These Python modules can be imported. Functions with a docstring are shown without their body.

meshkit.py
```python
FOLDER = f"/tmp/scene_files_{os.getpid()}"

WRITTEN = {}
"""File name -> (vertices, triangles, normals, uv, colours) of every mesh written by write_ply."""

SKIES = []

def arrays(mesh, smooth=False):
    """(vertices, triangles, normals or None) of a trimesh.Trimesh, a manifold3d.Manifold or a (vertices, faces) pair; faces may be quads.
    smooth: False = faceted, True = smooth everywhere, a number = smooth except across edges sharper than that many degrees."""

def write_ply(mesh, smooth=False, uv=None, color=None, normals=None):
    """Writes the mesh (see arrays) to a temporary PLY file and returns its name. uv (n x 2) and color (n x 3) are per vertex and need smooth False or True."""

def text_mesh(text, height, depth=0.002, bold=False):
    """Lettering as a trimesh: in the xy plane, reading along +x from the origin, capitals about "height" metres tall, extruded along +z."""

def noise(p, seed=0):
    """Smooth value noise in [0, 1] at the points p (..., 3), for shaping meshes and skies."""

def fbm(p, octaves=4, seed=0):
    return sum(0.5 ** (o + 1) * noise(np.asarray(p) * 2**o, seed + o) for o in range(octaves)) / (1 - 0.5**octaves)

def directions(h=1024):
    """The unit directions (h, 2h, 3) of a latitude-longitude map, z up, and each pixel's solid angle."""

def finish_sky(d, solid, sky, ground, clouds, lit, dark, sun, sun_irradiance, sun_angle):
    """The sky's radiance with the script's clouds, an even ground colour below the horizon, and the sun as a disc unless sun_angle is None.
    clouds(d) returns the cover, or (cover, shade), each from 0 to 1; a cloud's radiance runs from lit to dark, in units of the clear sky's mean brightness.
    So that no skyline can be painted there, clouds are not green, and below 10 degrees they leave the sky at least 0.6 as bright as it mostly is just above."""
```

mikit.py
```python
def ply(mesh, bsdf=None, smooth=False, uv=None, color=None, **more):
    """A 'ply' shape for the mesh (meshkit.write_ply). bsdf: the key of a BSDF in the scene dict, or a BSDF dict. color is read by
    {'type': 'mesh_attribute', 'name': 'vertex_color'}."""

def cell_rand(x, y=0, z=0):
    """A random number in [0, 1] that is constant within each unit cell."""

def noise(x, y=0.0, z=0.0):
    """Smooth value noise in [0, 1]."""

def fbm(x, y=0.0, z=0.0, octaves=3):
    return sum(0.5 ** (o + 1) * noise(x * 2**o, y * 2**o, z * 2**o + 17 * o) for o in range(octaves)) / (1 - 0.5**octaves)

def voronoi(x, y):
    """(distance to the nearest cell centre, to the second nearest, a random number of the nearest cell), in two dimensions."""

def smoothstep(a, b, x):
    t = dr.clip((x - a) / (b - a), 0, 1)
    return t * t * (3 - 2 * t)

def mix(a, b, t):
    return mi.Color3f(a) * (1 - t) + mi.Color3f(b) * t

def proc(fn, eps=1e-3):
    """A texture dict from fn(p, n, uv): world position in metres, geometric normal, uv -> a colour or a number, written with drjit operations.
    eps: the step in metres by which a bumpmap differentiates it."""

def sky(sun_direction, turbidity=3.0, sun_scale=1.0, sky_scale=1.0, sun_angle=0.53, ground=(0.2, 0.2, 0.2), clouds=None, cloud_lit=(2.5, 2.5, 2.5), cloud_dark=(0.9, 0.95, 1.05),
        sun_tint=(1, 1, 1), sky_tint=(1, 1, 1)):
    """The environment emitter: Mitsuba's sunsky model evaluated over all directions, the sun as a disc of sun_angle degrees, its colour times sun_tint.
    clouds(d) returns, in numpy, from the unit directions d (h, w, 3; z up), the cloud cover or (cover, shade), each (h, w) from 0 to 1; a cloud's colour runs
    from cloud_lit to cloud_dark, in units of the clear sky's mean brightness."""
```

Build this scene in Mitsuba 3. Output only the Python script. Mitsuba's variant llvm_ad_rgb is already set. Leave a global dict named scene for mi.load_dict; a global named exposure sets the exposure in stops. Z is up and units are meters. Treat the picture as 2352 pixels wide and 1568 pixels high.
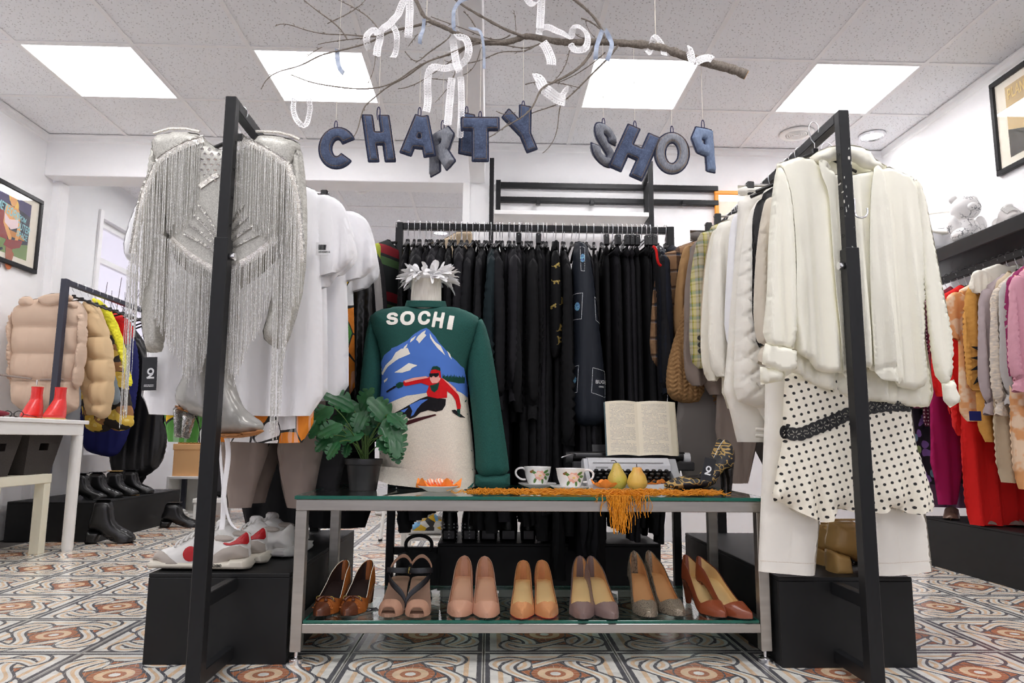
import math, random
import numpy as np, trimesh, shapely, manifold3d
import drjit as dr, mitsuba as mi
from scipy.spatial import Delaunay, ConvexHull
from shapely.geometry import Polygon, LineString, MultiLineString, Point, box as sbox
from shapely import affinity
from shapely.ops import unary_union
import mikit, meshkit
from mikit import proc, noise, fbm, voronoi, cell_rand, smoothstep, mix

rng = np.random.default_rng(7)
T4 = mi.ScalarTransform4f
scene, labels = {}, {}

# ------------------------------------------------------------------ camera
F_PX, PITCH, ROLL, YAW = 1630.0, .1375, .0075, .0315
CAM = np.array([0, 0, .64])
_c, _s = math.cos, math.sin
FWD = np.array([_s(YAW)*_c(PITCH), _c(YAW)*_c(PITCH), _s(PITCH)])
_r = np.array([_c(YAW), -_s(YAW), 0]); _u = np.cross(_r, FWD)
RIGHT, UP = _c(ROLL)*_r + _s(ROLL)*_u, -_s(ROLL)*_r + _c(ROLL)*_u
scene['camera'] = {'type': 'perspective', 'fov': 2*math.degrees(math.atan(1176/F_PX)), 'fov_axis': 'x', 'near_clip': .05, 'far_clip': 100.,
                   'to_world': T4().look_at(origin=CAM.tolist(), target=(CAM+FWD).tolist(), up=UP.tolist())}
exposure = 0.95
# ------------------------------------------------------------------ light: daylight outside the window, lamps in the ceiling (see ceiling_light)
scene['sky'] = {'type': 'constant', 'radiance': {'type': 'rgb', 'value': [.55, .52, .62]}}
PANEL = 7.2          # radiance of a ceiling light panel
def at(u, v, X=None, Y=None, Z=None):
    """The point of the room seen at a pixel of the 2352 x 1568 photograph, on one plane of the room."""
    d = FWD + (u-1176)/F_PX*RIGHT - (v-784)/F_PX*UP
    t = (X-CAM[0])/d[0] if X is not None else (Y-CAM[1])/d[1] if Y is not None else (Z-CAM[2])/d[2]
    return CAM + t*d
def plane(pts, Y):
    return [(p[0], p[2]) for p in (at(u, v, Y=Y) for u, v in pts)]
# ------------------------------------------------------------------ bookkeeping
def num(key):
    if key not in scene and key not in labels and not any(k.startswith(key+'__') for k in scene): return key
    i = 1
    while True:
        k = f'{key}_{i:03d}'
        if k not in scene and k not in labels: return k
        i += 1
_used = {}
def fresh(key):
    n = _used.get(key, 0); _used[key] = n+1
    return key if n == 0 else f'{key}_{n:03d}'
def thing(name, label, cat, group=None):
    k = fresh(name)
    labels[k] = {'label': label, 'category': cat}
    if group: labels[k]['group'] = group
    return k
def part(parent, name, mesh, mat, smooth=False, uv=None, label=None, kind=None, M=None):
    k = fresh(parent+'__'+name)
    d = mesh if isinstance(mesh, dict) else mikit.ply(mesh, mat, smooth, uv=uv)
    if M is not None: d = {**d, 'to_world': T4(np.asarray(M, float).tolist())}
    scene[k] = d
    if label or kind: labels[k] = {a: b for a, b in (('label', label), ('kind', kind)) if b}
    return k
def single(name, mesh, mat, label, cat, smooth=False, uv=None, group=None, M=None, kind=None):
    k = thing(name, label, cat, group)
    d = mesh if isinstance(mesh, dict) else mikit.ply(mesh, mat, smooth, uv=uv)
    if M is not None: d = {**d, 'to_world': T4(np.asarray(M, float).tolist())}
    scene[k] = d
    if kind: labels[k]['kind'] = kind
    return k
def struct(name, mesh, mat, smooth=False, uv=None):
    k = fresh(name); scene[k] = mesh if isinstance(mesh, dict) else mikit.ply(mesh, mat, smooth, uv=uv)
    labels[k] = {'kind': 'structure'}
    return k
def proto(parts):
    """[(sub key, mesh, mat, smooth, uv?)] -> [(sub key, ply dict)], to be placed many times."""
    return [(p[0], mikit.ply(p[1], p[2], p[3] if len(p) > 3 else False, uv=p[4] if len(p) > 4 else None)) for p in parts]
def place(name, pr, M, label, cat, group=None, mats=None, plabels=None):
    k = thing(name, label, cat, group)
    W = T4(np.asarray(M, float).tolist())
    for sub, d in pr:
        e = {**d, 'to_world': W}
        b = (mats or {}).get(sub.split('__')[-1]) or (mats or {}).get('*')
        if b: e['bsdf'] = {'type': 'ref', 'id': b}
        kk = k+'__'+sub
        scene[kk] = e
        if plabels and sub in plabels: labels[kk] = {'label': plabels[sub]}
    return k
# ------------------------------------------------------------------ matrices and meshes
def mv(x=0, y=0, z=0): m = np.eye(4); m[:3, 3] = x, y, z; return m
def rot(ax, deg): return trimesh.transformations.rotation_matrix(math.radians(deg), {'x': [1, 0, 0], 'y': [0, 1, 0], 'z': [0, 0, 1]}[ax])
def sc(x, y=None, z=None): return np.diag([x, x if y is None else y, x if z is None else z, 1.])
def tf(m, M):
    v, f = m; M = np.asarray(M, float)
    f = np.asarray(f)
    if np.linalg.det(M[:3, :3]) < 0: f = f[:, ::-1]
    return np.asarray(v) @ M[:3, :3].T + M[:3, 3], f
def cat(*ms):
    ms = [m for m in ms if m is not None and len(m[0])]
    o = np.cumsum([0]+[len(m[0]) for m in ms])
    return np.vstack([m[0] for m in ms]), np.vstack([np.asarray(m[1])+a for m, a in zip(ms, o)])
def hull(p):
    p = np.asarray(p, float); h = ConvexHull(p); c = p.mean(0); f = h.simplices.copy()
    n = np.cross(p[f[:, 1]]-p[f[:, 0]], p[f[:, 2]]-p[f[:, 0]])
    flip = ((p[f[:, 0]]-c)*n).sum(1) < 0
    f[flip] = f[flip][:, ::-1]
    return p, f
def bx(x0, x1, y0, y1, z0, z1, b=.002):
    """A box with bevelled edges."""
    if b <= 0: b = 1e-5
    b = min(b, abs(x1-x0)*.45, abs(y1-y0)*.45, abs(z1-z0)*.45)
    p = []
    for i in (0, 1):
        for j in (0, 1):
            for k in (0, 1):
                s = np.array([1-2*i, 1-2*j, 1-2*k])
                q = np.array([(x0, x1)[i], (y0, y1)[j], (z0, z1)[k]], float)
                for a in range(3):
                    o = s*b; o[a] = 0; p.append(q+o)
    return hull(p)
def beam(p, q, w, h=None, b=.0015, up=(0, 0, 1)):
    """A square bar from p to q."""
    p, q = np.asarray(p, float), np.asarray(q, float); h = h or w; d = q-p; L = np.linalg.norm(d); z = d/L
    u = np.asarray(up, float)
    if abs(u @ z) > .95: u = np.array([0, 1., 0])
    x = np.cross(u, z); x /= np.linalg.norm(x); y = np.cross(z, x)
    M = np.eye(4); M[:3, 0], M[:3, 1], M[:3, 2], M[:3, 3] = x, y, z, p
    return tf(bx(-w/2, w/2, -h/2, h/2, 0, L, b), M)
def tube(pts, r, n=8, cap=True):
    p = np.asarray(pts, float); r = np.broadcast_to(r, (len(p),)).astype(float)
    t = np.gradient(p, axis=0); t /= np.linalg.norm(t, axis=1, keepdims=True)+1e-12
    a = np.zeros_like(p); ref = np.array([0, 0, 1.]) if abs(t[0, 2]) < .9 else np.array([1., 0, 0])
    for i in range(len(p)):
        v = ref - (ref @ t[i])*t[i]; v /= np.linalg.norm(v)+1e-12; a[i] = v; ref = v
    b = np.cross(t, a); g = np.arange(n)*2*np.pi/n
    V = p[:, None]+r[:, None, None]*(np.cos(g)[None, :, None]*a[:, None]+np.sin(g)[None, :, None]*b[:, None])
    V = V.reshape(-1, 3); i, j = np.meshgrid(np.arange(len(p)-1), np.arange(n), indexing='ij')
    A, B, C, D = i*n+j, i*n+(j+1) % n, (i+1)*n+(j+1) % n, (i+1)*n+j
    Fc = np.vstack([np.stack([A, B, C], -1).reshape(-1, 3), np.stack([A, C, D], -1).reshape(-1, 3)])
    if cap:
        k = len(V); V = np.vstack([V, p[:1], p[-1:]]); jj = np.arange(n)
        Fc = np.vstack([Fc, np.stack([np.full(n, k), (jj+1) % n, jj], 1), np.stack([np.full(n, k+1), (len(p)-1)*n+jj, (len(p)-1)*n+(jj+1) % n], 1)])
    return V, Fc
def spline(pts, n=40):
    from scipy.interpolate import CubicSpline
    p = np.asarray(pts, float); d = np.r_[0, np.cumsum(np.linalg.norm(np.diff(p, axis=0), axis=1)**.5)]
    return CubicSpline(d, p)(np.linspace(0, d[-1], n))
def lathe(prof, n=32, closed=False):
    pr_ = np.asarray(prof, float); g = np.arange(n)*2*np.pi/n; m = len(pr_)
    V = np.stack([pr_[:, None, 0]*np.cos(g), pr_[:, None, 0]*np.sin(g), np.repeat(pr_[:, None, 1], n, 1)], -1).reshape(-1, 3)
    i, j = np.meshgrid(np.arange(m-1), np.arange(n), indexing='ij')
    A, B, C, D = i*n+j, i*n+(j+1) % n, (i+1)*n+(j+1) % n, (i+1)*n+j
    return V, np.vstack([np.stack([A, B, C], -1).reshape(-1, 3), np.stack([A, C, D], -1).reshape(-1, 3)])
def grid(fn, nu, nv, wrap=False):
    """A surface from fn(u, v), u and v in [0, 1]; returns the mesh and its uv."""
    u, v = np.meshgrid(np.linspace(0, 1, nu), np.linspace(0, 1, nv), indexing='ij')
    V = np.stack(fn(u, v), -1).reshape(-1, 3); i, j = np.meshgrid(np.arange(nu-1), np.arange(nv-1), indexing='ij')
    A, B, C, D = i*nv+j, (i+1)*nv+j, (i+1)*nv+j+1, i*nv+j+1
    return (V, np.vstack([np.stack([A, B, C], -1).reshape(-1, 3), np.stack([A, C, D], -1).reshape(-1, 3)])), np.stack([u.ravel(), v.ravel()], -1)
def sphere(c, r, sub=2):
    m = trimesh.creation.icosphere(sub); return m.vertices*np.asarray(r)+np.asarray(c), m.faces
def polys(g):
    return [p for p in getattr(g, 'geoms', [g]) if p.geom_type == 'Polygon' and p.area > 1e-9]
def extrude(poly, h):
    """The polygon (x, y) pushed up to z = h."""
    ms = []
    for g in polys(poly):
        m = trimesh.creation.extrude_polygon(g, h, engine='earcut'); ms.append((m.vertices, m.faces))
    return cat(*ms)
XZ = np.array([[1, 0, 0, 0], [0, 0, -1, 0], [0, 1, 0, 0], [0, 0, 0, 1.]])     # (x, y, z) -> (x, -z, y): an upright shape whose depth comes towards the viewer
YZ = np.array([[0, 0, 1, 0], [1, 0, 0, 0], [0, 1, 0, 0], [0, 0, 0, 1.]])      # (x, y, z) -> (z, x, y)
def chaikin(p, n=2, closed=True):
    p = np.asarray(p, float)
    for _ in range(n):
        q = np.roll(p, -1, 0) if closed else p[1:]
        a = p if closed else p[:-1]
        r = np.stack([.75*a+.25*q, .25*a+.75*q], 1).reshape(-1, 2)
        p = r if closed else np.vstack([p[:1], r, p[-1:]])
    return p
def fill(poly, h):
    """Points over a polygon and the triangles between them."""
    B = []
    for ring in [poly.exterior, *poly.interiors]:
        c = np.asarray(ring.coords)
        for a, b in zip(c[:-1], c[1:]):
            k = max(1, int(math.ceil(np.hypot(*(b-a))/h))); B.append(a+(b-a)*np.arange(k)[:, None]/k)
    B = np.vstack(B); x0, y0, x1, y1 = poly.bounds
    gx, gy = np.meshgrid(np.arange(x0, x1, h), np.arange(y0, y1, h*.87)); gx[1::2] += h/2
    P = np.stack([gx.ravel(), gy.ravel()], 1); ins = poly.buffer(-h*.55)
    if not ins.is_empty:
        shapely.prepare(ins); P = P[shapely.contains_xy(ins, P[:, 0], P[:, 1])]
    else: P = P[:0]
    A = np.vstack([B, P]); f = Delaunay(A+0).simplices
    c = A[f].mean(1); shapely.prepare(poly); f = f[shapely.contains_xy(poly, c[:, 0], c[:, 1])]
    n = (A[f[:, 1], 0]-A[f[:, 0], 0])*(A[f[:, 2], 1]-A[f[:, 0], 1])-(A[f[:, 1], 1]-A[f[:, 0], 1])*(A[f[:, 2], 0]-A[f[:, 0], 0])
    f = f[np.abs(n) > 1e-12]; n = n[np.abs(n) > 1e-12]
    f[n < 0] = f[n < 0][:, ::-1]
    return A, f, len(B)
class Puff:
    """A cushion-like or garment-like solid over an upright outline (x, z): closed along its edge, open where open_(x, z) says so."""
    def __init__(s, poly, T, R, y=0, open_=None, fold=None, back=1.0, pw=.5, mod=None):
        s.poly = poly if isinstance(poly, Polygon) else Polygon(poly)
        if not s.poly.is_valid: s.poly = max(polys(s.poly.buffer(0)), key=lambda g: g.area)
        s.T, s.R, s.y, s.fold, s.back, s.pw, s.mod = T, R, y, fold, back, pw, mod; s.open_ = open_
        seg = []
        for ring in [s.poly.exterior, *s.poly.interiors]:
            c = np.asarray(ring.coords)
            for a, b in zip(c[:-1], c[1:]):
                m = (a+b)/2
                if open_ is None or not open_(m[0], m[1]): seg.append((a, b))
        s.edge = MultiLineString(seg); shapely.prepare(s.edge)
    def half(s, x, z):
        d = shapely.distance(s.edge, shapely.points(np.stack([x, z], -1)))
        t = s.T*(np.clip(1-(1-np.minimum(d/s.R, 1))**2, 0, 1))**s.pw
        return (t*s.mod(x, z) if s.mod else t), d
    def mid(s, x, z): return s.y+(s.fold(x, z) if s.fold else 0)
    def front(s, x, z): return s.mid(x, z)-s.half(x, z)[0]
    def mesh(s, h=.014):
        P, f, nb = fill(s.poly, h); x, z = P[:, 0], P[:, 1]; t, d = s.half(x, z); m = s.mid(x, z)
        V = np.stack([x, m-t, z], 1); shared = (np.arange(len(P)) < nb) & (d < 1e-7)
        idx = np.where(shared, np.arange(len(P)), -1); k = (~shared).sum(); idx[~shared] = len(P)+np.arange(k)
        Vb = np.stack([x, m+t*s.back, z], 1)[~shared]
        s.uv = np.vstack([P, P[~shared]])
        return np.vstack([V, Vb]), np.vstack([f, idx[f][:, ::-1]])
    def patch(s, poly, off=.0008, h=.012, clip=True):
        """A piece of another colour that lies on the front."""
        ms = []
        g = poly if not isinstance(poly, (list, np.ndarray)) else Polygon(poly)
        if not g.is_valid: g = g.buffer(0)
        if clip: g = g.intersection(s.poly.buffer(-.0005))
        for q in polys(g):
            P, f, _ = fill(q, h); ms.append((np.stack([P[:, 0], s.front(P[:, 0], P[:, 1])-off, P[:, 1]], 1), f))
        return cat(*ms)
    def strip(s, pts, w, off=.0015, h=.012):
        return s.patch(LineString(pts).buffer(w/2, cap_style='flat', join_style='mitre'), off, h)
def folds(A, lam, z0, z1, seed=0, ph=None):
    """Vertical cloth folds that grow from z0 down to z1."""
    r = np.random.default_rng(seed); p1, p2 = r.uniform(0, 6.28, 2)
    def f(x, z):
        k = np.clip((z0-z)/(z0-z1), 0, 1)
        w = meshkit.noise(np.stack([x*3+seed, z*2, x*0], -1))*3
        return A*k*(np.sin(2*np.pi*x/lam+p1+w)+.5*np.sin(2*np.pi*x/lam*1.7+p2+z*4+w))+.3*A*(meshkit.fbm(np.stack([x*9+seed, z*5, x*0], -1), 3)-.5)*2
    return f
def sheet(poly, h, fn):
    """A thin sheet over a polygon (a, b), put into the room by fn(a, b)."""
    ms = []
    for q in polys(poly if not isinstance(poly, (list, np.ndarray)) else Polygon(poly).buffer(0)):
        P, f, _ = fill(q, h); ms.append((np.stack(np.broadcast_arrays(*fn(P[:, 0], P[:, 1])), -1).astype(float), f))
    return cat(*ms)
def thick(m, t):
    """A sheet given a thickness along its vertex normals."""
    v, f = m; tm = trimesh.Trimesh(v, f, process=False); n = np.asarray(tm.vertex_normals)
    e = np.sort(f[:, [0, 1, 1, 2, 2, 0]].reshape(-1, 2), 1); de = f[:, [0, 1, 1, 2, 2, 0]].reshape(-1, 2)
    u, inv, c = np.unique(e, axis=0, return_inverse=True, return_counts=True); b = de[c[inv.ravel()] == 1]; N = len(v)
    side = np.vstack([np.stack([b[:, 1], b[:, 0], b[:, 0]+N], 1), np.stack([b[:, 1], b[:, 0]+N, b[:, 1]+N], 1)])
    return np.vstack([v+n*t/2, v-n*t/2]), np.vstack([f, f[:, ::-1]+N, side])
_glyph = {}
def text_poly(s, height, bold=True):
    """Lettering as polygons in the plane (each word made once)."""
    if (s, bold) not in _glyph:
        tm = meshkit.text_mesh(s, 1.0, .02, bold)
        f = tm.faces[np.abs(tm.face_normals[:, 2]) > .9]; f = f[tm.vertices[f][:, :, 2].mean(1) > .01]
        _glyph[s, bold] = unary_union([Polygon(tm.vertices[t][:, :2]).buffer(.004) for t in f]).simplify(.004)
    return affinity.scale(_glyph[s, bold], height, height, origin=(0, 0))
# ------------------------------------------------------------------ materials
def mat(key, rgb, rough=.6, metal=0., spec=.5, two=True, **kw):
    d = {'type': 'principled', 'base_color': {'type': 'rgb', 'value': list(rgb)} if isinstance(rgb, (tuple, list)) else rgb, 'roughness': rough, 'metallic': metal, 'specular': spec, **kw}
    scene[key] = {'type': 'twosided', 'bsdf': d} if two else d
    return key
def srgb(*c):
    c = np.array(c)/255.; return tuple(float(x) for x in np.where(c < .04045, c/12.92, ((c+.055)/1.055)**2.4))
mat('m_wall', srgb(240, 240, 241), .85, spec=.2)
mat('m_trim', srgb(242, 242, 242), .5)
mat('m_panelwall', srgb(232, 233, 234), .5)
mat('m_grid', srgb(236, 235, 235), .6)
mat('m_black', srgb(24, 25, 27), .42, spec=.3)
mat('m_blackbox', srgb(22, 23, 24), .5, spec=.25)
mat('m_chrome', (.8, .8, .82), .15, 1.)
mat('m_steel', proc(lambda p, n, uv: mix((.36, .34, .31), (.50, .48, .44), fbm(p.x*6, p.y*60, p.z*60))), .33, .9)
mat('m_white', srgb(238, 238, 236), .55)
mat('m_whitepaint', srgb(235, 234, 230), .4)
mat('m_grout', srgb(75, 72, 70), .8)
mat('m_blackplastic', srgb(22, 22, 23), .3)
mat('m_glassgreen', srgb(20, 92, 78), .12)
scene['m_glass'] = {'type': 'thindielectric', 'int_ior': 1.5, 'specular_transmittance': {'type': 'rgb', 'value': [.88, .96, .93]}}
scene['m_pane'] = {'type': 'thindielectric', 'int_ior': 1.5}
def ceil_fn(p, n, uv):
    a = voronoi(p.x*55+noise(p.x*20, p.y*20), p.y*55)
    dot = dr.select((a[0] < .22*a[2]) & (a[2] > .35), 1., 0.)
    return mix(srgb(236, 237, 239), srgb(192, 192, 192), dot)*(.97+.05*fbm(p.x*3, p.y*3))
mat('m_ceiling', proc(ceil_fn), .9, spec=.1)
# ------------------------------------------------------------------ the room
XL, XR, YB, ZC, YF, XO = -3.0, 2.73, 4.66, 2.66, -2.6, -.15
def floor_fn(p, n, uv):
    # one mosaic tile: a double frame, a round medallion, four S-shaped bands and four brown corners
    x, y = uv.x*2-1, uv.y*2-1
    white, beige, dark, brown = mi.Color3f(.62, .61, .57), mi.Color3f(.60, .44, .29), mi.Color3f(.085, .085, .095), mi.Color3f(.34, .135, .07)
    c = mi.Color3f(brown)
    m = dr.maximum(dr.abs(x), dr.abs(y))
    def band(c, d, w=.135):
        c = dr.select(d < w, dark, c)
        c = dr.select(d < w-.050, white, c)
        return dr.select(d < .030, beige, c)
    def arcd(px, py, cx, cy, r): return dr.abs(dr.sqrt(dr.square(px-cx)+dr.square(py-cy))-r)
    c = dr.select(m > .575, dark, c)
    c = dr.select(m > .615, white, c); c = dr.select((m > .725) & (m < .795), beige, c)
    c = dr.select(m > .905, dark, c); c = dr.select(m > .972, white*.7, c)
    for k in range(4):
        a, b = ((x, y), (y, -x), (-x, -y), (-y, x))[k]
        # an arm: round the medallion, then a loop that meets the frame
        d1 = dr.select((b > .0) & (a < .40), arcd(a, b, 0., 0., .44), 9.)
        d2 = dr.select((b > .30) & (a > -.1), arcd(a, b, .42, .62, .22), 9.)
        d3 = dr.select((a > .40) & (b > -.2) & (b < .62), dr.abs(a-.64), 9.)
        s = .52*a-.32*dr.sin((b-.05)*4.6)
        c = band(c, d2)
        d4 = dr.select((a > -.55) & (a < .62) & (b > .12) & (b < .80), dr.abs(b-.46-.20*dr.sin(a*4.2+.5)), 9.)
        c = band(c, d4)
    r = dr.sqrt(x*x+y*y)
    ang = dr.atan2(y, x)
    c = dr.select(r < .36, dark, c); c = dr.select(r < .335, brown, c)
    c = dr.select(r < .25, beige, c); c = dr.select(r < .145, brown, c); c = dr.select(r < .075, white, c)
    # fine light joints between the little stones
    q = dr.select(r < .36, dr.abs(ang*18/6.2832-dr.floor(ang*18/6.2832)-.5), dr.abs(dr.abs(dr.abs(x+y*.35)*11-dr.floor(dr.abs(x+y*.35)*11))-.5))
    c = dr.select((q < .035) & (r > .085) & (m < .92), mix(c, white, .55), c)
    tone = .82+.36*fbm(p.x*46, p.y*46, 0., 3)
    return dr.clip(c*tone*(.97+.06*noise(p.x*2.1, p.y*2.1)), 0, 1)
mat('m_tile', proc(floor_fn), .22, spec=.5)
struct('floor', bx(XL-.3, XR+.3, YF-.2, 7.4, -.12, -.004, 0), 'm_grout')
TS, o = .4, at(806.6, 1498.2, Z=0)
tile_ply = None
P8 = bx(-TS/2+.0016, TS/2-.0016, -TS/2+.0016, TS/2-.0016, -.012, 0, .0012)
tile_ply = mikit.ply(P8, 'm_tile', False, uv=P8[0][:, :2]/TS+.5)
nt = 0
for j in range(-4, 13):
    for i in range(-6, 9):
        x, y = o[0]+(i+.5)*TS, o[1]+(j+.5)*TS
        if x < XL+.0 or x > XR or y > 7.1 or nt >= 295 or abs(x) > .95*y+.5: continue
        nt += 1
        part('floor', 'tile', tile_ply, None, M=mv(x, y, .0)@rot('z', 180*((i*7+j*3) % 2)))
# ceiling: slab, hung grid, square boards
struct('ceiling', bx(XL-.3, XR+.3, YF-.2, 7.4, ZC+.03, ZC+.2, 0), 'm_ceiling')
CX0, CY0 = -2.475, 3.505
board = bx(-.294, .294, -.294, .294, -.006, .012, .005); board_ply = mikit.ply(board, 'm_ceiling', False)
xs = [CX0+.6*i for i in range(-1, 10)]; ys = [CY0+.6*j for j in range(-2, 2)]
LIGHTS = [(0, 0), (2, 0), (5, 0), (7, 0)]
for j in range(-2, 2):
    for i in range(-1, 9):
        if (i, j) in LIGHTS: continue
        x0, x1, y0, y1 = max(CX0+.6*i, XL), min(CX0+.6*i+.6, XR), CY0+.6*j, min(CY0+.6*j+.6, YB)
        if x1-x0 < .1: continue
        if x1-x0 > .59 and y1-y0 > .59: part('ceiling', 'tile', board_ply, None, M=mv((x0+x1)/2, (y0+y1)/2, ZC+.0085))
        else: part('ceiling', 'tile', bx(x0+.006, x1-.006, y0+.006, y1-.006, ZC+.0025, ZC+.0205, .005), 'm_ceiling')
for j in range(0, 4):
    for i in range(-1, 5):
        x0, x1, y0, y1 = max(CX0+.6*i, XL), min(CX0+.6*i+.6, 0.3), 4.86+.6*j, 4.86+.6*j+.6
        if (i, j) != (0, 1) and y1-y0 > .59 and x1-x0 > .59: part('ceiling', 'tile', board_ply, None, M=mv((x0+x1)/2, (y0+y1)/2, ZC+.0085))
g = [bx(x-.012, x+.012, 1.9, YB, ZC-.003, ZC+.002, 0) for x in xs if x > XL]+[bx(XL, XR, y-.012, y+.012, ZC-.0028, ZC+.002, 0) for y in ys]
g += [bx(x-.012, x+.012, 4.86, 7.15, ZC-.003, ZC+.002, 0) for x in xs if XL < x < .3]+[bx(XL, .3, y-.012, y+.012, ZC-.0028, ZC+.002, 0) for y in (4.87, 5.46, 6.06, 6.66)]
part('ceiling', 'grid_bars', cat(*g), 'm_grid')
# lamps: square panels set into the grid; more of the same rows further forward and in the room behind
def ceiling_light(x, y, label, group=None):
    t = thing('ceiling_light', label, 'ceiling light', group)
    w = .279
    part(t, 'frame', cat(bx(x-.29, x+.29, y-.29, y-w, ZC-.006, ZC+.012), bx(x-.29, x+.29, y+w, y+.29, ZC-.006, ZC+.012), bx(x-.29, x-w, y-w, y+w, ZC-.006, ZC+.012), bx(x+w, x+.29, y-w, y+w, ZC-.006, ZC+.012)), 'm_trim')
    v = np.array([[x-w, y-w, ZC+.002], [x+w, y-w, ZC+.002], [x+w, y+w, ZC+.002], [x-w, y+w, ZC+.002]])
    k = part(t, 'diffuser', (v, np.array([[0, 2, 1], [0, 3, 2]])), 'm_white')
    scene[k]['emitter'] = {'type': 'area', 'radiance': {'type': 'rgb', 'value': [PANEL, PANEL*.985, PANEL*.99]}}
names = ['square ceiling light panel at the far left, above the silver fringed jacket', 'square ceiling light panel behind the thin branch tips, second from the left',
         'square ceiling light panel behind the thick end of the hanging branch', 'square ceiling light panel at the right, above the rack with the cream blouse']
for (i, j), n in zip(LIGHTS, names): ceiling_light(CX0+.6*i+.3, CY0+.6*j+.3, n)
for yy in (1.4, -.7):
    for i in (0, 2, 5, 7): ceiling_light(CX0+.6*i+.3, yy, 'square ceiling light panel of the rows above the camera', 'light panels above the camera')
ceiling_light(-2.17, 5.76, 'square ceiling light panel in the back room, hidden behind the silver jacket')
# walls
struct('wall_left', bx(XL-.15, XL, YF, 4.76, 0, ZC+.03, 0), 'm_wall')
struct('wall_right', bx(XR, XR+.15, YF, 7.3, 0, ZC+.03, 0), 'm_wall')
struct('wall_front', cat(bx(XL-.15, -2.5, YF-.15, YF, 0, ZC+.03, 0), bx(2.3, XR+.15, YF-.15, YF, 0, ZC+.03, 0), bx(-2.5, 2.3, YF-.15, YF, 0, .45, 0), bx(-2.5, 2.3, YF-.15, YF, 2.35, ZC+.03, 0)), 'm_wall')
w = struct('window_2', cat(*[bx(x-.03, x+.03, YF-.1, YF-.04, .45, 2.35) for x in (-2.47, -.9, .7, 2.27)]), 'm_trim')
part(w, 'pane', bx(-2.44, 2.24, YF-.075, YF-.07, .45, 2.35, 0), 'm_pane')
struct('wall_back', bx(XO, XR, YB, YB+.2, 0, ZC+.03, 0), 'm_wall')
struct('wall_header', bx(XL, XO, YB, YB+.2, 2.372, ZC+.03, .004), 'm_wall')
struct('ceiling_beam', bx(-.150, -.046, 2.0, YB, 2.375, ZC+.03, .003), 'm_wall')
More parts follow.
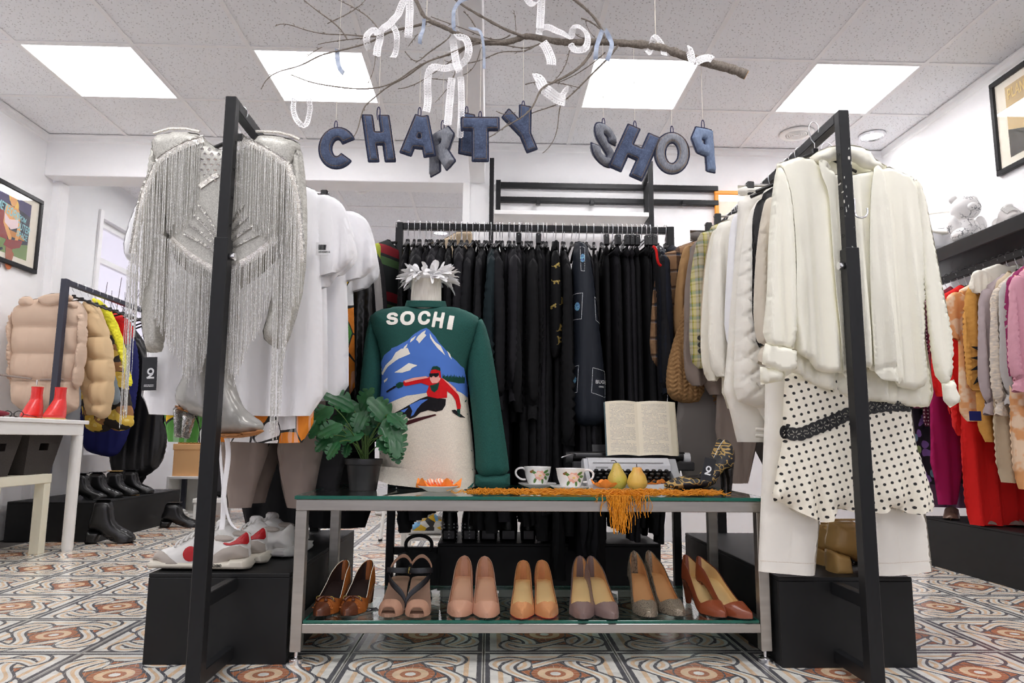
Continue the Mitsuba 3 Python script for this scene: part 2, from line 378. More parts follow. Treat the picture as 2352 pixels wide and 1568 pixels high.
struct('wall_far', bx(XL-.15, .4, 7.15, 7.3, 0, ZC+.03, 0), 'm_wall')
struct('wall_inner', bx(.25, .4, YB+.2, 7.15, 0, ZC+.03, 0), 'm_wall')
struct('trim_1', bx(XO-.045, XO+.005, YB-.012, YB+.21, 0, 2.372, .004), 'm_trim')
# moulding where walls and ceiling meet
def cove(p, q, inward):
    p, q, w = np.array(p, float), np.array(q, float), np.array(inward, float)
    prof = [(0, 0), (.018, 0), (.018, -.008), (.010, -.02), (.010, -.045), (.004, -.052), (0, -.055)]
    V = np.vstack([[e+w*a+np.array([0, 0, b]) for a, b in prof] for e in (p, q)]); n = len(prof); i = np.arange(n)
    return V, np.vstack([np.stack([i, (i+1) % n, (i+1) % n+n], 1), np.stack([i, (i+1) % n+n, i+n], 1)])
struct('trim_2', cove((XL, 1.5, ZC-.003), (XL, YB, ZC-.003), (1, 0, 0)), 'm_trim')
struct('trim_3', cove((XR, 1.5, ZC-.003), (XR, YB, ZC-.003), (-1, 0, 0)), 'm_trim')
struct('trim_4', cove((XL, YB, ZC-.003), (XR, YB, ZC-.003), (0, -1, 0)), 'm_trim')
# the back room's left wall with a pier, pipe casing, and the shop window
WX = -3.08
struct('wall_pier', bx(XL-.15, XL+.06, 4.762, YB+.2, 0, 2.37, .01), 'm_wall')
struct('trim_5', cat(bx(WX, WX+.05, YB+.205, YB+.25, 0, ZC, .01), bx(WX, WX+.035, YB+.27, YB+.31, 0, ZC, .012)), 'm_trim')
Y0, Y1, Z0, Z1 = 5.53, 7.0, .5, 2.36
struct('wall_window', cat(bx(WX-.13, WX, YB+.2, Y0, 0, ZC+.03, 0), bx(WX-.13, WX, Y1, 7.3, 0, ZC+.03, 0), bx(WX-.13, WX, Y0, Y1, Z1, ZC+.03, 0), bx(WX-.13, WX, Y0, Y1, 0, Z0, 0)), 'm_panelwall')
w = struct('window_1', cat(bx(WX-.09, WX-.05, Y0, Y0+.05, Z0, Z1), bx(WX-.09, WX-.05, Y1-.05, Y1, Z0, Z1), bx(WX-.09, WX-.05, Y0+.05, Y1-.05, Z1-.05, Z1), bx(WX-.09, WX-.05, Y0+.05, Y1-.05, Z0, Z0+.06), bx(WX-.09, WX-.05, Y0+.05, Y1-.05, 2.02, 2.065)), 'm_trim')
part(w, 'pane', bx(WX-.074, WX-.07, Y0+.05, Y1-.05, Z0+.06, 2.02, 0), 'm_pane')
part(w, 'pane', bx(WX-.074, WX-.07, Y0+.05, Y1-.05, 2.065, Z1-.05, 0), 'm_pane')
part(w, 'frame_edge', bx(WX, WX+.02, Y0-.05, Y0, Z0-.05, Z1+.05), 'm_trim')
# bare twigs and a street lamp head outside the window
mat('m_twig', srgb(70, 55, 70), .8)
def shrub(x, y, z, seed, n=7):
    r = np.random.default_rng(seed); ms = []
    for _ in range(n):
        a = np.array([x+r.normal(0, .08), y+r.normal(0, .12), .2]); d = np.array([r.normal(0, .12), r.normal(0, .22), 1.])
        pts = [a+d*t*(z-.2)/1.0+r.normal(0, .012, 3) for t in np.linspace(0, 1, 7)]; ms.append(tube(pts, np.linspace(.011, .003, 7), 5))
        for _ in range(6):
            k = r.integers(2, 6); q = pts[k]; e = np.array([r.normal(0, .1), r.choice([-1, 1])*r.uniform(.05, .14), r.uniform(.1, .25)])
            ms.append(tube([q, q+e*.5+r.normal(0, .01, 3), q+e], [.005, .0035, .002], 4))
    return cat(*ms)
single('bare_shrub', shrub(WX-.55, 6.15, 2.0, 3), 'm_twig', 'bare twiggy shrub outside the window, nearer the window edge', 'shrub')
single('bare_shrub', shrub(WX-.7, 6.75, 2.1, 4, 9), 'm_twig', 'bare twiggy shrub outside the window, taller and further along', 'shrub')
# small things on the ceilings
def disc_fitting(u, v, name, label, catg, rings, m='m_white', glow=None):
    p = at(u, v, Z=ZC); t = thing(name, label, catg)
    for i, (nm, prof) in enumerate(rings):
        k = part(t, nm, tf(lathe(prof, 40), mv(p[0], p[1], ZC-.003)), m, 40)
        if glow and nm == 'lens': scene[k]['emitter'] = {'type': 'area', 'radiance': {'type': 'rgb', 'value': [glow]*3}}
disc_fitting(1830, 306, 'air_vent', 'round white ceiling vent with concentric rings right of the word SHOP', 'vent',
             [('rim', [(.11, 0), (.105, -.006), (.085, -.010), (.07, -.008), (.07, .002)])]+[('ring', [(r, -.004), (r-.004, -.012), (r-.010, -.010), (r-.011, -.002)]) for r in (.066, .052, .038, .024)]+[('cone', [(.012, -.012), (0.0001, -.014)])])
disc_fitting(2003, 310, 'downlight', 'round recessed ceiling downlight near the right wall corner', 'ceiling light',
             [('rim', [(.082, 0), (.08, -.012), (.068, -.014), (.064, -.004)]), ('lens', [(.0001, -.007), (.064, -.005)])], 'm_chrome', 14.)
disc_fitting(1012, 533, 'downlight', 'round downlight in the ceiling of the back room above the middle rack', 'ceiling light',
             [('rim', [(.082, 0), (.08, -.012), (.068, -.014), (.064, -.004)]), ('lens', [(.0001, -.007), (.064, -.005)])], 'm_chrome', 14.)
disc_fitting(830, 432, 'smoke_detector', 'white smoke detector on the back room ceiling below the letter C', 'smoke detector',
             [('base', [(.07, 0), (.068, -.014), (.055, -.018)]), ('head', [(.055, -.018), (.04, -.032), (.03, -.04), (.0001, -.042)])])

# ------------------------------------------------------------------ display table: steel frame, two glass plates
tb = thing('display_table', 'low steel framed display table with a glass top and glass lower shelf', 'table')
TX0, TX1, TY0, TY1, TZ = -.562, .834, 2.145, 2.65, .462
W_ = .032
for nm, x, y in (('leg', TX0+W_/2, TY0+W_/2), ('leg', TX1-W_/2, TY0+W_/2), ('leg', TX0+W_/2, TY1-W_/2), ('leg', TX1-W_/2, TY1-W_/2)):
    lg = part(tb, nm, bx(x-W_/2, x+W_/2, y-W_/2, y+W_/2, .035, TZ-W_-.0005, .0015), 'm_steel')
    part(lg, 'foot', tf(lathe([(.0001, 0), (.019, 0), (.021, .004), (.021, .014), (.017, .018), (.006, .02), (.006, .036)], 20), mv(x, y, 0)), 'm_chrome', 40)
for z, n in ((TZ, 'top_rail'), (.112, 'shelf_rail')):
    zz = (z-W_, z) if n == 'top_rail' else (z-.026, z)
    i0 = 0 if n == 'top_rail' else W_+.0005
    for a in ((TX0+i0, TX1-i0, TY0, TY0+W_), (TX0+i0, TX1-i0, TY1-W_, TY1), (TX0, TX0+W_, TY0+W_, TY1-W_), (TX1-W_, TX1, TY0+W_, TY1-W_)):
        part(tb, n, bx(*a, *zz, .0015), 'm_steel')
def glass(x0, x1, y0, y1, z0, z1, nm):
    e = .006
    k = part(tb, nm, bx(x0+e, x1-e, y0+e, y1-e, z0, z1, 0), 'm_glass')
    part(k, 'ground_edge', cat(bx(x0, x1, y0, y0+e, z0, z1, .001), bx(x0, x1, y1-e, y1, z0, z1, .001), bx(x0, x0+e, y0+e, y1-e, z0, z1, .001), bx(x1-e, x1, y0+e, y1-e, z0, z1, .001)), 'm_glassgreen', label='green polished glass edge')
glass(TX0-.004, TX1+.004, TY0-.006, TY1+.03, TZ+.001, TZ+.011, 'glass_top')
glass(TX0+W_+.002, TX1-W_-.002, TY0+.004, TY1-.004, .1125, .1205, 'glass_shelf')
TOP, SHELF = TZ+.0112, .1207
# ------------------------------------------------------------------ black platforms
mat('m_scuff', proc(lambda p, n, uv: mix(srgb(20, 21, 22), srgb(30, 31, 32), fbm(p.x*5, p.y*5, p.z*7)*.8+dr.select(noise(p.x*90, p.y*90, p.z*90) > .93, .5, 0.))), .5, spec=.28)
def platform(x0, x1, y0, y1, z1, label):
    t = thing('display_plinth', label, 'plinth')
    b = .012
    part(t, 'front_board', bx(x0, x1, y0, y0+b, 0, z1-b, .0015), 'm_scuff'); part(t, 'back_board', bx(x0, x1, y1-b, y1, 0, z1-b, .0015), 'm_scuff')
    part(t, 'side_board', bx(x0, x0+b, y0+b, y1-b, 0, z1-b, .0015), 'm_scuff'); part(t, 'side_board', bx(x1-b, x1, y0+b, y1-b, 0, z1-b, .0015), 'm_scuff')
    part(t, 'top_board', bx(x0, x1, y0, y1, z1-b, z1, .002), 'm_scuff')
platform(-.975, -.572, 2.152, 3.15, .251, 'black plinth box under the white sneakers, left of the glass table')
platform(.846, 1.240, 2.108, 3.1, .251, 'black plinth box under the beige heeled boots, right of the glass table')
c0 = at(1003, 1335, Z=0)
platform(-.205, .72, 3.02, 3.40, .215, 'black plinth behind the table carrying the row of black boots')
platform(-2.95, -2.39, 4.55, 5.7, .24, 'black plinth against the left wall under the coats, carrying black ankle boots')
platform(2.345, 2.72, 2.2, 3.85, .25, 'black plinth along the right wall under the pink and red clothes')
# ------------------------------------------------------------------ garment racks
def rack_end_on(x, y0, y1, zt, label, dx):
    t = thing('garment_rack', label, 'clothes rack'); w = .03; zl = 1.18
    part(t, 'lower_post', bx(x-.019, x+.019, y0-.019, y0+.019, 0, zl, .002), 'm_black')
    part(t, 'upper_post', bx(x-.015, x+.015, y0-.015, y0+.015, zl-.02, zt, .002), 'm_black')
    part(t, 'lower_post', bx(x-.019, x+.019, y1-.019, y1+.019, 0, zl, .002), 'm_black')
    part(t, 'upper_post', bx(x-.015, x+.015, y1-.015, y1+.015, zl-.02, zt, .002), 'm_black')
    part(t, 'hanging_rail', bx(x-.015, x+.015, y0+.0155, y1-.0155, zt-.03, zt, .002), 'm_black')
    k = part(t, 'clamp_knob', tf(lathe([(.0001, 0), (.011, 0), (.012, .004), (.010, .012), (.004, .014), (.004, .03)], 16), mv(x+dx*.034, y0, 1.13)@rot('y', -90*dx)), 'm_chrome', 40)
    for z in (zt-.13, zt-.21, zt-.29, zt-.37): part(t, 'peg_hole', tf(lathe([(.0001, 0), (.0045, 0), (.0045, .001)], 12), mv(x+dx*.0152, y0, z)@rot('y', 90*dx)), 'm_blackplastic')
    return t
RLX, RRX, RY0, RY1, RZ = -.733, 1.010, 1.915, 3.12, 1.588
rl = rack_end_on(RLX, RY0, RY1, RZ, 'black steel clothes rack on the left carrying the silver fringed jacket and white shirts', 1)
rr = rack_end_on(RRX, RY0, RY1, RZ, 'black steel clothes rack on the right carrying the cream blouse and knitwear', -1)
mat('m_chipped', proc(lambda p, n, uv: mix(srgb(24, 25, 27), srgb(205, 203, 196), dr.select((noise(p.x*260, p.y*60, p.z*70) > .80) & (noise(p.x*40+5, p.y*40, p.z*9) > .56), 1., 0.))), .42, spec=.3)
scene[rr+'__upper_post']['bsdf'] = {'type': 'ref', 'id': 'm_chipped'}
single('hook', tube(spline([[RRX+.0174, RY0-.008, 1.325], [RRX+.0174, RY0-.010, 1.30], [RRX+.0185, RY0-.016, 1.27], [RRX+.030, RY0-.036, 1.262], [RRX+.040, RY0-.034, 1.275], [RRX+.042, RY0-.03, 1.29]], 24), .0026, 8), 'm_chrome', 'chrome hook hanging on the front post of the right rack', 'hook', True)
for t, x in ((rl, RLX), (rr, RRX)):
    ye = 2.149 if t == rl else 2.105
    for z in (.222, .032): part(t, 'floor_bar', bx(x-.013, x+.013, RY0+.0195, ye, z-.018, z+.018, .002), 'm_black')
# rack seen from its long side
CRX0, CRX1, CRY, CRZ = -.405, .80, 3.06, 1.588
rc = thing('garment_rack', 'black steel clothes rack behind the table full of black clothes, seen from its long side', 'clothes rack')
for x in (CRX0, CRX1):
    part(rc, 'post', bx(x-.016, x+.016, CRY-.016, CRY+.016, 0, CRZ, .002), 'm_black')
    part(rc, 'foot_bar', bx(x-.016, x+.016, CRY-.25, CRY+.25, .0, .03, .002) if 0 else bx(x-.016, x+.016, CRY+.017, CRY+.30, 0, .03, .002), 'm_black')
part(rc, 'hanging_rail', bx(CRX0+.0165, CRX1-.0165, CRY-.014, CRY+.014, CRZ-.03, CRZ-.002, .002), 'm_black')
part(rc, 'lower_bar', bx(CRX0+.0165, -.207, CRY-.013, CRY+.013, .165, .195, .002), 'm_black')
# ------------------------------------------------------------------ clothes: materials
def cloth(key, rgb, rough=.85, sheen=.3, **kw): return mat(key, srgb(*rgb), rough, sheen=sheen, spec=.25, **kw)
for k, c in dict(white=(238, 238, 240), offwhite=(234, 231, 222), cream=(236, 233, 222), ivory=(238, 234, 220), beige=(212, 203, 188), sand=(196, 178, 152), tan=(178, 140, 96), grey=(128, 122, 118), lightgrey=(176, 172, 170),
                 charcoal=(52, 51, 53), black=(21, 21, 23), black2=(28, 28, 31), navy=(27, 31, 42), teal=(28, 40, 44), ink=(33, 32, 36), bluegrey=(118, 128, 134), slate=(86, 94, 100), red=(206, 30, 28), darkred=(104, 24, 38), magenta=(168, 28, 92), plum=(140, 44, 92),
                 pink=(206, 150, 165), dustypink=(204, 160, 166), lilac=(150, 122, 152), mauvegrey=(170, 156, 158), blue=(30, 34, 92), yellowfur=(236, 226, 30), puffer=(196, 172, 152), puffer2=(203, 175, 136), green=(24, 76, 66), taupe=(142, 128, 120), purple=(74, 44, 110)).items(): cloth('c_'+k, c)
mat('c_leather', srgb(24, 24, 25), .32); mat('c_satin', srgb(236, 234, 218), .45, sheen=.4)
mat('c_shine', srgb(20, 20, 22), .25)
mat('c_plaidgreen', proc(lambda p, n, uv: dr.clip(mi.Color3f(.52, .47, .33)+.16*mi.Color3f(.5, .45, -.4)*dr.select(dr.abs(dr.sin(uv.x*62)) > .9, 1., 0.)-mi.Color3f(.20, .12, .05)*dr.select(dr.abs(dr.sin(uv.y*62)) > .93, 1., 0.)-mi.Color3f(.16, .14, .16)*dr.select(dr.abs(dr.sin(uv.x*124+.8)) > .95, 1., 0.)-.10*dr.select(dr.abs(dr.sin(uv.y*124+.5)) > .94, 1., 0.), .02, 1)), .9)
mat('c_plaidbrown', proc(lambda p, n, uv: dr.clip(mi.Color3f(.30, .17, .085)-mi.Color3f(.2, .12, .06)*dr.select(dr.abs(dr.sin(uv.x*40)) > .96, 1., 0.)-mi.Color3f(.2, .12, .06)*dr.select(dr.abs(dr.sin(uv.y*40)) > .96, 1., 0.)+.1*dr.select(dr.abs(dr.sin(uv.y*40+.25)) > .985, 1., 0.), .02, 1)), .9)
mat('c_plaidgrey', proc(lambda p, n, uv: mix((.45, .44, .43), (.04, .045, .05), .5*dr.select(dr.sin(uv.x*50) > .1, 1., 0.)+.5*dr.select(dr.sin(uv.y*50) > .1, 1., 0.))), .9)
mat('c_plaiddark', proc(lambda p, n, uv: dr.select(dr.sin(uv.x*26) > .72, mi.Color3f(.40, .46, .05), dr.select(dr.sin(uv.y*30) > .8, mi.Color3f(.30, .02, .03), dr.select(dr.sin(uv.y*30+1.6) > .85, mi.Color3f(.08, .16, .06), mi.Color3f(.025, .03, .03))))), .85)
def flower_fn(p, n, uv):
    a = voronoi(uv.x*14+.4*noise(uv.x*20, uv.y*20), uv.y*14); ang = noise(uv.x*60, uv.y*60)
    c = dr.select(a[0] < .44+.12*ang, mix((.62, .40, .05), (.75, .58, .10), a[2]), mi.Color3f(.02, .014, .01))
    c = dr.select((a[0] < .44+.12*ang) & (a[2] > .62), mi.Color3f(.30, .14, .05), c)
    return dr.select(a[0] < .12, mi.Color3f(.8, .62, .2), c)
mat('c_flower', proc(flower_fn), .8)
def dots_fn(p, n, uv):
    # small black dots in staggered rows on cream
    u = (uv.x+uv.y*.28)*46; v = (uv.y-uv.x*.28)*46
    a, b = u-dr.floor(u)-.5, v-dr.floor(v)-.5
    return dr.select(a*a+b*b < .040, mi.Color3f(.012), mi.Color3f(.82, .78, .66))
mat('c_dots', proc(dots_fn), .7)
mat('c_spots', proc(lambda p, n, uv: dr.select(dr.square(uv.x*55-dr.floor(uv.x*55)-.5)+dr.square(uv.y*55-dr.floor(uv.y*55)-.5) < .045, mi.Color3f(.7, .6, .62), mi.Color3f(.10, .012, .035))), .7)
mat('c_speckle', proc(lambda p, n, uv: mix((.52, .47, .42), (.72, .62, .50), noise(uv.x*160, uv.y*160))*(.82+.3*noise(uv.x*90+9, uv.y*240))), .95)
mat('c_palm', proc(lambda p, n, uv: mix((.70, .34, .14), (.80, .60, .42), smoothstep(.42, .6, fbm(uv.x*22, uv.y*22)))), .85)
mat('c_orange', proc(lambda p, n, uv: mix((.52, .24, .045), (.62, .32, .08), fbm(uv.x*70, uv.y*70))), .95)
def darkfloral(p, n, uv):
    a = voronoi(uv.x*16+noise(uv.x*22, uv.y*22), uv.y*16)
    return dr.select(a[0] < .33, dr.select(a[2] < .3, mi.Color3f(.30, .16, .50), dr.select(a[2] < .55, mi.Color3f(.42, .07, .10), dr.select(a[2] < .8, mi.Color3f(.20, .38, .50), mi.Color3f(.35, .5, .2)))), mi.Color3f(.022, .018, .03))
mat('c_darkfloral', proc(darkfloral), .8)
def brush_fn(p, n, uv):
    a = voronoi(uv.x*17+.8*noise(uv.x*9, uv.y*9), uv.y*9)
    c = dr.select(a[2] < .2, mi.Color3f(.75, .23, .02), dr.select(a[2] < .36, mi.Color3f(.10, .33, .06), dr.select(a[2] < .46, mi.Color3f(.80, .52, .02), dr.select(a[2] < .56, mi.Color3f(.02), mi.Color3f(.82, .82, .83)))))
    c = dr.select(a[1]-a[0] < .05, mi.Color3f(.02), c)
    return mix(c, (.8, .8, .8), .25*dr.select(noise(uv.x*160, uv.y*14) > .72, 1., 0.))
mat('c_brush', proc(brush_fn), .8)
mat('c_silver', proc(lambda p, n, uv: mix((.39, .38, .34), (.58, .57, .52), noise(uv.x*420, uv.y*420))), .45, .25, sheen=.5)
mat('c_bead', proc(lambda p, n, uv: dr.select(cell_rand(p.x*700, p.y*700, p.z*260) > .72, mi.Color3f(1., .995, .98), mi.Color3f(.62, .61, .57))), .3, .35)
mat('c_rhine', (.80, .80, .80), .12, .9); mat('c_darkbead', proc(lambda p, n, uv: mix((.16, .155, .13), (.65, .63, .58), cell_rand(p.x*450, p.y*450, p.z*450))), .25, .6)
mat('c_bandbead', proc(lambda p, n, uv: mix((.52, .48, .41), (.90, .88, .83), cell_rand(p.x*380, p.y*380, p.z*380))), .3, .4)
mat('c_lace', srgb(18, 18, 19), .6); mat('c_printwhite', srgb(222, 224, 226), .6); mat('c_button', srgb(60, 62, 58), .25); mat('c_tag', srgb(24, 26, 30), .4); mat('c_paper', srgb(236, 236, 233), .6)
# ------------------------------------------------------------------ clothes: shapes
def outline(half, n=2):
    """A closed outline from its right half, top to bottom."""
    r = np.array(half, float); return Polygon(chaikin(np.vstack([r, (r*[-1, 1])[::-1]]), n)).buffer(0)
def sleeve_poly(x0, z0, x1, z1, w0, w1, bend=.02):
    """Down the outside from the shoulder to the cuff and back up the inside."""
    d = np.array([x1-x0, z1-z0]); L = np.hypot(*d); d /= L; nrm = np.array([-d[1], d[0]])
    if nrm[0] < 0: nrm = -nrm
    p0, p1 = np.array([x0, z0]), np.array([x1, z1]); m = p0+d*L*.45+nrm*bend
    pts = [p0+d*-.01+nrm*w0*.2, p0+d*.03+nrm*w0/2, m+nrm*(w0+w1)/4, p1+nrm*w1/2, p1-nrm*w1/2, m-nrm*(w0+w1)/4, p0+d*.10-nrm*w0/2, p0-nrm*w0*.3]
    q = chaikin(pts, 2); return Polygon(q).buffer(0)
def top(w=.215, hem=.225, L=.72, neck=.075, drop=.03, slope=.055, sl=.55, sw0=.15, sw1=.10, splay=.05, T=.022, A=.009, lam=.09, h=.018, seed=0, ribs=True, vee=0):
    """A hanging top: body, two sleeves, ribbed cuffs and hem."""
    zt = -.095; parts = []
    half = [(0, zt-drop-vee), (neck*.6, zt-drop*.5-vee*.4), (neck, zt), (w*.6, zt-slope*.55), (w, zt-slope-.015), (w*.99, zt-slope-.12), (hem*.97, -(L+.4)/2), (hem, -L), (hem*.5, -L-.004), (0, -L)]
    P = Puff(outline(half, 1), T, .032, open_=lambda x, z: z < -L+.012, fold=folds(A, lam, -.2, -L, seed))
    parts.append(('body', P.mesh(h), '', True, None)); parts[-1] = ('body', P.mesh(h), '', True, P.uv)
    for s in (1, -1) if sl else ():
        S = Puff(sleeve_poly(w-.035, zt-slope-.03, w+splay, zt-slope-sl, sw0, sw1, .012), T*.85, .026, y=.004*s, open_=lambda x, z, e=zt-slope-sl: z < e+.012, fold=folds(.011, .055, -.12, -.45, seed+3))
        m = S.mesh(h*.9); uv = S.uv
        if s < 0: m = tf(m, sc(-1, 1, 1))
        parts.append(('sleeve' if s > 0 else 'sleeve_001', m, '', True, uv))
        if ribs and sl > .3:
            c = sleeve_poly(w+splay-.003, zt-slope-sl+.004, w+splay-.004, zt-slope-sl-.05, sw1*.8, sw1*.72, 0)
            C = Puff(c, T*.80, .022, y=.004*s, open_=lambda x, z, e=zt-slope-sl: z < e-.04 or z > e-.004, fold=lambda x, z: .0022*np.sin(x*900)); cm = C.mesh(.007 if h < .016 else .012)
            if s < 0: cm = tf(cm, sc(-1, 1, 1))
            parts.append(('cuff' if s > 0 else 'cuff_001', cm, '', True, C.uv))
    if ribs:
        b = Puff(sbox(-hem*.93, -L-.045, hem*.93, -L+.01), T*.9, .03, open_=lambda x, z: abs(z+L) > .04, fold=folds(A*.9, lam, -.2, -L, seed))
        parts.append(('hem_rib', b.mesh(h*.7), '', True, b.uv))
    return parts
def trousers(wa=.17, L=1.0, leg=.12, T=.016, seed=0, h=.02, gap=.02, taper=0):
    P = []
    for s in (1, -1):
        q = [(0.0, -.11), (wa, -.11), (wa+.01, -.3), (gap+leg*(2-taper), -L), (gap, -L), (0.004, -.38)]
        S = Puff(Polygon(chaikin(q, 1)).buffer(0), T, .05, open_=lambda x, z: z < -L+.02, fold=folds(.006, .08, -.2, -L, seed)); m = S.mesh(h)
        P.append(('leg' if s > 0 else 'leg_001', m if s > 0 else tf(m, sc(-1, 1, 1)), '', True, S.uv))
    W = Puff(sbox(-wa, -.135, wa, -.095), T*1.1, .02); P.append(('waistband', W.mesh(h), '', True, W.uv))
    return P
def use(parts, m): return proto([(n, me, m, s, uv) for n, me, _, s, uv in parts])
def hanger_parts(wd=.19, clip=False):
    a = [np.array([.019*math.cos(t), 0, -.012+.022*math.sin(t)]) for t in np.linspace(-.5, 3.3, 14)]
    a += [np.array([-.012, 0, -.045]), np.array([0, 0, -.058]), np.array([0, 0, -.085])]
    hk = tube(a, .0017, 6)
    if clip:
        arms = tube([[-wd*.8, 0, -.088], [0, 0, -.086], [wd*.8, 0, -.088]], .004, 6)
        P = [('hook', hk, 'm_chrome', True), ('bar', arms, 'm_chrome', True)]
        for s in (1, -1): P.append(('clip' if s > 0 else 'clip_001', bx(s*wd*.72-.012, s*wd*.72+.012, -.011, .011, -.125, -.078, .003), 'm_blackplastic'))
        return P
    x = np.linspace(-1, 1, 19); arm = np.stack([x*wd*.8, 0*x, -.090-.056*np.abs(x)**1.3], 1)
    return [('hook', hk, 'm_chrome', True), ('arms', tf(tube(arm, .006, 8), np.eye(4)), 'm_blackplastic', True), ('neck_block', bx(-.012, .012, -.006, .006, -.098, -.074, .003), 'm_blackplastic')]
HANG, CLIP = proto(hanger_parts()), proto(hanger_parts(clip=True))
PR = {'tee': use(top(.225, .25, .80, sl=.25, sw0=.17, sw1=.15, splay=.035, ribs=False, seed=1, h=.014, T=.014, A=.012), 'c_white'),
      'shirt': use(top(.22, .235, .80, sl=.56, sw0=.15, sw1=.105, ribs=False, seed=2, h=.016, T=.016, A=.012), 'c_white'),
      'sweater': use(top(.22, .225, .66, sl=.50, sw0=.16, sw1=.11, seed=3, T=.026), 'c_white'),
      'hoodie': use(top(.215, .22, .68, sl=.54, sw0=.155, sw1=.12, splay=.03, seed=4, T=.03), 'c_black'),
      'coat': use(top(.215, .25, 1.02, sl=.60, sw0=.16, sw1=.13, splay=.03, ribs=False, seed=5, T=.026, vee=.12), 'c_black'),
      'blazer': use(top(.215, .225, .76, sl=.58, sw0=.155, sw1=.12, splay=.035, ribs=False, seed=6, T=.024, A=.004, vee=.16), 'c_black'),
      'dress': use(top(.18, .26, 1.10, sl=.0, drop=.09, ribs=False, seed=7, T=.018, A=.014), 'c_black'),
      'slim': use(top(.19, .20, .66, sl=.52, sw0=.12, sw1=.08, splay=.02, ribs=False, seed=8, T=.016), 'c_black'),
      'trousers': use(trousers(), 'c_black'), 'joggers': use(trousers(taper=.55, L=.95, T=.024, seed=3), 'c_grey')}
SLIM = use(top(.19, .20, .66, sl=.52, sw0=.12, sw1=.08, splay=.02, ribs=False, seed=8, T=.011, h=.024), 'c_black')
def hang(kind, m, x, y, zr, yaw, label, catg, group=None, s=(1, 1, 1), hl=None, hg=None, mats=None, name=None, clip=False, dz=0):
    """A garment on its own hanger, at a rail's top (x, y, zr)."""
    M = mv(x, y, zr+dz)@rot('z', yaw)
    if hl: place('clothes_hanger', CLIP if clip else HANG, mv(x, y, zr)@rot('z', yaw), hl, 'hanger', hg)
    return place(name or {'tee': 't_shirt', 'slim': 'knit_top'}.get(kind, kind), PR[kind], M@sc(*s), label, catg, group, {'*': m, **(mats or {})})

# ------------------------------------------------------------------ left rack, first the silver fringed jacket
JY = 1.985
pj = lambda pts: plane(pts, JY)
J = Puff(Polygon(chaikin(pj([(462, 308), (430, 303), (390, 303), (354, 314), (346, 330), (362, 400), (380, 500), (392, 590), (440, 632), (518, 690), (600, 632), (642, 590), (652, 500), (668, 400), (692, 345), (688, 326), (640, 311), (592, 308), (578, 332), (545, 348), (505, 344), (480, 328)]), 1)),
         .034, .05, y=JY, fold=folds(.004, .12, 1.5, .9, 1))
fj = thing('fringed_jacket', 'silver jacket with long beaded fringe and crystal studs on the front of the left rack', 'jacket')
part(fj, 'body', J.mesh(.012), 'c_silver', True, J.uv)
slv = []
for q in ([(352, 314), (338, 380), (328, 480), (318, 600), (326, 806), (350, 810), (376, 806), (384, 640), (392, 560), (372, 430), (366, 340)], [(690, 328), (702, 420), (705, 520), (700, 640), (672, 760), (648, 806), (622, 794), (597, 772), (612, 720), (632, 640), (640, 560), (660, 440), (672, 340)]):
    S = Puff(Polygon(chaikin(pj(q), 1)).buffer(0), .036, .035, y=JY+.008, fold=folds(.004, .05, 1.4, .8, 5)); slv.append(S)
    part(fj, 'sleeve', S.mesh(.011), 'c_silver', True, S.uv)
def bead_line(q, w, off=.002, m='c_bandbead', nm='beaded_band'):
    pts = chaikin(pj(q), 1, False)
    def y_at(x, z): return np.minimum(np.minimum(J.front(x, z), slv[0].front(x, z)), slv[1].front(x, z))
    ms = []
    for g in polys(LineString(pts).buffer(w/2, cap_style='flat')):
        P, f, _ = fill(g, .006); bump = .0016*meshkit.noise(np.stack([P[:, 0]*500, P[:, 1]*500, P[:, 0]*0], -1))
        ms.append((np.stack([P[:, 0], y_at(P[:, 0], P[:, 1])-off-bump, P[:, 1]], 1), f))
    part(fj, nm, thick(cat(*ms), .002), m, False)
BANDS = [[(372, 382), (420, 352), (476, 330)], [(372, 384), (348, 440), (336, 500), (322, 590)], [(566, 330), (610, 352), (668, 388)], [(668, 388), (688, 450), (694, 520), (700, 610)], [(402, 556), (452, 600), (518, 636)], [(640, 556), (590, 600), (518, 636)]]
for b in BANDS: bead_line(b, .020)
for b in BANDS[:4]: bead_line([(x, y-9) for x, y in b] if b is not BANDS[1] and b is not BANDS[3] else [(x+(-8 if x < 500 else 8), y) for x, y in b], .0045, .004, 'c_darkbead', 'dark_bead_line')
for d in (0, 22, 44, 66): bead_line([(436+d*.5, 546-d), (476+d*.3, 566-d*.75), (512, 590-d*.5)], .007, .004, 'c_darkbead', 'bead_row'); bead_line([(604-d*.5, 546-d), (566-d*.3, 566-d*.75), (526, 590-d*.5)], .007, .004, 'c_darkbead', 'bead_row')
bead_line([(470, 440), (500, 418), (512, 412)], .014); bead_line([(566, 440), (545, 425), (530, 412)], .014)
# crystal studs at the throat: little pyramids
r = np.random.default_rng(2)
for i in range(6):
    for j in range(7):
        u, v = 474+i*15+(j % 2)*7, 352+j*12
        if v > 436 or abs(u-516) > 46-max(0, v-400)*.6: continue
        x, _, z = at(u, v, Y=JY); y = float(J.front(np.array([x]), np.array([z]))[0]); a = .0062
        part(fj, 'crystal_stud', hull([[x-a, y-.0005, z], [x, y-.0005, z-a], [x+a, y-.0005, z], [x, y-.0005, z+a], [x, y-.007, z]]), 'c_rhine')
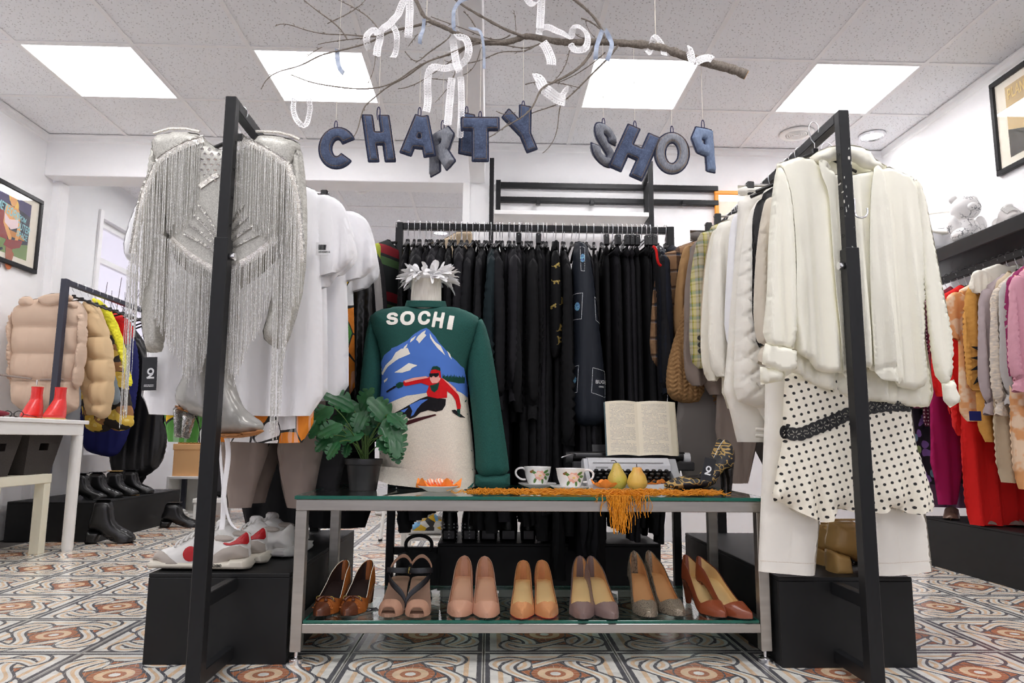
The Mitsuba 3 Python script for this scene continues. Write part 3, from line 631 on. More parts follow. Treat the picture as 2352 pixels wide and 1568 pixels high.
# the fringe: fine beaded strands hanging from the bands
def strands(line, ends, step=2.6, y0=.012, seed=0):
    r = np.random.default_rng(seed); L = np.array(line, float); Ed = np.array(ends, float); V, Fc = [], []; n = 0
    for u in np.arange(L[0, 0], L[-1, 0], step):
        u = u+r.uniform(-.7, .7); v0, v1 = np.interp(u, L[:, 0], L[:, 1]), np.interp(u, Ed[:, 0], Ed[:, 1])+r.uniform(-14, 14)
        if v1-v0 < 20: continue
        p, q = at(u, v0, Y=JY), at(u, v1, Y=JY); k = max(4, int((p[2]-q[2])/.03)); z = np.linspace(p[2], q[2], k)
        x = np.linspace(p[0], p[0]+.5*(q[0]-p[0]), k)+np.cumsum(r.normal(0, .0004, k)); b = min(float(J.front(np.array([p[0]]), np.array([p[2]]))[0]), float(slv[0].front(np.array([p[0]]), np.array([p[2]]))[0]), float(slv[1].front(np.array([p[0]]), np.array([p[2]]))[0]))
        y = np.full(k, b-r.uniform(.002, y0)); y[:] = np.minimum(y, JY-.02-r.uniform(0, y0)); w = r.uniform(.0008, .0012)
        m = tube(np.stack([x, y, z], 1), w, 3, False); V.append(m[0]); Fc.append(m[1]+n); n += len(m[0])
    return np.vstack(V), np.vstack(Fc)
FR = [([(314, 620), (322, 580), (336, 500), (350, 440), (372, 384)], [(310, 1000), (325, 940), (332, 820), (345, 720), (372, 610)]), ([(372, 384), (420, 352), (476, 332)], [(372, 570), (400, 545), (440, 530), (476, 480)]),
      ([(372, 540), (402, 556), (452, 600), (515, 636)], [(372, 730), (400, 770), (430, 830), (458, 880), (480, 800), (515, 860)]), ([(520, 636), (590, 600), (655, 545)], [(520, 830), (560, 880), (585, 800), (610, 760), (655, 640)]),
      ([(560, 335), (610, 352), (668, 388)], [(560, 500), (600, 530), (640, 560), (668, 600)]), ([(662, 388), (688, 450), (694, 520), (702, 620)], [(640, 960), (655, 1000), (676, 780), (690, 700), (702, 690)]),
      ([(640, 640), (652, 600), (672, 520), (690, 480)], [(636, 1000), (655, 1000), (668, 820), (690, 700)]), ([(470, 640), (518, 650), (560, 640)], [(470, 900), (500, 780), (518, 830), (560, 760)])]
for i, (a, b) in enumerate(FR):
    part(fj, 'bead_fringe', strands(a, b, 2.3, .012, i), 'c_bead', True, kind='stuff')
    part(fj, 'bead_fringe', strands([(x, y+3) for x, y in a], b, 4.0, .02, i+20), 'c_bead', True, kind='stuff')
for s in (0, 1): part(fj, 'shoulder_beading', tube([at(u, v, Y=JY)+np.array([0, -.01, .003]) for u, v in ([(356, 312), (392, 301), (430, 301), (462, 308)], [(590, 307), (640, 309), (672, 317), (690, 326)])[s]], .004, 6), 'c_bandbead')
place('clothes_hanger', proto(hanger_parts(.15)), mv(RLX, JY, RZ-.0)@rot('z', 0), 'black hanger holding the silver fringed jacket, frontmost on the left rack', 'hanger')

# silver leather boots hung by their laces behind the jacket
mat('c_boot', proc(lambda p, n, uv: mix((.34, .335, .31), (.47, .46, .43), fbm(uv.x*40, uv.y*40))), .28, .25)
mat('c_bootsole', srgb(176, 120, 70), .5); mat('c_glitter', proc(lambda p, n, uv: mix((.14, .13, .11), (.95, .94, .92), cell_rand(p.x*420, p.y*420, p.z*420))), .15, .7)
def boot(Y, shaft_foot, sole, heel, label):
    t = thing('silver_boot', label, 'boot')
    B = Puff(Polygon(chaikin(plane(shaft_foot, Y), 2)), .042, .045, y=Y, fold=folds(.003, .06, 1.2, .6, 4)); part(t, 'upper', B.mesh(.009), 'c_boot', True, B.uv)
    S = Puff(Polygon(chaikin(plane(sole, Y), 1)).buffer(0), .04, .008, y=Y); part(t, 'sole', S.mesh(.008), 'c_bootsole', True)
    for hpoly in heel:
        H = Puff(Polygon(plane(hpoly, Y)), .03, .012, y=Y); part(t, 'heel', H.mesh(.006), 'c_glitter', True)
    return t
boot(2.045, [(498, 640), (556, 640), (541, 720), (534, 790), (532, 850), (552, 925), (580, 955), (604, 968), (607, 985), (596, 994), (540, 998), (488, 994), (484, 950), (492, 880), (490, 780)],
     [(486, 990), (540, 995), (600, 984), (607, 990), (590, 1000), (540, 1007), (500, 1003)], [], 'silver leather boot with pointed toe hanging in front, toe to the right, left rack')
boot(2.10, [(440, 640), (496, 640), (490, 800), (486, 850), (500, 950), (470, 962), (420, 944), (400, 918), (408, 885), (428, 850), (436, 780)],
     [(402, 928), (440, 942), (500, 962), (500, 968), (440, 950), (402, 938)], [[(401, 932), (420, 938), (416, 1006), (404, 1004)], [(422, 944), (448, 954), (432, 1008), (420, 1006)]], 'silver leather boot with glittering block heel, heel to the left, behind the other boot')
def flat_text(s, h, P, d=.0006, bold=True):
    """Raised lettering placed by a matrix from the xy plane."""
    return tf(extrude(text_poly(s, h, bold), d), P)
# ------------------------------------------------------------------ left rack behind the jacket
ORD = 'first second third fourth fifth sixth seventh eighth ninth tenth eleventh twelfth thirteenth fourteenth fifteenth sixteenth seventeenth eighteenth nineteenth twentieth'.split()
ORD += ['twenty-'+o for o in ORD[:9]]+['thirtieth']+['thirty-'+o for o in ORD[:9]]+['fortieth']+['forty-'+o for o in ORD[:9]]+['fiftieth']
LR = [('tee', 'c_white', 2.165, 'long white t-shirt with a barcode patch on its sleeve, first behind the silver jacket', 't-shirt', (1.08, 1, 1.10)),
      ('tee', 'c_brush', 2.215, 'white t-shirt with an orange and green brush print along its hem, left rack', 't-shirt', (.94, 1, 1.20)),
      ('tee', 'c_white', 2.275, 'white t-shirt with a wide folded sleeve, behind the barcode shirt', 't-shirt', (1.06, 1, 1.06)),
      ('tee', 'c_white', 2.36, 'white t-shirt whose sleeve ends furthest right on the left rack', 't-shirt', (1.10, 1, 1.03)),
      ('joggers', 'c_taupe', 2.44, 'grey jogging trousers with ribbed cuffs hanging above the white ribbon bow', 'trousers', (.92, 1, 1.24)),
      ('trousers', 'c_charcoal', 2.51, 'dark grey trousers hanging beside the grey jogging trousers, left rack', 'trousers', (1.1, 1, 1.13)),
      ('tee', 'c_brush', 2.56, 'shirt with yellow and black print peeping out under the white shirts', 't-shirt', (1.02, 1, 1.02)),
      ('joggers', 'c_taupe', 2.62, 'grey jogging trousers with a lettered tape down the leg, behind the green plant', 'trousers', (1.0, 1, 1.24)),
      ('hoodie', 'c_leather', 2.70, 'crinkled black leather jacket hanging behind the white shirts', 'jacket', (1, 1, 1.22)),
      ('hoodie', 'c_lightgrey', 2.77, 'light grey hooded top with black trim at the far end of the left rack', 'hooded top', (1.05, 1, .95)),
      ('sweater', 'c_slate', 2.84, 'blue grey knitted cardigan between the grey hooded top and black coats', 'cardigan', (1.02, 1, 1.35)),
      ('coat', 'c_charcoal', 2.92, 'charcoal coat with a raised weave near the end of the left rack', 'coat', (1.06, 1, .98)),
      ('coat', 'c_black', 3.0, 'long black coat last on the left rack', 'coat', (1.10, 1, 1.28))]
for k, m, y, l, ct, s in LR:
    clip = k in ('joggers', 'trousers')
    wh = {'sleeve': 'c_white', 'sleeve_001': 'c_white'} if m == 'c_brush' else None
    key = hang(k, m, RLX+(-.045 if k == 'tee' and y < 2.3 else 0)+rng.uniform(-.008, .008), y, RZ, rng.uniform(-3, 3), l, ct, s=s, clip=clip, hl='wire hooked hanger on the left rack rail holding a shirt or trousers', hg='hangers along the left rack', mats={'cuff': 'c_black', 'cuff_001': 'c_black', 'hem_rib': 'c_black'} if 'trim' in l else wh)
    if 'lettered' in l: TAPE = key
    if 'barcode' in l: TEE1 = key
# barcode patch on the nearest sleeve, text tape on the jogging trousers, swing tag
tp = plane([(737, 950), (757, 950), (754, 1140), (738, 1140)], 2.588); part(TAPE, 'lettered_tape', tf(extrude(Polygon(tp), .0012), mv(0, 2.5865, 0)@XZ), 'c_lightgrey')
part(TAPE, 'lettering', cat(*[flat_text('BIKKEMBERGS', .0052, mv(float(at(739, 960+i*11.2, Y=2.585)[0]), 2.5849, float(at(739, 960+i*11.2, Y=2.585)[2]))@sc(.66, 1, 1)@XZ, .0004) for i in range(16)]), 'c_charcoal')
p = at(741, 571, Y=2.135)
part(TEE1, 'patch', tf(bx(-.02, .02, -.001, .001, -.02, .02, .0005), mv(*p)), 'c_white'); ms = []
for i, w in enumerate((.002, .001, .003, .001, .002, .0015, .003, .001)): ms.append(tf(bx(-.011+i*.003-w/2, -.011+i*.003+w/2, -.0022, -.0011, -.004, .012, 0), mv(*p)))
part(TEE1, 'barcode', cat(*ms, flat_text('01928374', .005, mv(p[0]-.012, p[1]-.0012, p[2]-.013)@XZ)), 'c_black')
t = thing('swing_tag', 'black swing tag with a white number mark hanging from the white shirts at the left', 'tag'); Q = mv(*at(343, 858, Y=2.11))@rot('y', -2)
def number_mark(h):
    """A ring that runs out into the foot of a two."""
    ring = Point(0, h*.62).buffer(h*.34).difference(Point(0, h*.62).buffer(h*.17))
    foot = LineString([(h*.22, h*.40), (-h*.26, h*.0)]).buffer(h*.085, cap_style='flat').union(sbox(-h*.36, -h*.09, h*.36, h*.085))
    return ring.union(foot)
part(t, 'card', tf(bx(-.0215, .0215, -.0008, .0008, -.049, .049, .0005), Q), 'c_tag')
part(t, 'number_print', tf(extrude(number_mark(.03), .0005), Q@mv(.004, -.0009, -.012)@XZ), 'c_printwhite')
part(t, 'small_print', flat_text('REMARK SHOP', .0026, Q@mv(-.016, -.0009, -.022)@XZ) if 0 else cat(*[tf(bx(-.014, .014, -.0013, -.0008, z, z+.0016, 0), Q) for z in (-.034, -.038)]), 'c_printwhite')
part(t, 'cord', tube([at(343, 826, Y=2.11), at(340, 812, Y=2.112), at(338, 806, Y=2.12)], .0008, 4), 'c_printwhite')
# ------------------------------------------------------------------ right rack, first the cream blouse
BY = 1.985
pb = lambda q, y=BY: plane(q, y)
bl = thing('blouse', 'sheer cream blouse with neck ties and deep cuffs, frontmost on the right rack', 'blouse')
_f1, _f2 = folds(.010, .085, 1.45, .95, 11), folds(.004, .030, 1.45, .9, 5)
def fb(x, z): a = _f1(x, z); return a-.5*np.abs(a)+_f2(x, z)
def bpart(nm, q, T, R, dy=0, op=None, h=.012, sm=1, f=None, m='c_satin'):
    S = Puff(Polygon(chaikin(pb(q), sm)).buffer(0), T, R, y=BY+dy, fold=f or fb, open_=op); part(bl, nm, S.mesh(h), m, True, S.uv); return S
zb = at(1900, 800, Y=BY)[2]
bpart('back_panel', [(1790, 400), (1860, 350), (1960, 335), (2050, 372), (2100, 420), (2120, 600), (2142, 800), (2160, 930), (2120, 936), (2060, 925), (1990, 918), (1900, 893), (1850, 866), (1815, 850), (1800, 600)], .008, .02, .026)
BF = bpart('front_panel', [(1782, 378), (1830, 362), (1864, 366), (1900, 400), (1950, 404), (2000, 394), (2040, 384), (2094, 408), (2112, 450), (2120, 560), (2122, 700), (2124, 800), (2118, 880), (2098, 896), (2060, 888), (2046, 864), (2030, 842), (2006, 852), (1972, 842), (1948, 856), (1900, 858), (1868, 848), (1858, 826), (1838, 822), (1822, 808), (1808, 700), (1796, 560), (1776, 430)], .014, .012, -.006, h=.009, sm=0)
SLV = folds(.009, .055, 1.45, .95, 4)
bpart('sleeve', [(1784, 376), (1768, 420), (1756, 560), (1752, 680), (1746, 792), (1780, 800), (1820, 806), (1824, 640), (1816, 500), (1806, 430)], .014, .012, -.024, h=.009, f=SLV)
bpart('sleeve', [(2092, 406), (2118, 440), (2140, 560), (2160, 690), (2180, 790), (2176, 880), (2150, 884), (2132, 800), (2118, 680), (2108, 560), (2096, 470)], .013, .012, -.012, h=.009, f=SLV)
bpart('cuff', [(1750, 790), (1786, 797), (1822, 806), (1822, 852), (1784, 856), (1742, 838), (1744, 812)], .013, .007, -.026, sm=0, h=.009, f=folds(.003, .09, 1, .7, 3))
bpart('cuff', [(2154, 882), (2182, 872), (2200, 922), (2172, 937), (2158, 920)], .011, .007, -.016, sm=0, h=.009, f=folds(.003, .09, 1, .7, 3))
bpart('cuff_frill', [(1742, 842), (1800, 856), (1790, 876), (1744, 884)], .008, .008, -.014, sm=0)
bpart('collar', [(1846, 372), (1884, 344), (1936, 334), (1984, 342), (2006, 370), (2040, 390), (1990, 398), (1950, 372), (1910, 372), (1890, 384)], .016, .012, -.012, f=folds(.004, .05, 1.6, 1.2, 8))
def tie(q): part(bl, 'neck_tie', thick(BF.patch(Polygon(chaikin(pb(q), 2)).buffer(0), .012, .009, clip=False), .003), 'c_satin', True)
tie([(1868, 372), (1890, 378), (1912, 420), (1906, 480), (1922, 600), (1932, 760), (1948, 884), (1926, 860), (1904, 700), (1894, 520), (1892, 450), (1874, 410)]); tie([(1990, 396), (2010, 384), (2024, 440), (2034, 560), (2042, 740), (2066, 884), (2034, 880), (1996, 866), (1990, 700), (1984, 520)])
part(bl, 'placket', thick(BF.patch(Polygon(pb([(1944, 410), (1966, 408), (1972, 840), (1952, 846)])), .004, .009), .002), 'c_satin', True)
place('clothes_hanger', HANG, mv(RRX-.04, BY+.02, RZ)@sc(.8, 1, 1), 'black hanger holding the cream blouse, frontmost on the right rack', 'hanger')
# polka dot skirt with black lace, white trousers
sk = thing('skirt', 'cream polka dot flared skirt with a slanting band of black lace, under the blouse', 'skirt')
SY = 2.045
def skz(x, z): return .014*np.clip((.62-z)/.25, 0, 1)*(np.sin(x*75)+.5*np.sin(x*121+1))+.003*np.sin(x*30)
S1 = Puff(Polygon(chaikin(plane([(1806, 840), (1960, 850), (2078, 870), (2086, 940), (2098, 1010), (2124, 1080), (2152, 1160), (2140, 1176), (2118, 1170), (2088, 1182), (2050, 1162), (2020, 1180), (1994, 1172), (1960, 1176), (1925, 1166), (1906, 1176), (1898, 1200), (1860, 1190), (1820, 1170), (1798, 1152), (1766, 1152), (1782, 1090), (1800, 1000), (1798, 940)], SY), 1)), .03, .05, y=SY, fold=skz, open_=lambda x, z: z < .45)
part(sk, 'flared_panel', S1.mesh(.009), 'c_dots', True, S1.uv)
lb = [(x, z) for x, z in plane([(1797, 992), (1826, 1000), (1860, 984), (1900, 968), (1940, 948), (1980, 938), (2030, 930), (2084, 932)], SY)]
c = LineString(chaikin(np.array(lb), 2, False)); band = c.buffer(.0205)
wav = unary_union([Point(c.interpolate(t)).buffer(.019) for t in np.arange(0, c.length, .021)])
holes = unary_union([affinity.rotate(sbox(-.0045, -.0015, .0045, .0015), a*60, origin=(0, 0)).buffer(.0004) and affinity.translate(affinity.rotate(sbox(-.0040, -.0013, .0040, .0013), a*60, origin=(0, 0)), c.interpolate(t).x+.0085*math.cos(a*1.05), c.interpolate(t).y+.0085*math.sin(a*1.05)) for t in np.arange(.006, c.length, .021) for a in range(6)])
part(sk, 'lace_band', thick(S1.patch(wav.difference(holes), .0025, .006, clip=False), .0012), 'c_lace', label='black scalloped lace band')
wt = thing('trousers', 'white wide legged trousers hanging behind the polka dot skirt', 'trousers'); WY = 2.10
zc = at(1800, 1316, Y=WY)[2]
for nm, q in (('leg', [(1758, 840), (1900, 860), (1896, 1000), (1884, 1200), (1873, 1321), (1806, 1316), (1741, 1311), (1748, 1140), (1756, 960)]), ('leg', [(1920, 860), (2086, 880), (2110, 1060), (2128, 1200), (2140, 1311), (2060, 1318), (1978, 1321), (1966, 1200), (1940, 1000)])):
    S = Puff(Polygon(chaikin(plane(q, WY), 0)), .020, .07, y=WY, fold=folds(.004, .13, .9, .2, 6), open_=lambda x, z: z < zc+.01); part(wt, nm, S.mesh(.014), 'c_offwhite', True, S.uv)
    part(wt, 'hem_stitch', S.strip(plane([(q[-4][0]+2, q[-4][1]-26), (q[-6][0]-2, q[-6][1]-26)] if 0 else ([(1744, 1286), (1876, 1292)] if q[0][0] < 1800 else [(1976, 1292), (2136, 1286)]), WY), .0015, .0006), 'c_beige', True)
    part(wt, 'crease', S.strip(plane([(1822, 960), (1806, 1310)] if q[0][0] < 1800 else [(2020, 960), (2062, 1312)], WY), .002, .0012), 'c_offwhite', True)
# quilted jacket
def quilt(x, z): a, b = (x*.8+z)*15.5, (x*.8-z)*15.5; return .75+.25*np.minimum(1, 3*np.minimum(np.abs(a-np.round(a)), np.abs(b-np.round(b)))**.6)
QY = 2.235
qj = thing('quilted_jacket', 'cream diamond quilted jacket behind the blouse on the right rack', 'jacket')
for nm, q in (('body', [(1735, 452), (1800, 402), (1960, 402), (2040, 450), (2056, 700), (2060, 1010), (1900, 1012), (1735, 1000), (1722, 700)]), ('sleeve', [(1748, 444), (1712, 500), (1696, 600), (1688, 700), (1684, 800), (1682, 918), (1720, 932), (1768, 944), (1772, 800), (1768, 600)])):
    S = Puff(Polygon(chaikin(plane(q, QY), 1)), .03 if nm == 'body' else .05, .05, y=QY+(0 if nm == 'body' else -.012), mod=quilt); part(qj, nm, S.mesh(.008), 'c_offwhite', True, S.uv)
for v in (948, 962): part(qj, 'hem_channel', tube([at(1736, v+38, Y=QY-.028), at(1850, v+46, Y=QY-.032), at(2000, v+46, Y=QY-.03)], .006, 6), 'c_offwhite', True)
place('clothes_hanger', HANG, mv(RRX, QY, RZ), 'black hanger inside the cream quilted jacket on the right rack', 'hanger')
# chunky knit cardigan
def braid(x, z):
    k = x/.020; f = k-np.floor(k); s = np.where(np.floor(k) % 2 < 1, 1, -1)
    return -.0095*np.abs(np.sin(np.pi*(z/.017+s*f*.8)))*np.sin(np.pi*f)**.5
cd = thing('cardigan', 'chunky brown cable knit cardigan at the far end of the right rack', 'cardigan'); KY = 2.74
mat('c_chunky', proc(lambda p, n, uv: mix((.24, .125, .045), (.40, .23, .10), noise(p.x*160, p.y*160, p.z*160))), .95, sheen=.4)
for nm, q, dy in (('body', [(1612, 560), (1680, 532), (1780, 540), (1800, 700), (1800, 950), (1640, 945), (1600, 930), (1606, 700)], .02), ('sleeve', [(1604, 560), (1584, 640), (1562, 730), (1536, 810), (1526, 870), (1532, 915), (1572, 928), (1612, 922), (1620, 840), (1628, 720), (1632, 600), (1622, 560)], -.01)):
    S = Puff(Polygon(chaikin(plane(q, KY), 1)), .045 if nm == 'sleeve' else .035, .05, y=KY+dy, fold=braid); part(cd, nm, S.mesh(.0042), 'c_chunky', True, S.uv)
place('clothes_hanger', HANG, mv(RRX, KY+.02, RZ), 'black hanger inside the chunky brown cardigan on the right rack', 'hanger')
RR = [('sweater', 'c_beige', 2.15, 'beige ribbed sweater directly behind the cream blouse', 'sweater', (0.84, 1, 1.02), 2.0), ('slim', 'c_lace', 2.19, 'black lace top showing between the beige sweater and the quilted jacket', 'top', (.76, 1, .98), 0),
      ('hoodie', 'c_white', 2.33, 'white sweatshirt with dropped shoulders left of the quilted jacket', 'sweatshirt', (.74, 1, .97), 0), ('trousers', 'c_offwhite', 2.28, 'off-white trousers behind the quilted jacket hem', 'trousers', (1.05, 1, 0.95), 0),
      ('blazer', 'c_cream', 2.41, 'cream wool blazer on the right rack between white sweatshirt and checked blazer', 'blazer', (.86, 1, 1.0), 0), ('shirt', 'c_ivory', 2.47, 'ivory shirt with long open cuff hanging lowest beside the chunky cardigan', 'shirt', (.84, 1, 1.04), 0),
      ('sweater', 'c_sand', 2.52, 'sand ribbed knit whose cuff shows under the cream blazer', 'sweater', (.78, 1, 1.02), 0), ('blazer', 'c_plaidgreen', 2.56, 'green and yellow checked blazer with cuff buttons on the right rack', 'blazer', (.93, 1, .94), 0),
      ('blazer', 'c_taupe', 2.63, 'grey blazer behind the green checked blazer', 'blazer', (.95, 1, 1.02), 0), ('trousers', 'c_taupe', 2.62, 'grey wide trousers hanging low behind the black and gold shoe', 'trousers', (0.72, 1, 1.1), 0),
      ('sweater', 'c_tan', 2.80, 'brown waffle knit sweater shoulder between grey blazer and brown checked jacket', 'sweater', (0.86, 1, 0.86), 0), ('blazer', 'c_plaidbrown', 2.87, 'brown checked jacket beside the chunky cardigan', 'jacket', (1.17, 1, .9), 0),
      ('trousers', 'c_grey', 2.74, 'darker grey trousers behind the grey wide trousers, right rack', 'trousers', (1.25, 1, 1.16), 0),
      ('shirt', 'c_plaidgrey', 2.95, 'grey and black checked shirt behind the chunky cardigan', 'shirt', (0.95, 1, 0.9), 0), ('coat', 'c_black', 3.02, 'black coat last on the right rack', 'coat', (1.0, 1, 0.95), 0)]
for k, m, y, l, ct, s, yw in RR:
    key = hang(k, m, RRX+(.07 if 'beige ribbed' in l else 0), y, RZ, yw+rng.uniform(-2, 2), l, ct, s=s, clip=k == 'trousers', hl='wire hooked hanger on the right rack rail holding knitwear or a blazer', hg='hangers along the right rack')
    if m == 'c_plaidgreen':
        for v in (776, 792, 806): part(key, 'cuff_button', tf(lathe([(.0001, 0), (.0085, 0), (.0095, .002), (.0085, .004), (.0001, .003)], 14), mv(*at(1607+(v-776)*.05, v, Y=2.535))@rot('x', 90)), 'c_button', 40)
# ------------------------------------------------------------------ middle rack: clothes seen edge on
kinds = [('shirt', 'c_plaiddark', 902, 'dark checked shirt with yellow green stripes leftmost on the middle rack', 'shirt', 1)]
seq = ['slim', 'dress', 'hoodie', 'slim', 'dress', 'coat', 'hoodie', 'shirt', 'dress', 'blazer', 'hoodie', 'coat', 'dress', 'shirt', 'hoodie', 'coat', 'dress', 'blazer', 'hoodie']
desc = {'slim': ('fine black knit top', 'top'), 'dress': ('sleeveless black dress', 'dress'), 'hoodie': ('black sweatshirt', 'sweatshirt'), 'coat': ('long black coat', 'coat'), 'shirt': ('black shirt', 'shirt'), 'blazer': ('black blazer', 'blazer'), 'trousers': ('black trousers on a clip hanger', 'trousers')}
i = 0; n = 1; us = []
for u in list(np.arange(928, 1262, 14.2))+list(np.arange(1300, 1312, 18)): us.append((u, seq[i % len(seq)])); i += 1
for u in (1322, 1340, 1358, 1376): us.append((u, 'dress'))
for u in (1150, 1172, 1194, 1216, 1240, 1262, 1284): us.append((u, 'dress'))
for u in np.arange(1398, 1505, 11.5): us.append((u, 'trousers'))
for u in (1512, 1530, 1548): us.append((u, ('blazer', 'hoodie', 'sweater')[int(u > 1520)+int(u > 1540)]))
desc['sweater'] = ('dark navy sweater', 'sweater')
for u, k in us:
    d = desc[k]; x = float(at(u, 560, Y=CRY-.15)[0]); m = ('c_black', 'c_black2', 'c_ink', 'c_black')[int(rng.integers(0, 4))]
    if k == 'sweater' or u > 1520: m = 'c_navy'
    if 1130 < u < 1150: m = 'c_teal'
    n += 1
    hang(k, m, x, CRY, CRZ, 90+rng.uniform(-9, 9), f'{d[0]}, {ORD[n-1]} garment from the left on the middle rack', d[1], s=(1.0 if k != 'trousers' else .9, .8, (rng.uniform(1.22, 1.36) if u > 1280 else rng.uniform(1.10, 1.22)) if k in ('dress', 'trousers', 'coat') else rng.uniform(.98, 1.25)), hl='hanger with a bright hook on the middle rack rail', hg='hangers along the middle rack', clip=k == 'trousers' or k == 'slim' and u > 1000)
hang('shirt', 'c_plaiddark', float(at(908, 560, Y=CRY-.1)[0]), CRY, CRZ, 62, 'dark checked shirt with yellow green stripes leftmost on the middle rack', 'shirt', s=(.95, .8, .95), hl='hanger with a bright hook on the middle rack rail', hg='hangers along the middle rack')
for u in np.arange(935, 1540, 26): place('clothes_hanger', HANG, mv(float(at(u+rng.uniform(-4, 4), 540, Y=CRY)[0]), CRY, CRZ)@rot('z', 90+rng.uniform(-20, 20))@sc(.6, 1, 1), 'hanger with a bright hook on the middle rack rail', 'hanger', 'hangers along the middle rack')
# the jacket with printed patches
PY = 2.825
pjk = thing('printed_jacket', 'dark blue padded jacket with white framed patches on the middle rack', 'jacket')
S = Puff(Polygon(chaikin(plane([(1318, 556), (1336, 548), (1356, 570), (1368, 650), (1380, 760), (1392, 860), (1396, 950), (1384, 978), (1350, 984), (1314, 972), (1308, 900), (1314, 780), (1316, 650)], PY), 1)), .06, .06, y=PY+.02, fold=folds(.003, .08, 1.4, .7, 3))
mat('c_patchblue', srgb(18, 26, 38), .7); mat('c_scribble', proc(lambda p, n, uv: mix((.03, .05, .30), (.25, .62, .72), noise(p.x*190, p.y*190, p.z*190))), .6)
part(pjk, 'sleeve', S.mesh(.012), 'c_patchblue', True, S.uv)
part(pjk, 'body', tf(bx(-.02, .02, 0, .2, -.52, -.12, .018), mv(float(at(1345, 700, Y=PY)[0]), PY+.05, CRZ)), 'c_patchblue', True)
for q in ([(1316, 676), (1336, 676), (1333, 736), (1312, 735)], [(1364, 683), (1376, 690), (1380, 744), (1366, 738)], [(1308, 844), (1327, 840), (1324, 902), (1306, 904)], [(1358, 846), (1389, 853), (1388, 914), (1355, 903)], [(1330, 570), (1342, 572), (1340, 628), (1332, 626)]):
    g = Polygon(plane(q, PY)); fr = g.difference(g.buffer(-.0016)); part(pjk, 'patch_frame', S.patch(fr, .0015, .01, clip=True), 'c_printwhite', False)
    if q[0][0] in (1316, 1308, 1330): part(pjk, 'patch_motif', S.patch(affinity.scale(Point(g.centroid).buffer(.016), .6, 1.1), .0012, .008), 'c_scribble', False)
for s, u, v, h in (('BUGE', 1364, 882, .0135), ('GENE', 1372, 891, .006)):
    g = text_poly(s, h); a = plane([(u, v)], PY)[0]; part(pjk, 'lettering', S.patch(affinity.translate(g, a[0], a[1]), .0018, .004), 'c_printwhite', False)
# black shirt with gold cats
lp = thing('printed_shirt', 'black shirt with small golden leopards left of the padded jacket on the middle rack', 'shirt')
S = Puff(Polygon(chaikin(plane([(1268, 570), (1284, 560), (1292, 640), (1296, 720), (1294, 790), (1284, 822), (1266, 820), (1264, 740), (1266, 640)], PY), 1)), .02, .03, y=PY+.02, fold=folds(.002, .05, 1.4, .8, 2)); part(lp, 'sleeve', S.mesh(.012), 'c_black', True, S.uv)
part(lp, 'body', tf(bx(-.012, .012, 0, .2, -.6, -.12, .01), mv(float(at(1280, 700, Y=PY)[0]), PY+.035, CRZ)), 'c_black', True)
mat('c_gold', proc(lambda p, n, uv: mix((.10, .07, .02), (.62, .45, .12), noise(p.x*300, p.y*300, p.z*300))), .5, .3)
for u, v, a in ((1279, 608, 30), (1278, 646, 0), (1292, 690, 80), (1270, 702, 20), (1287, 752, 70), (1284, 780, 95)):
    x, z = plane([(u, v)], PY)[0]; w = .010
    cat_ = unary_union([Point(0, 0).buffer(w*.42), LineString([(-w, 0), (w, .001)]).buffer(w*.36), Point(w*1.25, w*.35).buffer(w*.36)]+[LineString([(q, 0), (q*1.1, -w*.95)]).buffer(w*.14) for q in (-w*.9, -w*.55, w*.55, w*.9)]+[LineString([(-w, .002), (-w*1.7, w*.3), (-w*1.9, w*1.0)]).buffer(w*.1)])
    part(lp, 'leopard_print', S.patch(affinity.translate(affinity.rotate(cat_, a, origin=(0, 0)), x, z), .001, .005), 'c_gold', False)
# beige fringed shawl between the black clothes, red strap top
sh = thing('shawl', 'beige crocheted shawl with fringe hanging among the black clothes, left part of the middle rack', 'shawl'); HY = CRY+.27
S = Puff(Polygon(plane([(1020, 548), (1050, 532), (1082, 530), (1088, 560), (1078, 600), (1020, 600)], HY)), .012, .02, y=HY); part(sh, 'body', S.mesh(.012), 'c_sand', True)
part(sh, 'fringe', cat(*[tube([at(u, 536, Y=HY-.014), at(u+1, 580, Y=HY-.016)], .0016, 4) for u in range(1048, 1086, 3)]), 'c_sand', kind='stuff')
single('red_strap', tube(spline([at(1500, 566, Y=2.80), at(1507, 575, Y=2.79), at(1510, 596, Y=2.79), at(1518, 610, Y=2.80)], 16), .006, 6), 'c_red', 'bright red strap hanging among the clip hangers at the right of the middle rack', 'strap', True)
# ------------------------------------------------------------------ coats by the left wall
LX, LY0 = -2.577, 4.30
lw = thing('garment_rack', 'dark blue painted clothes rack by the left wall full of padded coats', 'clothes rack')
mat('m_bluepaint', srgb(42, 44, 58), .4); mat('m_fur', proc(lambda p, n, uv: mix((.62, .56, .02), (.92, .88, .06), noise(p.x*90, p.y*90, p.z*90))), .95); mat('m_fur2', srgb(214, 224, 150), .95)
part(lw, 'post', bx(LX-.018, LX+.018, LY0-.018, LY0+.018, 0, 1.585, .002), 'm_bluepaint'); part(lw, 'post', bx(LX-.018, LX+.018, 6.2, 6.236, 0, 1.585, .002), 'm_bluepaint')
part(lw, 'hanging_rail', bx(LX-.015, LX+.015, LY0+.0185, 6.1995, 1.553, 1.583, .002), 'm_bluepaint')
for i in range(13): place('clothes_hanger', HANG, mv(LX, LY0+.10+i*.085, 1.583)@rot('z', 8*math.sin(i*2.1)), 'hanger on the rack of padded coats by the left wall', 'hanger', 'hangers on the rail of padded coats')
def puffmod(z0, step): return lambda x, z: .50+.5*np.abs(np.sin(np.pi*(z-z0)/step))**.45
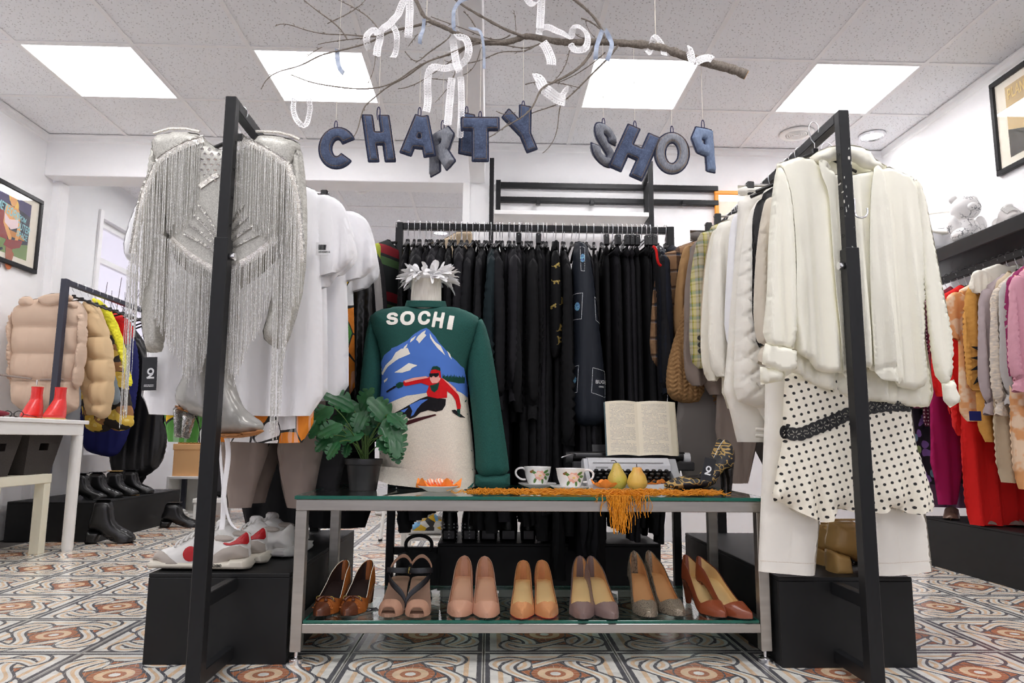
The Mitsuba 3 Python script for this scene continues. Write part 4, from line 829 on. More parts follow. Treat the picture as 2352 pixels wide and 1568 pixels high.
def puffer(Y, body, sleeves, m, label, z0, step, extra=()):
    t = thing('puffer_jacket', label, 'padded jacket')
    fw = folds(.004, .07, 1.45, .8, 3)
    B = Puff(Polygon(chaikin(plane(body, Y), 1)).buffer(0), .075, .07, y=Y, mod=puffmod(z0, step), fold=fw); part(t, 'body', B.mesh(.013), m, True, B.uv)
    for q in sleeves:
        S = Puff(Polygon(chaikin(plane(q, Y), 1)).buffer(0), .085, .07, y=Y-.02, mod=puffmod(z0+.04, step*.85), fold=fw); part(t, 'sleeve', S.mesh(.013), m, True, S.uv)
    return t, B
zq = at(100, 752, Y=4.42)[2]
t, B = puffer(4.42, [(30, 712), (62, 690), (90, 684), (150, 690), (185, 690), (200, 720), (192, 830), (176, 880), (180, 958), (30, 955), (28, 840), (32, 780)], [[(34, 708), (24, 740), (26, 780), (26, 880), (34, 890), (40, 790)], [(186, 700), (202, 740), (200, 820), (190, 880), (178, 900), (172, 870), (186, 790)]], 'c_puffer', 'pale beige puffer jacket frontmost on the rack by the left wall', zq, .166)
for q in ([(52, 706), (62, 684), (86, 684), (94, 710), (80, 708)], [(150, 698), (186, 694), (192, 716), (160, 706)], [(94, 690), (120, 678), (160, 676), (186, 688), (150, 706), (118, 712)]): S = Puff(Polygon(chaikin(plane(q, 4.42), 1)).buffer(0), .035, .03, y=4.37); part(t, 'collar_flap', S.mesh(.011), 'c_puffer', True, S.uv)
for q in ([(10, 862), (90, 872)], [(110, 874), (162, 874)]): part(t, 'pocket_zip', tube([p+np.array([0, -.075, 0]) for p in (at(*q[0], Y=4.42), at(*q[1], Y=4.42))], .006, 6), 'c_taupe', True)
part(t, 'zip_pull', tube([at(85, 872, Y=4.335), at(85, 884, Y=4.335)], .004, 6), 'm_chrome', True)
tg = thing('swing_tag', 'black and white price tag hanging from the beige puffer jacket', 'tag'); Q = mv(*at(78, 932, Y=4.325))@rot('y', -3)
part(tg, 'card', tf(bx(-.027, .027, -.001, .001, -.045, .045, .0005), Q), 'c_tag'); part(tg, 'label_paper', tf(bx(-.022, .022, -.0022, -.001, -.036, .030, 0), Q), 'c_paper')
part(tg, 'print_lines', cat(*[tf(bx(-.016+.004*(i % 2), .014-.003*(i % 3), -.0028, -.0021, .022-i*.009, .025-i*.009, 0), Q) for i in range(6)]), 'c_black')
puffer(4.62, [(186, 690), (220, 690), (244, 740), (250, 830), (250, 950), (186, 955)], [[(200, 694), (226, 704), (246, 740), (262, 800), (266, 880), (258, 948), (240, 966), (214, 950), (208, 880), (206, 800), (202, 740)]], 'c_puffer2', 'tan quilted puffer jacket with a thick sleeve, second on the rack by the left wall', at(230, 790, Y=4.62)[2], .17)
def side_coat(Y, body, T, m, label, catg, name, fold=None, R=.06):
    k = thing(name, label, catg); S = Puff(Polygon(chaikin(plane(body, Y), 2)).buffer(0), T, R, y=Y, fold=fold or folds(.006, .07, 1.4, .4, 9)); part(k, 'body', S.mesh(.016), m, True, S.uv); return k, S
side_coat(4.76, [(190, 694), (222, 706), (242, 760), (256, 840), (272, 890), (278, 925), (255, 932), (200, 900)], .07, 'c_bluegrey', 'blue grey padded coat between the tan puffer and the flowered coat', 'coat', 'padded_coat')
k, S = side_coat(4.92, [(190, 690), (224, 690), (250, 720), (272, 790), (290, 870), (306, 960), (302, 985), (262, 992), (256, 978), (248, 992), (200, 994), (190, 930)], .08, 'c_flower', 'black padded coat with a yellow flower pattern by the left wall', 'coat', 'flowered_coat')
for j, q in enumerate(([(216, 684), (244, 694), (272, 730), (292, 790), (304, 850), (312, 884), (304, 890), (294, 856), (276, 800), (256, 748), (230, 712)], [(228, 690), (250, 706), (266, 736), (264, 744), (246, 726)])):
    F = Puff(Polygon(chaikin(plane(q, 4.86), 1)).buffer(0), .04, .03, y=4.82, fold=lambda x, z: .02*(meshkit.fbm(np.stack([x*50, z*50, x*0], -1), 2)-.5)); part(k, 'fur_collar', F.mesh(.009), 'm_fur' if j == 0 else 'm_fur2', False, label='bright yellow fur trim' if j == 0 else 'pale yellow fur trim')
side_coat(5.10, [(240, 700), (268, 716), (300, 736), (306, 760), (290, 800), (276, 770)], .08, 'c_red', 'red hood and jacket behind the yellow fur collar by the left wall', 'jacket', 'red_jacket')
side_coat(5.24, [(230, 706), (290, 740), (320, 800), (316, 900), (296, 1000), (268, 1052), (220, 1044), (186, 1030), (186, 900)], .06, 'c_blue', 'long dark blue coat behind the flowered coat by the left wall', 'coat', 'blue_coat')
side_coat(5.44, [(250, 700), (320, 760), (372, 860), (386, 960), (380, 1060), (330, 1100), (250, 1110), (244, 900)], .06, 'c_leather', 'black leather coat at the far end of the rack by the left wall', 'coat', 'leather_coat')
side_coat(5.64, [(262, 720), (320, 800), (352, 960), (348, 1080), (310, 1130), (256, 1124), (250, 900)], .06, 'c_black', 'black coat hanging low behind the blue coat by the left wall', 'coat', 'black_coat')
# ------------------------------------------------------------------ pink and red clothes along the right wall
WX_, WZ = 2.50, 1.545
ws = thing('wall_rail_shelf', 'black wall shelf with a hanging rail along the right wall', 'wall shelf')
part(ws, 'shelf_board', bx(2.40, 2.728, 2.2, 4.02, 1.60, 1.675, .004), 'm_black')
part(ws, 'hanging_rail', bx(WX_-.016, WX_+.016, 2.2, 4.0, WZ-.035, WZ, .002), 'm_black')
for y in (2.6, 3.98): part(ws, 'bracket', bx(WX_-.012, WX_+.012, y-.012, y+.012, WZ+.0005, 1.5995, .002), 'm_black')
for i, y in enumerate(np.arange(2.95, 3.97, .052)): place('clothes_hanger', HANG, mv(WX_, y, WZ)@rot('z', 12*math.sin(i*1.7))@sc(.8, 1, 1.15), 'hanger with a silver hook on the rail along the right wall', 'hanger', 'hangers on the right wall rail')
FRK = [('blazer', 'c_darkred', 3.60, 'dark red jacket furthest along the right wall rail', 'jacket', (.66, 1, .8)), ('shirt', 'c_red', 3.52, 'red blouse furthest of the red clothes on the right wall rail', 'blouse', (.80, 1, .95)),
       ('coat', 'c_red', 3.44, 'long red dress reaching almost to the plinth, right wall rail', 'dress', (.74, 1, 1.16)), ('tee', 'c_palm', 3.36, 'orange palm print shirt with short sleeves, right wall rail', 'shirt', (.86, 1, 1.0)),
       ('coat', 'c_orange', 3.285, 'orange knitted cardigan with black spikes, right wall rail', 'cardigan', (.80, 1, .88)), ('tee', 'c_ivory', 3.255, 'cream top with frayed sleeve edge, right wall rail', 'top', (.66, 1, .5)),
       ('hoodie', 'c_mauvegrey', 3.21, 'mauve grey sweatshirt beside the cream frayed top, right wall rail', 'sweatshirt', (.72, 1, 1.05)), ('sweater', 'c_speckle', 3.15, 'speckled oatmeal sweater with ribbed cuff, right wall rail', 'sweater', (.68, 1, 1.12)),
       ('hoodie', 'c_lightgrey', 3.10, 'light grey sweatshirt between the speckled sweater and pink knit, right wall rail', 'sweatshirt', (.68, 1, 1.0)), ('blazer', 'c_plum', 3.06, 'plum velvet jacket behind the pink chunky knit, right wall rail', 'jacket', (.64, 1, .9)),
       ('sweater', 'c_pink', 3.0, 'pink chunky ribbed sweater nearest on the right wall rail', 'sweater', (.74, 1.1, .98)), ('hoodie', 'c_dustypink', 2.95, 'dusty pink sweatshirt hanging lowest at the right picture edge', 'sweatshirt', (.60, 1, 1.22)),
       ('dress', 'c_sand', 3.18, 'beige skirt under the speckled sweater, right wall rail', 'skirt', (.75, 1, .98)), ('dress', 'c_palm', 3.05, 'orange palm print dress hem hanging lowest at right, right wall rail', 'dress', (.80, 1, 1.0)),
       ('trousers', 'c_magenta', 3.68, 'magenta trousers left of the long red dress, right wall rail', 'trousers', (.80, 1, 1.22)), ('dress', 'c_red', 3.38, 'bright red long skirt right of the magenta trousers', 'skirt', (.86, 1, 1.17)),
       ('shirt', 'c_spots', 3.74, 'dark red blouse with white spots low behind the cream blouse cuff', 'blouse', (.78, 1, 1.02)), ('dress', 'c_darkfloral', 3.82, 'dark dress with purple and blue flowers behind the polka dot skirt', 'dress', (1.02, 1, 1.02)),
       ('dress', 'c_lilac', 3.92, 'lilac satin skirt at the far end of the right wall rail', 'skirt', (1.1, 1, 1.14))]
for k, m, y, l, ct, s in FRK:
    mats = None
    key = hang(k, m, WX_-.01, y, WZ, rng.uniform(-4, 4), l, ct, s=s)
    if m == 'c_orange':
        for (u, v, a) in ((2246, 800, 15), (2246, 822, 0), (2244, 845, -20), (2246, 872, -45)):
            p = at(u, v, Y=y-.05); part(key, 'black_spike', tf(hull([[.035, 0, .017], [.035, 0, -.017], [-.035, 0, 0], [.03, .012, 0], [.03, -.002, 0]]), mv(*p)@rot('y', a)), 'c_black')
        p = at(2240, 955, Y=y-.035); part(key, 'woven_badge', tf(bx(-.028, .028, -.002, .002, -.022, .022, .001), mv(*p)), 'c_blue')
# ------------------------------------------------------------------ things on the wall shelf
mat('c_sketch', proc(lambda p, n, uv: mix((.82, .81, .80), (.08, .085, .095), dr.select(dr.abs(fbm(p.x*45, p.y*45, p.z*45, 3)-.5) < .035, .9, 0.)*smoothstep(.35, .6, noise(p.x*16, p.y*16, p.z*16)))), .7)
bg = thing('handbag', 'white bag with a pale handle on the right wall shelf', 'bag'); SZ = 1.676
Q = mv(2.52, 3.80, SZ)
B = Puff(Polygon(chaikin([(-.13, 0), (.13, 0), (.15, .10), (.14, .20), (.06, .17), (0, .16), (-.06, .17), (-.14, .20), (-.15, .10)], 1)), .06, .05, y=0, fold=folds(.006, .08, .2, 0, 2)); part(bg, 'body', tf(B.mesh(.014), Q), 'c_white', True)
part(bg, 'handle', tf(tube(spline([[-.14, -.03, .2], [-.10, -.05, .14], [0, -.06, .12], [.10, -.05, .16], [.15, -.02, .23]], 24), .010, 8), Q), 'c_cream', True)
part(bg, 'top_strap', tf(tube(spline([[-.14, 0, .2], [-.05, .01, .245], [.06, .01, .262], [.15, -.01, .27]], 16), .004, 6), Q), 'c_cream', True)
by = thing('plush_toy', 'white sketch patterned plush toy sitting on the right wall shelf', 'plush toy'); Q = mv(2.51, 3.56, SZ)
for nm, c, r in (('body', (0, 0, .075), (.065, .06, .075)), ('head', (.0, -.01, .195), (.075, .065, .065)), ('leg', (-.07, -.06, .035), (.038, .06, .036)), ('leg', (.07, -.06, .035), (.038, .06, .036)), ('arm', (-.075, -.01, .10), (.028, .03, .055)), ('arm', (.075, -.01, .10), (.028, .03, .055)), ('ear', (-.055, 0, .245), (.024, .016, .024)), ('ear', (.055, 0, .245), (.024, .016, .024)), ('snout', (0, -.07, .185), (.03, .02, .024))):
    part(by, nm, tf(sphere(c, r, 3), Q), 'c_sketch', True)
# side-view shoes as rounded solids
def side_shoe(name, label, catg, M, up, sole, mu, ms, T=.042, pieces=(), group=None, h=.009, heel=None):
    """A shoe built lying along local x (toe at -x), upright along z."""
    t = thing(name, label, catg, group)
    zlo = min(p[1] for p in up); U = Puff(Polygon(chaikin(up, 2)).buffer(0), T, .04, open_=lambda x, z: z < zlo+.004); part(t, 'upper', tf(U.mesh(h), M), mu, True, U.uv)
    S = Puff(Polygon(chaikin(sole, 1)).buffer(0), T*1.04, .006); part(t, 'sole', tf(S.mesh(h), M), ms, True, S.uv)
    for nm, q, m, off in pieces: part(t, nm, tf(thick(U.patch(Polygon(chaikin(q, 1)).buffer(0), off, h*.8), .0015), M), m, True)
    return t, U
SNK = [(-.145, .018), (-.15, .035), (-.138, .052), (-.10, .062), (-.06, .078), (-.03, .098), (-.005, .118), (.02, .116), (.05, .088), (.09, .082), (.115, .100), (.13, .112), (.138, .095), (.140, .06), (.142, .02)]
SSO = [(-.142, .034), (-.156, .026), (-.156, .010), (-.142, 0), (-.08, 0), (.1, 0), (.138, 0), (.150, .008), (.149, .036), (.142, .040), (.06, .034), (-.06, .030)]
mat('c_shoegrey', srgb(164, 156, 148), .8); mat('c_shoewhite', srgb(212, 211, 208), .55); mat('c_shoered', srgb(166, 24, 32), .45); mat('c_soleoff', srgb(206, 200, 186), .5)
def sneaker(M, label, mu='c_shoewhite', red=False, group=None, name='sneaker'):
    pcs = [('toe_cap', [(-.15, .018), (-.15, .04), (-.13, .055), (-.098, .05), (-.07, .03), (-.05, .018)], 'c_shoegrey', .0012), ('heel_panel', [(.03, .018), (.045, .045), (.08, .07), (.137, .075), (.142, .018)], 'c_shoegrey', .0012)] if red else [('heel_panel', [(.08, .018), (.11, .075), (.137, .078), (.142, .018)], 'c_shoewhite', .0012), ('toe_cap', [(-.15, .018), (-.15, .04), (-.13, .054), (-.105, .05), (-.10, .018)], 'c_shoewhite', .0012)]
    if red: pcs += [('heel_tab', [(.062, .080), (.095, .078), (.118, .110), (.134, .116), (.142, .074), (.12, .080), (.085, .072)], 'c_shoered', .003), ('red_disc', [(x*.022-.02, z*.022+.05) for x, z in zip(np.cos(np.linspace(0, 6.0, 14)), np.sin(np.linspace(0, 6.0, 14)))], 'c_shoered', .003)]
    t, U = side_shoe(name, label, 'sneaker', M, SNK, SSO, mu, 'c_soleoff' if red else 'c_shoewhite', .044, pcs, group)
    for i in range(6):
        x = -.075+i*.0155; z = .078+i*.0088
        part(t, 'lace', tf(tube(spline([[x, -.030, z-.012], [x+.004, -.012, z+.004], [x+.006, .012, z+.004], [x+.003, .030, z-.012]], 8), .0035, 6), M), 'c_shoewhite', True)
    part(t, 'tongue', tf(bx(-.022, .012, -.018, .018, .10, .132, .008), M), 'c_shoewhite', True)
    part(t, 'opening', tf(sphere((.045, 0, .088), (.042, .024, .010), 2), M), 'c_shoegrey', True)
    return t, U
sneaker(mv(2.55, 3.30, SZ)@rot('z', 70)@rot('y', 0), 'pale grey running shoe on the right wall shelf beside the plush toy', 'c_lightgrey')
sneaker(mv(2.55, 3.08, SZ)@rot('z', 70), 'pale grey running shoe on the right wall shelf at the picture edge', 'c_lightgrey')
# flat shoes on the plinth below
def flat(x, y, z, yaw, m, label):
    side_shoe('flat_shoe', label, 'shoe', mv(x, y, z)@rot('z', yaw), [(-.12, .006), (-.125, .02), (-.09, .036), (-.03, .04), (.03, .045), (.1, .06), (.12, .05), (.12, .006)], [(-.125, 0), (.122, 0), (.122, .008), (-.125, .008)], m, 'c_bootsole', .038)
mat('c_bronze', srgb(110, 88, 76), .3, .3)
for x, y, m, l in ((2.42, 3.72, 'c_bronze', 'bronze flat shoe at the far end of the right plinth, left of its pair'), (2.53, 3.66, 'c_bronze', 'bronze flat shoe at the far end of the right plinth, right of its pair'), (2.44, 3.46, 'c_taupe', 'taupe loafer on the right plinth, left of its pair'), (2.55, 3.44, 'c_taupe', 'taupe loafer on the right plinth, right of its pair'), (2.46, 3.18, 'c_darkred', 'dark red patent shoe on the right plinth, left of its pair'), (2.57, 3.15, 'c_darkred', 'dark red patent shoe on the right plinth, right of its pair')): flat(x, y, .2505, 55, m, l)
# ------------------------------------------------------------------ mannequin with the ski sweater
MY, PYS = 2.50, 2.44
ps = lambda q: plane(q, PYS)
mq = thing('mannequin', 'cream linen bust mannequin standing on the glass table, wearing the green sweater', 'mannequin')
mat('m_linen', proc(lambda p, n, uv: mix(srgb(214, 208, 196), srgb(232, 227, 217), noise(p.x*300, p.y*300, p.z*40))), .9)
mat('m_feather', srgb(244, 244, 244), .7, sheen=.6)
cx, _, cz = at(975, 690, Y=PYS)
part(mq, 'neck', tf(lathe([(.052, -.05), (.054, -.02), (.055, 0), (.054, .03), (.053, .07), (.053, .088), (.045, .094), (.0001, .095)], 32), mv(cx, MY, cz)), 'm_linen', 40)
part(mq, 'torso', tf(sphere((0, 0, 0), (.12, .05, .18), 3), mv(cx, MY+.01, cz-.30)), 'm_linen', True)
part(mq, 'base', tf(lathe([(.0001, 0), (.085, 0), (.09, .006), (.085, .012), (.02, .02), (.013, .03), (.013, .10)], 28), mv(cx, MY+.01, TOP)), 'm_black', 40)
sw = thing('ski_sweater', 'green knitted sweater with a mountain, a skier and the word SOCHI, on the mannequin', 'sweater')
mat('c_knitgreen', proc(lambda p, n, uv: mi.Color3f(.008, .068, .056)*(.8+.4*noise(p.x*500, p.y*100, p.z*500))), .9, sheen=.4); mat('c_knitcream', proc(lambda p, n, uv: mi.Color3f(.72, .66, .56)*(.85+.25*noise(p.x*420, p.y*100, p.z*420))), .9)
for k, c in dict(kblue=(78, 118, 196), kwhite=(234, 231, 222), kred=(196, 24, 30), kblack=(22, 20, 24), kpink=(226, 160, 150), kdgreen=(18, 62, 52), kmaroon=(60, 22, 26)).items(): cloth('c_'+k, c, .92)
fs = lambda x, z: .004*np.sin(x*38+z*6)*np.clip((1.2-z)/.5, 0, 1)+.004*(meshkit.fbm(np.stack([x*10, z*7, x*0], -1), 3)-.5)
BODY = Puff(Polygon(chaikin(ps([(918, 694), (880, 700), (846, 712), (842, 740), (866, 800), (872, 860), (866, 920), (864, 1000), (866, 1062), (864, 1098), (900, 1110), (980, 1118), (1060, 1122), (1092, 1118), (1090, 1060), (1082, 980), (1072, 900), (1076, 840), (1106, 760), (1108, 726), (1070, 704), (1030, 694), (975, 698)]), 1)), .10, .10, y=MY, fold=fs, open_=lambda x, z: z < .495)
part(sw, 'body', BODY.mesh(.011), 'c_knitgreen', True, BODY.uv)
SL = []
for q in ([(848, 712), (838, 740), (828, 800), (820, 880), (816, 940), (822, 1010), (850, 1020), (866, 980), (872, 900), (876, 830), (866, 770)], [(1098, 722), (1112, 732), (1128, 790), (1140, 860), (1154, 960), (1166, 1040), (1172, 1092), (1130, 1100), (1092, 1094), (1090, 1020), (1080, 920), (1070, 840), (1080, 780)]):
    S = Puff(Polygon(chaikin(ps(q), 1)).buffer(0), .05, .05, y=MY-.03 if q[0][0] > 1000 else MY-.01, fold=folds(.004, .07, 1.0, .5, 4)); part(sw, 'sleeve', S.mesh(.011), 'c_knitgreen', True, S.uv); SL.append(S)
cf = Puff(Polygon(ps([(1091, 1090), (1172, 1088), (1172, 1116), (1150, 1124), (1110, 1122), (1090, 1116)])), .042, .03, y=MY-.035, fold=lambda x, z: .0014*np.sin(x*1100)); part(sw, 'cuff', cf.mesh(.006), 'c_knitgreen', True, cf.uv)
part(sw, 'collar', thick(tf(grid(lambda u, v: ((.066-.006*v)*np.cos(u*6.2832)*1.12, (.066-.006*v)*np.sin(u*6.2832)*.95, .024*v+.0012*np.sin(u*420)*0+.010*np.sin(u*6.2832)), 120, 6)[0], mv(cx, MY, cz-.014)), .004), 'c_knitgreen', True)
hemr = Puff(Polygon(ps([(864, 1068), (930, 1074), (1020, 1080), (1092, 1080), (1093, 1118), (1060, 1124), (980, 1120), (900, 1111), (864, 1099)])), .103, .085, y=MY, open_=lambda x, z: z < .50 or z > .52, fold=lambda x, z: fs(x, z)+.0016*np.sin(x*900)); part(sw, 'hem_rib', hemr.mesh(.005), 'c_knitcream', True, hemr.uv)
def motif(nm, q, m, off, h=.008, jag=True):
    part(sw, nm, BODY.patch(Polygon(ps(q)).buffer(0) if not hasattr(q, 'geom_type') else q, off, h), m, True)
c7 = lambda *q: [(800+x/2.767, 400+y/2.767) for x, y in q]
c8 = lambda *q: [(700+x/2.24, 900+y/2.24) for x, y in q]
motif('snow_field', [(862, 946), (897, 926), (937, 910), (980, 904), (1017, 884), (1040, 888), (1067, 902), (1090, 920), (1100, 1082), (1020, 1082), (930, 1076), (860, 1070)], 'c_knitcream', .0012)
motif('mountain', [(860, 850), (883, 816), (900, 806), (902, 802), (915, 798), (926, 792), (940, 784), (952, 772), (968, 762), (981, 757), (988, 761), (995, 769), (1003, 778), (1010, 790), (1024, 805), (1036, 820), (1049, 830), (1058, 840), (1066, 845), (1072, 880), (1090, 900), (1090, 922), (1060, 902), (1030, 890), (1017, 884), (980, 904), (937, 910), (897, 926), (860, 946)], 'c_kblue', .0018)
for q in (c7((310, 1140), (345, 1118), (385, 1112), (402, 1150), (365, 1166), (330, 1180), (290, 1205), (255, 1228), (215, 1275), (205, 1262), (240, 1215), (285, 1180)), c7((450, 1040), (478, 1015), (500, 1002), (492, 1025), (504, 1034), (480, 1060), (458, 1085), (447, 1068), (437, 1062)), c7((405, 1058), (440, 1035), (425, 1060), (400, 1080)),
          c7((524, 1020), (536, 1045), (560, 1078), (592, 1100), (622, 1162), (600, 1140), (575, 1118), (545, 1080), (527, 1050)), c7((632, 1130), (650, 1150), (662, 1185), (645, 1165)), c7((300, 1266), (345, 1240), (392, 1207), (420, 1214), (448, 1222), (410, 1240), (402, 1252), (350, 1268)), c7((225, 1310), (255, 1295), (250, 1312), (228, 1326)),
          c7((186, 1245), (205, 1225), (210, 1245), (196, 1278)), c7((362, 1108), (385, 1085), (380, 1106), (352, 1130))): motif('snow_patch', q, 'c_kwhite', .0026, .006)
tr = [(600, 1325)]
for i, x in enumerate(range(606, 738, 10)): tr += [(x, 1272+(i*7) % 16), (x+5, 1292+(i*5) % 10)]
motif('fir_trees', c7(*tr, (738, 1326), (700, 1330), (650, 1322)), 'c_kdgreen', .0026, .005)
motif('ski_suit_trousers', c8((498, 96), (560, 60), (600, 38), (640, 24), (700, 36), (730, 40), (728, 70), (712, 96), (680, 104), (640, 96), (600, 108), (575, 130), (548, 140), (520, 122), (470, 110)), 'c_kblack', .0026, .006)
for q in (c8((545, 70), (600, 44), (640, 40), (606, 64), (582, 92), (566, 120), (552, 128), (560, 100)), c8((500, 100), (540, 84), (520, 108))): motif('blue_highlight', q, 'c_kblue', .0034, .006)
motif('ski', c8((436, 196), (500, 160), (580, 136), (676, 116), (682, 122), (600, 148), (520, 176), (450, 204)), 'c_kmaroon', .0026, .006)
motif('ski', c8((758, 96), (775, 92), (800, 112), (826, 132), (800, 130), (776, 116)), 'c_kblack', .0026, .006)
motif('jacket', c7((500, 1300), (530, 1290), (600, 1302), (640, 1330), (680, 1366), (704, 1410), (716, 1470), (714, 1492), (694, 1494), (684, 1440), (662, 1404), (632, 1382), (632, 1424), (572, 1430), (512, 1416), (504, 1390), (520, 1350), (470, 1332), (420, 1342), (372, 1352), (350, 1338), (362, 1318), (430, 1304)), 'c_kred', .0034, .006)
for q in (c7((362, 1318), (420, 1300), (500, 1290), (520, 1300), (440, 1314), (372, 1330)), c7((600, 1300), (640, 1326), (684, 1364), (705, 1408), (690, 1392), (650, 1350))): motif('jacket_highlight', q, 'c_kpink', .0042, .005)
motif('scarf', c7((525, 1350), (560, 1340), (585, 1330), (575, 1372), (555, 1392), (536, 1380)), 'c_kdgreen', .0042, .005)
motif('face', c7((528, 1285), (590, 1285), (592, 1310), (575, 1332), (540, 1335), (525, 1312)), 'c_kpink', .0044, .005)
motif('headband', c7((528, 1262), (540, 1246), (590, 1250), (596, 1300), (584, 1300), (580, 1270), (530, 1276)), 'c_kred', .0050, .005)
motif('cap', c7((532, 1252), (545, 1230), (570, 1227), (590, 1240), (592, 1258), (560, 1248)), 'c_kdgreen', .0056, .005)
motif('sunglasses', c7((522, 1274), (580, 1272), (578, 1290), (562, 1298), (548, 1288), (534, 1300), (522, 1290)), 'c_kblack', .0056, .004)
for q in (c7((312, 1340), (335, 1326), (362, 1330), (356, 1354), (330, 1366), (314, 1358)), c7((692, 1494), (712, 1492), (712, 1542), (696, 1534))): motif('glove', q, 'c_kdgreen', .0044, .005)
motif('ski_pole', c7((245, 1382), (300, 1352), (316, 1348), (310, 1360), (250, 1390)), 'c_kblack', .0044, .005)
motif('ski_pole', c7((664, 1500), (690, 1512), (712, 1530), (690, 1530), (668, 1516)), 'c_kblack', .0044, .005)
for ch, (x0, x1, y0, y1), a in (('S', (248, 326, 880, 972), 4), ('O', (334, 430, 870, 974), 0), ('C', (446, 528, 868, 972), -3), ('H', (540, 612, 876, 992), -7), ('I', (636, 672, 902, 1002), -8)):
    g = sbox(0, 0, .25, 1) if ch == 'I' else text_poly(ch, 1.0).buffer(.045); b = g.bounds; (xa, za), (xb, zb2) = ps(c7((x0, y1), (x1, y0)))
    g = affinity.translate(g, -(b[0]+b[2])/2, -(b[1]+b[3])/2); g = affinity.scale(g, (xb-xa)/(b[2]-b[0])*.98, (zb2-za)/(b[3]-b[1])*.92, origin=(0, 0)); g = affinity.translate(affinity.rotate(g, a, origin=(0, 0)), (xa+xb)/2, (za+zb2)/2)
    motif('letter', g, 'c_kwhite', .0018, .006)
# feather collar round the bare neck
fc = thing('feather_collar', 'white feather flower collar round the neck of the mannequin', 'collar'); r = np.random.default_rng(12)
nx, _, nz = at(982, 636, Y=PYS+.03)
for i in range(130):
    a = i/130*2*np.pi*3+r.uniform(-.2, .2); L = r.uniform(.04, .078); el = math.radians(r.uniform(-22, 50)); wd = r.uniform(.007, .013)
    P, f, _ = fill(Polygon(chaikin([(0, -.002), (L*.4, -wd), (L*.85, -wd*.8), (L, 0), (L*.85, wd*.8), (L*.4, wd), (0, .002)], 1)), .009)
    V = np.stack([P[:, 0], P[:, 1], .18*P[:, 0]**2/L*r.uniform(-3, 1.5)+np.abs(P[:, 1])*.5], 1)
    M = mv(nx+.045*math.cos(a), MY+.045*math.sin(a), nz+r.uniform(-.006, .012))@rot('z', math.degrees(a)+r.uniform(-14, 14))@rot('y', -math.degrees(el))@rot('x', r.uniform(-40, 40))
    part(fc, 'feather', thick(tf((V, f), M), .0006), 'm_feather', True)
part(fc, 'neck_ring', tf(lathe([(.054, -.008), (.060, -.004), (.060, .006), (.054, .008)], 32), mv(nx, MY, nz)), 'm_feather', True)
# ------------------------------------------------------------------ potted plant
def leaf_tex(p, n, uv): return mix((.008, .052, .020), (.032, .14, .045), fbm(p.x*40, p.y*40, p.z*40))
scene['m_leaf'] = {'type': 'twosided', 'bsdf': {'type': 'principled', 'base_color': proc(leaf_tex), 'roughness': .34, 'specular': .5}}
mat('m_stem', srgb(74, 104, 48), .6); mat('m_leafvein', srgb(96, 150, 90), .5); mat('m_pot', srgb(26, 26, 27), .45); mat('m_soil', srgb(38, 30, 24), .95)
pp = at(828, 1128, Z=TOP); PX, PYY = pp[0], pp[1]+.045
pt = thing('potted_plant', 'small green monstera in a black plastic pot at the left end of the glass table', 'potted plant')
part(pt, 'pot', tf(lathe([(.0001, 0), (.042, 0), (.044, .003), (.055, .082), (.0605, .084), (.0615, .096), (.0600, .102), (.056, .102), (.054, .088), (.050, .085)], 40), mv(PX, PYY, TOP)), 'm_pot', 40)
part(pt, 'soil', tf(lathe([(.0001, .090), (.03, .091), (.0535, .086)], 24), mv(PX, PYY, TOP)), 'm_soil', True)
LEAF = [(0, 0), (.06, -.12), (.30, -.36), (.44, -.44), (.46, -.22), (.52, -.45), (.64, -.42), (.62, -.18), (.70, -.39), (.82, -.28), (.80, -.12), (.90, -.2), (1.03, 0)]
LP = Polygon(chaikin(LEAF+[(x, -y) for x, y in LEAF[1:-1]][::-1], 1)).buffer(0)
r = np.random.default_rng(5)
